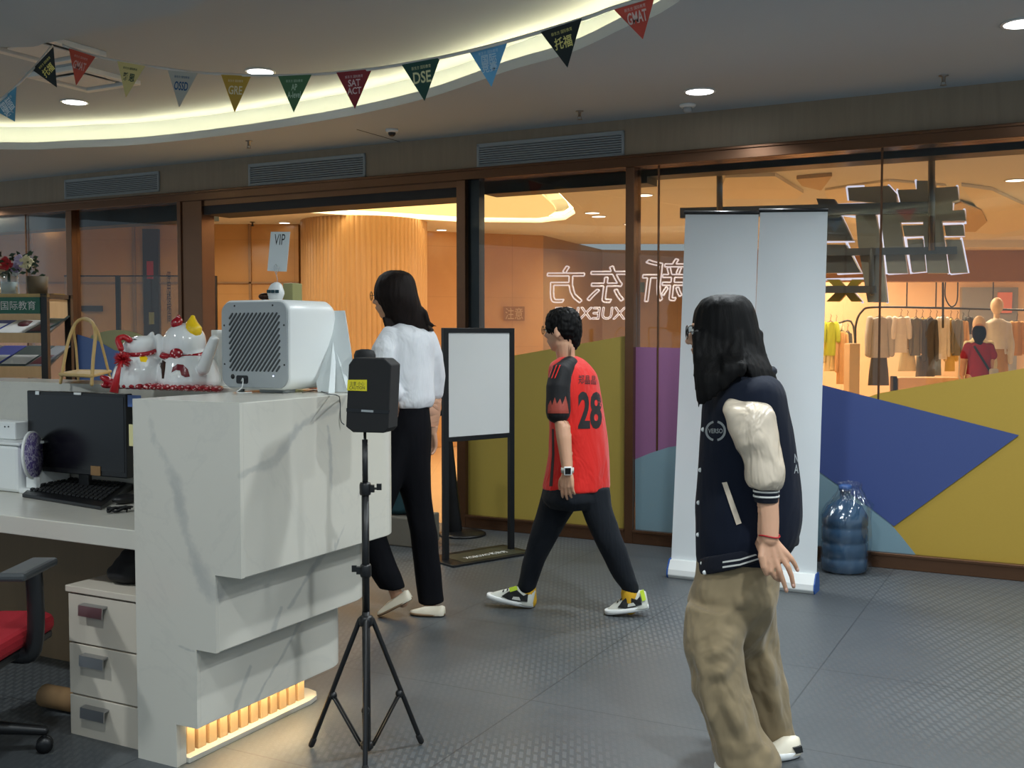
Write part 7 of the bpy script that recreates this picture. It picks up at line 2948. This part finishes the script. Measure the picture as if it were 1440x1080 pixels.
def fold_k(p, n):
    q = Vector((p.x * 5 + p.z * 3.2, p.y * 5, p.z * 4 - p.x * 3))
    r = 1 - abs(noise.noise(q)) * 2.2
    r2 = 1 - abs(noise.noise(q * 1.9 + Vector((4, 4, 4)))) * 2.2
    v = 0.006 * r + 0.004 * r2 + 0.004 * noise.noise(q * 3) - 0.003
    for P, w in FOLDS:
        if (p - P[len(P) // 2]).length > 0.26:
            continue
        for i_ in range(len(P) - 1):
            ab = P[i_ + 1] - P[i_]
            t_ = max(0.0, min(1.0, (p - P[i_]).dot(ab) / ab.length_squared))
            dd_ = (p - P[i_] - ab * t_).length
            u_ = (i_ + t_) / (len(P) - 1)
            g_ = math.sin(math.pi * min(max(u_, 0.04), 0.96)) ** 0.6
            if i_ == 0 or dd_ < best_:
                best_, bg_ = dd_, g_
        v += 0.011 * bg_ * math.exp(-(best_ / (w * 1.25)) ** 2) - 0.005 * bg_ * math.exp(-((best_ - w * 2.4) / (w * 1.2)) ** 2)
    return v
fused('trousers', bm, M['khaki'], gir, voxel=0.007, smooth=2, disp=fold_k)
tuck(girbody, [o for o in COL.objects if o.parent == gir and o.name.split('.')[0] in ('jacket', 'ribbed_hem', 'cream_sleeve', 'trousers', 'hair')], hc, Fh)
hl, to = onz(1086, 1090, 0.002), onz(1004, 1084, 0.002)
so, up_, fr_ = shoe(gir, hl, to, 0.09, 0.085, M['shoe_cream'], M['white_matte'], 'sneaker')
hl, to = onz(1124, 1061, 0.002), onz(1062, 1068, 0.002)
so, up_, fr_ = shoe(gir, hl, to, 0.085, 0.066, M['shoe_cream'], M['white_matte'], 'sneaker')
side = 1 if (fr_[2].y < 0) else -1
decal_side(up_, fr_, [(0.02, 0.3), (0.2, 0.3), (0.26, 0.6), (0.05, 0.62)], M['sneaker_black'], 'black_panel', 0.004, side)
# ------------------------------------------------------------------ clothes shop across the mall
YS = 15.6


def rail(pts, label, Y, name='clothes_rail'):
    t = thing(name, label, 'clothes rail', at(pts[0][0], pts[0][1], Y))
    bm = B()
    tube(bm, spline([at(x, y, Y + d) for x, y, d in pts], 5), 0.016, 8)
    obj('rail', bm, M['dark_grey'], t, smooth=True)
    return t


r1 = rail([(1204, 545, 0), (1203, 480, 0), (1204, 455, 0), (1212, 438, 0), (1230, 432, 0), (1320, 433, 0), (1440, 436, 0), (1500, 437, 0)], 'long dark clothes rail with curved end in the bright shop', YS)
for px, y1 in ((1275, 432), (1316, 432), (1396, 435)):
    bm = B()
    a = at(px, y1, YS); b = Vector((a.x, a.y, 3.05))
    tube(bm, [a, b], 0.010, 8)
    obj('hanging_rod', bm, M['dark_grey'], r1)
r2 = rail([(1130, 470, 0.2), (1150, 455, 0.2), (1176, 455, 0.2), (1200, 458, 0.2), (1202, 545, 0.2)], 'short dark clothes rail with green shirts at the left of the shop', YS + 0.8)
r3 = rail([(1326, 460, -.3), (1326, 398, -.3)], 'dark post with a hanging loop in the middle of the shop', YS - 0.2, 'loop_post')
bm = B()
P = [at(x, y, YS - 0.3) for x, y in ((1330, 392), (1329, 415), (1334, 428), (1340, 431), (1346, 422), (1347, 392))]
tube(bm, spline(P, 5), 0.010, 8)
obj('loop', bm, M['dark_grey'], r3, smooth=True)


def garment(px, ptop, pbot, w, m, label, Y, kind='shirt', group='garments on the shop rails', lower=None):
    """a piece of clothing on a hanger; w = half width in px"""
    c = at(px, ptop, Y)
    t = thing(kind, label, 'clothing', (c.x, c.y, at(px, pbot, Y).z), 0, group)
    s = Y / F_PX
    H = (pbot - ptop) * s
    rnd = random.Random(int(px * 7))
    bm = B()
    rows = []
    n = 20
    top = 0.0
    prof = [(0.28, 0), (0.6, 0.02), (1.0, 0.05), (0.95, 0.2), (0.88, 0.45), (0.95, 0.7), (1.02, 0.99), (0.98, 1.0)] if kind != 'trousers' else [(0.8, 0), (0.85, 0.1), (0.9, 0.5), (1.0, 0.99), (0.97, 1.0)]
    if kind == 'skirt':
        prof = [(0.72, 0), (0.74, 0.05), (0.9, 0.5), (1.0, 0.99), (0.97, 1.0)]
    for f_, v in prof:
        ring = []
        for j in range(n):
            a = 2 * math.pi * j / n
            d = 0.045 + 0.010 * math.sin(a * 5 + px)
            ring.append(c + Vector((math.cos(a) * w * f_ * s, math.sin(a) * d, -H * v)))
        rows.append(ring)
    rings(bm, rows)
    obj('body', bm, m, t, smooth=True)
    if kind in ('shirt', 'jacket'):
        for q in (-1, 1):
            bm = B()
            sh = c + Vector((q * w * 0.88 * s, 0, -0.06 * H))
            L_ = min(H * 0.85, 0.56) if kind == 'jacket' else min(H * 0.5, 0.3)
            tube(bm, [sh, sh + Vector((q * w * 0.22 * s, -0.02, -L_ * 0.5)), sh + Vector((q * w * 0.25 * s, -0.03, -L_))], [0.055 * min(1, w / 12), 0.05 * min(1, w / 12), 0.042 * min(1, w / 12)], 10)
            obj('sleeve', bm, m, t, smooth=True)
    if kind == 'skirt' or lower:
        pass
    bm = B()
    hk = c + Vector((0, 0, 0.02))
    tube(bm, [hk + Vector((-w * .5 * s, 0, -0.03)), hk, hk + Vector((w * .5 * s, 0, -0.03))], 0.006, 6)
    tube(bm, [hk, hk + Vector((0, 0, 0.05)), hk + Vector((0.015, 0, 0.075)), hk + Vector((0.0, 0, 0.10))], 0.004, 6)
    obj('hanger', bm, M['black'], t)
    return t


fm = lambda n, c: mat(n, srgb(*c), 0.85, var=0.12, vscale=12)
green, cream, grey, lgrey, khakiy, dgrey, wht, tan, denim, ylw = (fm('lime_cloth', (176, 190, 60)), fm('cream_cloth', (228, 220, 180)), fm('grey_cloth', (128, 128, 120)), fm('light_grey_cloth', (188, 188, 184)),
                                                                fm('khaki_cloth', (196, 168, 96)), fm('dark_grey_cloth', (84, 86, 86)), fm('white_cloth', (232, 230, 222)), fm('tan_cloth', (206, 164, 112)), fm('denim_cloth', (120, 136, 150)), fm('pale_yellow_cloth', (222, 196, 120)))
G = [
    (1168, 453, 500, 9, green, 'lime green top on the short rail, leftmost garment in the shop', 'shirt'),
    (1167, 490, 522, 8, cream, 'cream top hanging below the lime green top', 'shirt'),
    (1176, 454, 520, 8, cream, 'cream long top right of the lime green top', 'shirt'),
    (1184, 466, 540, 7, tan, 'tan garment on the short rail left of the grey pillar', 'jacket'),
    (1192, 466, 538, 5, dgrey, 'dark patterned garment beside the grey pillar', 'jacket'),
    (1237, 446, 503, 15, lgrey, 'light grey long-sleeved shirt above the long dark skirt', 'jacket'),
    (1236, 500, 542, 15, dgrey, 'long dark grey skirt under the light grey shirt', 'skirt'),
    (1267, 446, 496, 10, wht, 'white short-sleeved shirt right of the dark skirt', 'shirt'),
    (1276, 448, 490, 9, khakiy, 'khaki shirt behind the white short-sleeved shirt', 'shirt'),
    (1276, 492, 522, 13, cream, 'cream low garment under the white short-sleeved shirt', 'skirt'),
    (1288, 447, 500, 7, grey, 'grey jacket on the long rail', 'jacket'),
    (1297, 447, 489, 6, khakiy, 'mustard jacket next to the grey jacket', 'jacket'),
    (1308, 447, 530, 8, dgrey, 'long dark grey garment in the middle of the long rail', 'jacket'),
    (1294, 500, 530, 6, grey, 'grey trousers under the grey jacket', 'trousers'),
    (1317, 448, 500, 5, tan, 'beige garment left of the long white dress', 'jacket'),
    (1318, 498, 528, 6, denim, 'pale denim trousers under the beige garment', 'trousers'),
    (1326, 445, 505, 7, wht, 'long white garment at the middle post', 'jacket'),
    (1337, 448, 522, 7, ylw, 'long pale yellow dress on the long rail', 'jacket'),
    (1346, 449, 500, 6, grey, 'grey cardigan right of the pale yellow dress', 'jacket'),
    (1354, 451, 500, 6, tan, 'beige cardigan left of the woman in the red top', 'jacket'),
    (1362, 446, 470, 5, dgrey, 'dark garment end above the red-topped woman', 'shirt'),
    (1394, 475, 520, 6, lgrey, 'pale grey garment right of the woman in the red top', 'jacket'),
    (1430, 452, 500, 8, tan, 'beige garment at the right edge of the shop', 'jacket'),
]
for i, (px, a, b, w, m_, lab, kd) in enumerate(G):
    garment(px, a, b, w, m_, lab, YS + (0.8 if px < 1200 else 0.0) + 0.03 * (i % 3) + (0.1 if a > 480 else 0), kd)

# grey-beige pillar and low display blocks
bm = B()
a, b = at(1195, 470, YS - 0.3), at(1210, 470, YS - 0.3)
box(bm, XYZ, a.x, b.x, YS - 0.3, YS - 0.05, 0, at(1200, 483, YS - 0.3).z)
tag(obj('display_plinth', bm, mat('plinth_beige', srgb(206, 184, 150), 0.6), bevel=0.01), 'tall narrow beige display block at the end of the long rail', 'plinth')
bm = B()
a, b = at(1264, 470, YS - 0.6), at(1350, 470, YS - 0.6)
box(bm, XYZ, a.x, b.x, YS - 0.6, YS - 0.25, 0, at(1300, 531, YS - 0.6).z)
tag(obj('display_bench', bm, mat('bench_peach', srgb(232, 190, 148), 0.6), bevel=0.01), 'low peach display bench under the long rail', 'bench')
bm = B()
a, b = at(1257, 470, YS - 0.62), at(1263, 470, YS - 0.62)
box(bm, XYZ, a.x, b.x, YS - 0.62, YS - 0.5, 0.001, at(1260, 529, YS - 0.62).z)
tag(obj('black_display_block', bm, M['black'], bevel=0.01), 'small black block left of the peach bench', 'block')

# mannequins
for (hx, hy, w_, body_m, skirt_m, lab) in ((1402, 430, 9, wht, tan, 'mannequin with white top and tan skirt, right side of the shop'), (1377, 456, 8, cream, cream, 'mannequin in cream half hidden behind the woman in the red top')):
    Y = YS - (0.5 if hx > 1390 else 1.0)
    c = at(hx, hy, Y)
    t = thing('mannequin', lab, 'mannequin', (c.x, c.y, 0), 0, 'shop mannequins')
    s = Y / F_PX
    bm = B()
    ell(bm, c, (0.085, 0.095, 0.12), n=18, m=14)
    tube(bm, [c + Vector((0, 0, -0.08)), c + Vector((0, 0, -0.2))], 0.045, 12)
    top = c.z - 0.19
    rings(bm, [[Vector((c.x + math.cos(a) * rx, c.y + math.sin(a) * ry, z)) for a in [2 * math.pi * i / 20 for i in range(20)]]
               for rx, ry, z in ((0.08, 0.06, top), (0.14, 0.09, top - 0.05), (0.13, 0.1, top - 0.25), (0.12, 0.09, top - 0.42), (0.13, 0.11, top - 0.6), (0.14, 0.1, top - 0.75), (0.08, 0.07, 0.05), (0.08, 0.07, 0.02))])
    fused('body', bm, mat('mannequin_cream', srgb(240, 214, 180), 0.5), t, voxel=0.014, smooth=3)
    bm = B()
    rings(bm, [[Vector((c.x + math.cos(a) * rx, c.y + math.sin(a) * ry, z)) for a in [2 * math.pi * i / 20 for i in range(20)]]
               for rx, ry, z in ((0.07, 0.06, top + 0.01), (0.16, 0.10, top - 0.05), (0.15, 0.12, top - 0.25), (0.14, 0.12, top - 0.42), (0.15, 0.12, top - 0.5))])
    for q in (-1, 1):
        tube(bm, [Vector((c.x + q * .16, c.y, top - 0.08)), Vector((c.x + q * .20, c.y - .02, top - 0.35)), Vector((c.x + q * .17, c.y - .08, top - 0.6))], [0.05, 0.048, 0.04], 12)
    fused('top', bm, body_m, t, voxel=0.014, smooth=3, disp=folds(0.012, 7, 0.5, 2))
    bm = B()
    rings(bm, [[Vector((c.x + math.cos(a) * (rx + 0.012 * math.sin(a * 9)), c.y + math.sin(a) * ry, z)) for a in [2 * math.pi * i / 40 for i in range(40)]]
               for rx, ry, z in ((0.14, 0.12, top - 0.42), (0.16, 0.13, top - 0.7), (0.2, 0.16, 0.35), (0.195, 0.155, 0.34))])
    obj('skirt', bm, skirt_m, t, smooth=True)

# woman in the red top, seen from behind
Y = 13.6
c = at(1377, 468, Y)
t = thing('person', 'person in a dark red top with crossbody strap, back turned, before the shop', 'person', (c.x, Y, 0))
bm = B()
ell(bm, c, (0.085, 0.1, 0.12), n=18, m=14)
tube(bm, [c + Vector((0, 0, -0.08)), c + Vector((0, 0, -0.2))], 0.05, 12)
for q, pts in ((-1, ((1362, 492), (1355, 508), (1353, 526))), (1, ((1390, 492), (1394, 506), (1393, 518)))):
    P = [at(x, y, Y) for x, y in pts]
    tube(bm, P, [0.05, 0.042, 0.034], 12)
    _hand(bm, P[-1], Vector((0, -0.1, -1)), Vector((0, 1, 0)), Vector((-q, 0, 0)), 0.9, 0.3, 0.1)
for q in (-1, 1):
    tube(bm, [Vector((c.x + q * 0.09, Y, 0.85)), Vector((c.x + q * 0.09, Y - .02, 0.45)), Vector((c.x + q * 0.09, Y, 0.06))], [0.08, 0.06, 0.04], 12)
    tube(bm, [Vector((c.x + q * 0.09, Y - 0.02, 0.045)), Vector((c.x + q * 0.09, Y + 0.15, 0.035))], [0.04, 0.03], 10)
sil(bm, [(490, 1364, 1389), (520, 1366, 1388), (540, 1364, 1390)], Y, (0, 1, 0), 1.5)
fused('body', bm, M['skin'], t, voxel=0.009, smooth=2)
bm = B()
sil(bm, [(458, 1373, 1381), (460, 1370, 1384), (466, 1368, 1386), (474, 1368.5, 1385.5), (480, 1371, 1382), (488, 1371, 1381), (493, 1373, 1379)], Y - 0.03, (0, 1, 0), 0.9)
fused('hair', bm, M['hair'], t, voxel=0.008, smooth=2)
bm = B()
sil(bm, [(481, 1371, 1384), (484, 1362, 1391), (490, 1359, 1394), (510, 1361, 1393), (528, 1358, 1396), (531, 1359, 1395)], Y, (0, 1, 0), 1.7)
tube(bm, [at(1362, 488, Y), at(1357, 500, Y)], [0.06, 0.062], 12)
tube(bm, [at(1391, 488, Y), at(1395, 500, Y)], [0.06, 0.062], 12)
tp_ = fused('red_top', bm, fm('crimson_cloth', (150, 24, 46)), t, voxel=0.009, smooth=3, disp=folds(0.008, 8, 0.5, 3))
bm = B()
sil(bm, [(527, 1360, 1394), (545, 1360, 1395), (560, 1361, 1394), (600, 1363, 1392), (640, 1366, 1390)], Y, (0, 1, 0), 1.5)
obj('black_trousers', bm, M['trousers_black'], t, smooth=True)
poly_decal(tp_, bvh_of(tp_), [(1368, 487), (1371, 485), (1395, 523), (1394, 528)], Y, M['black'], 'crossbody_strap', 0.006, 0.05)
q = at(1397, 525, Y - 0.12)
bm = B(); box(bm, frame(q, (1, 0, 0), (0, 1, 0)), -0.05, 0.06, -0.03, 0.03, -0.09, 0.06)
tag(obj('shoulder_bag', bm, lgrey, bevel=0.02), 'small pale bag at the right hip of the woman in the dark red top', 'bag')
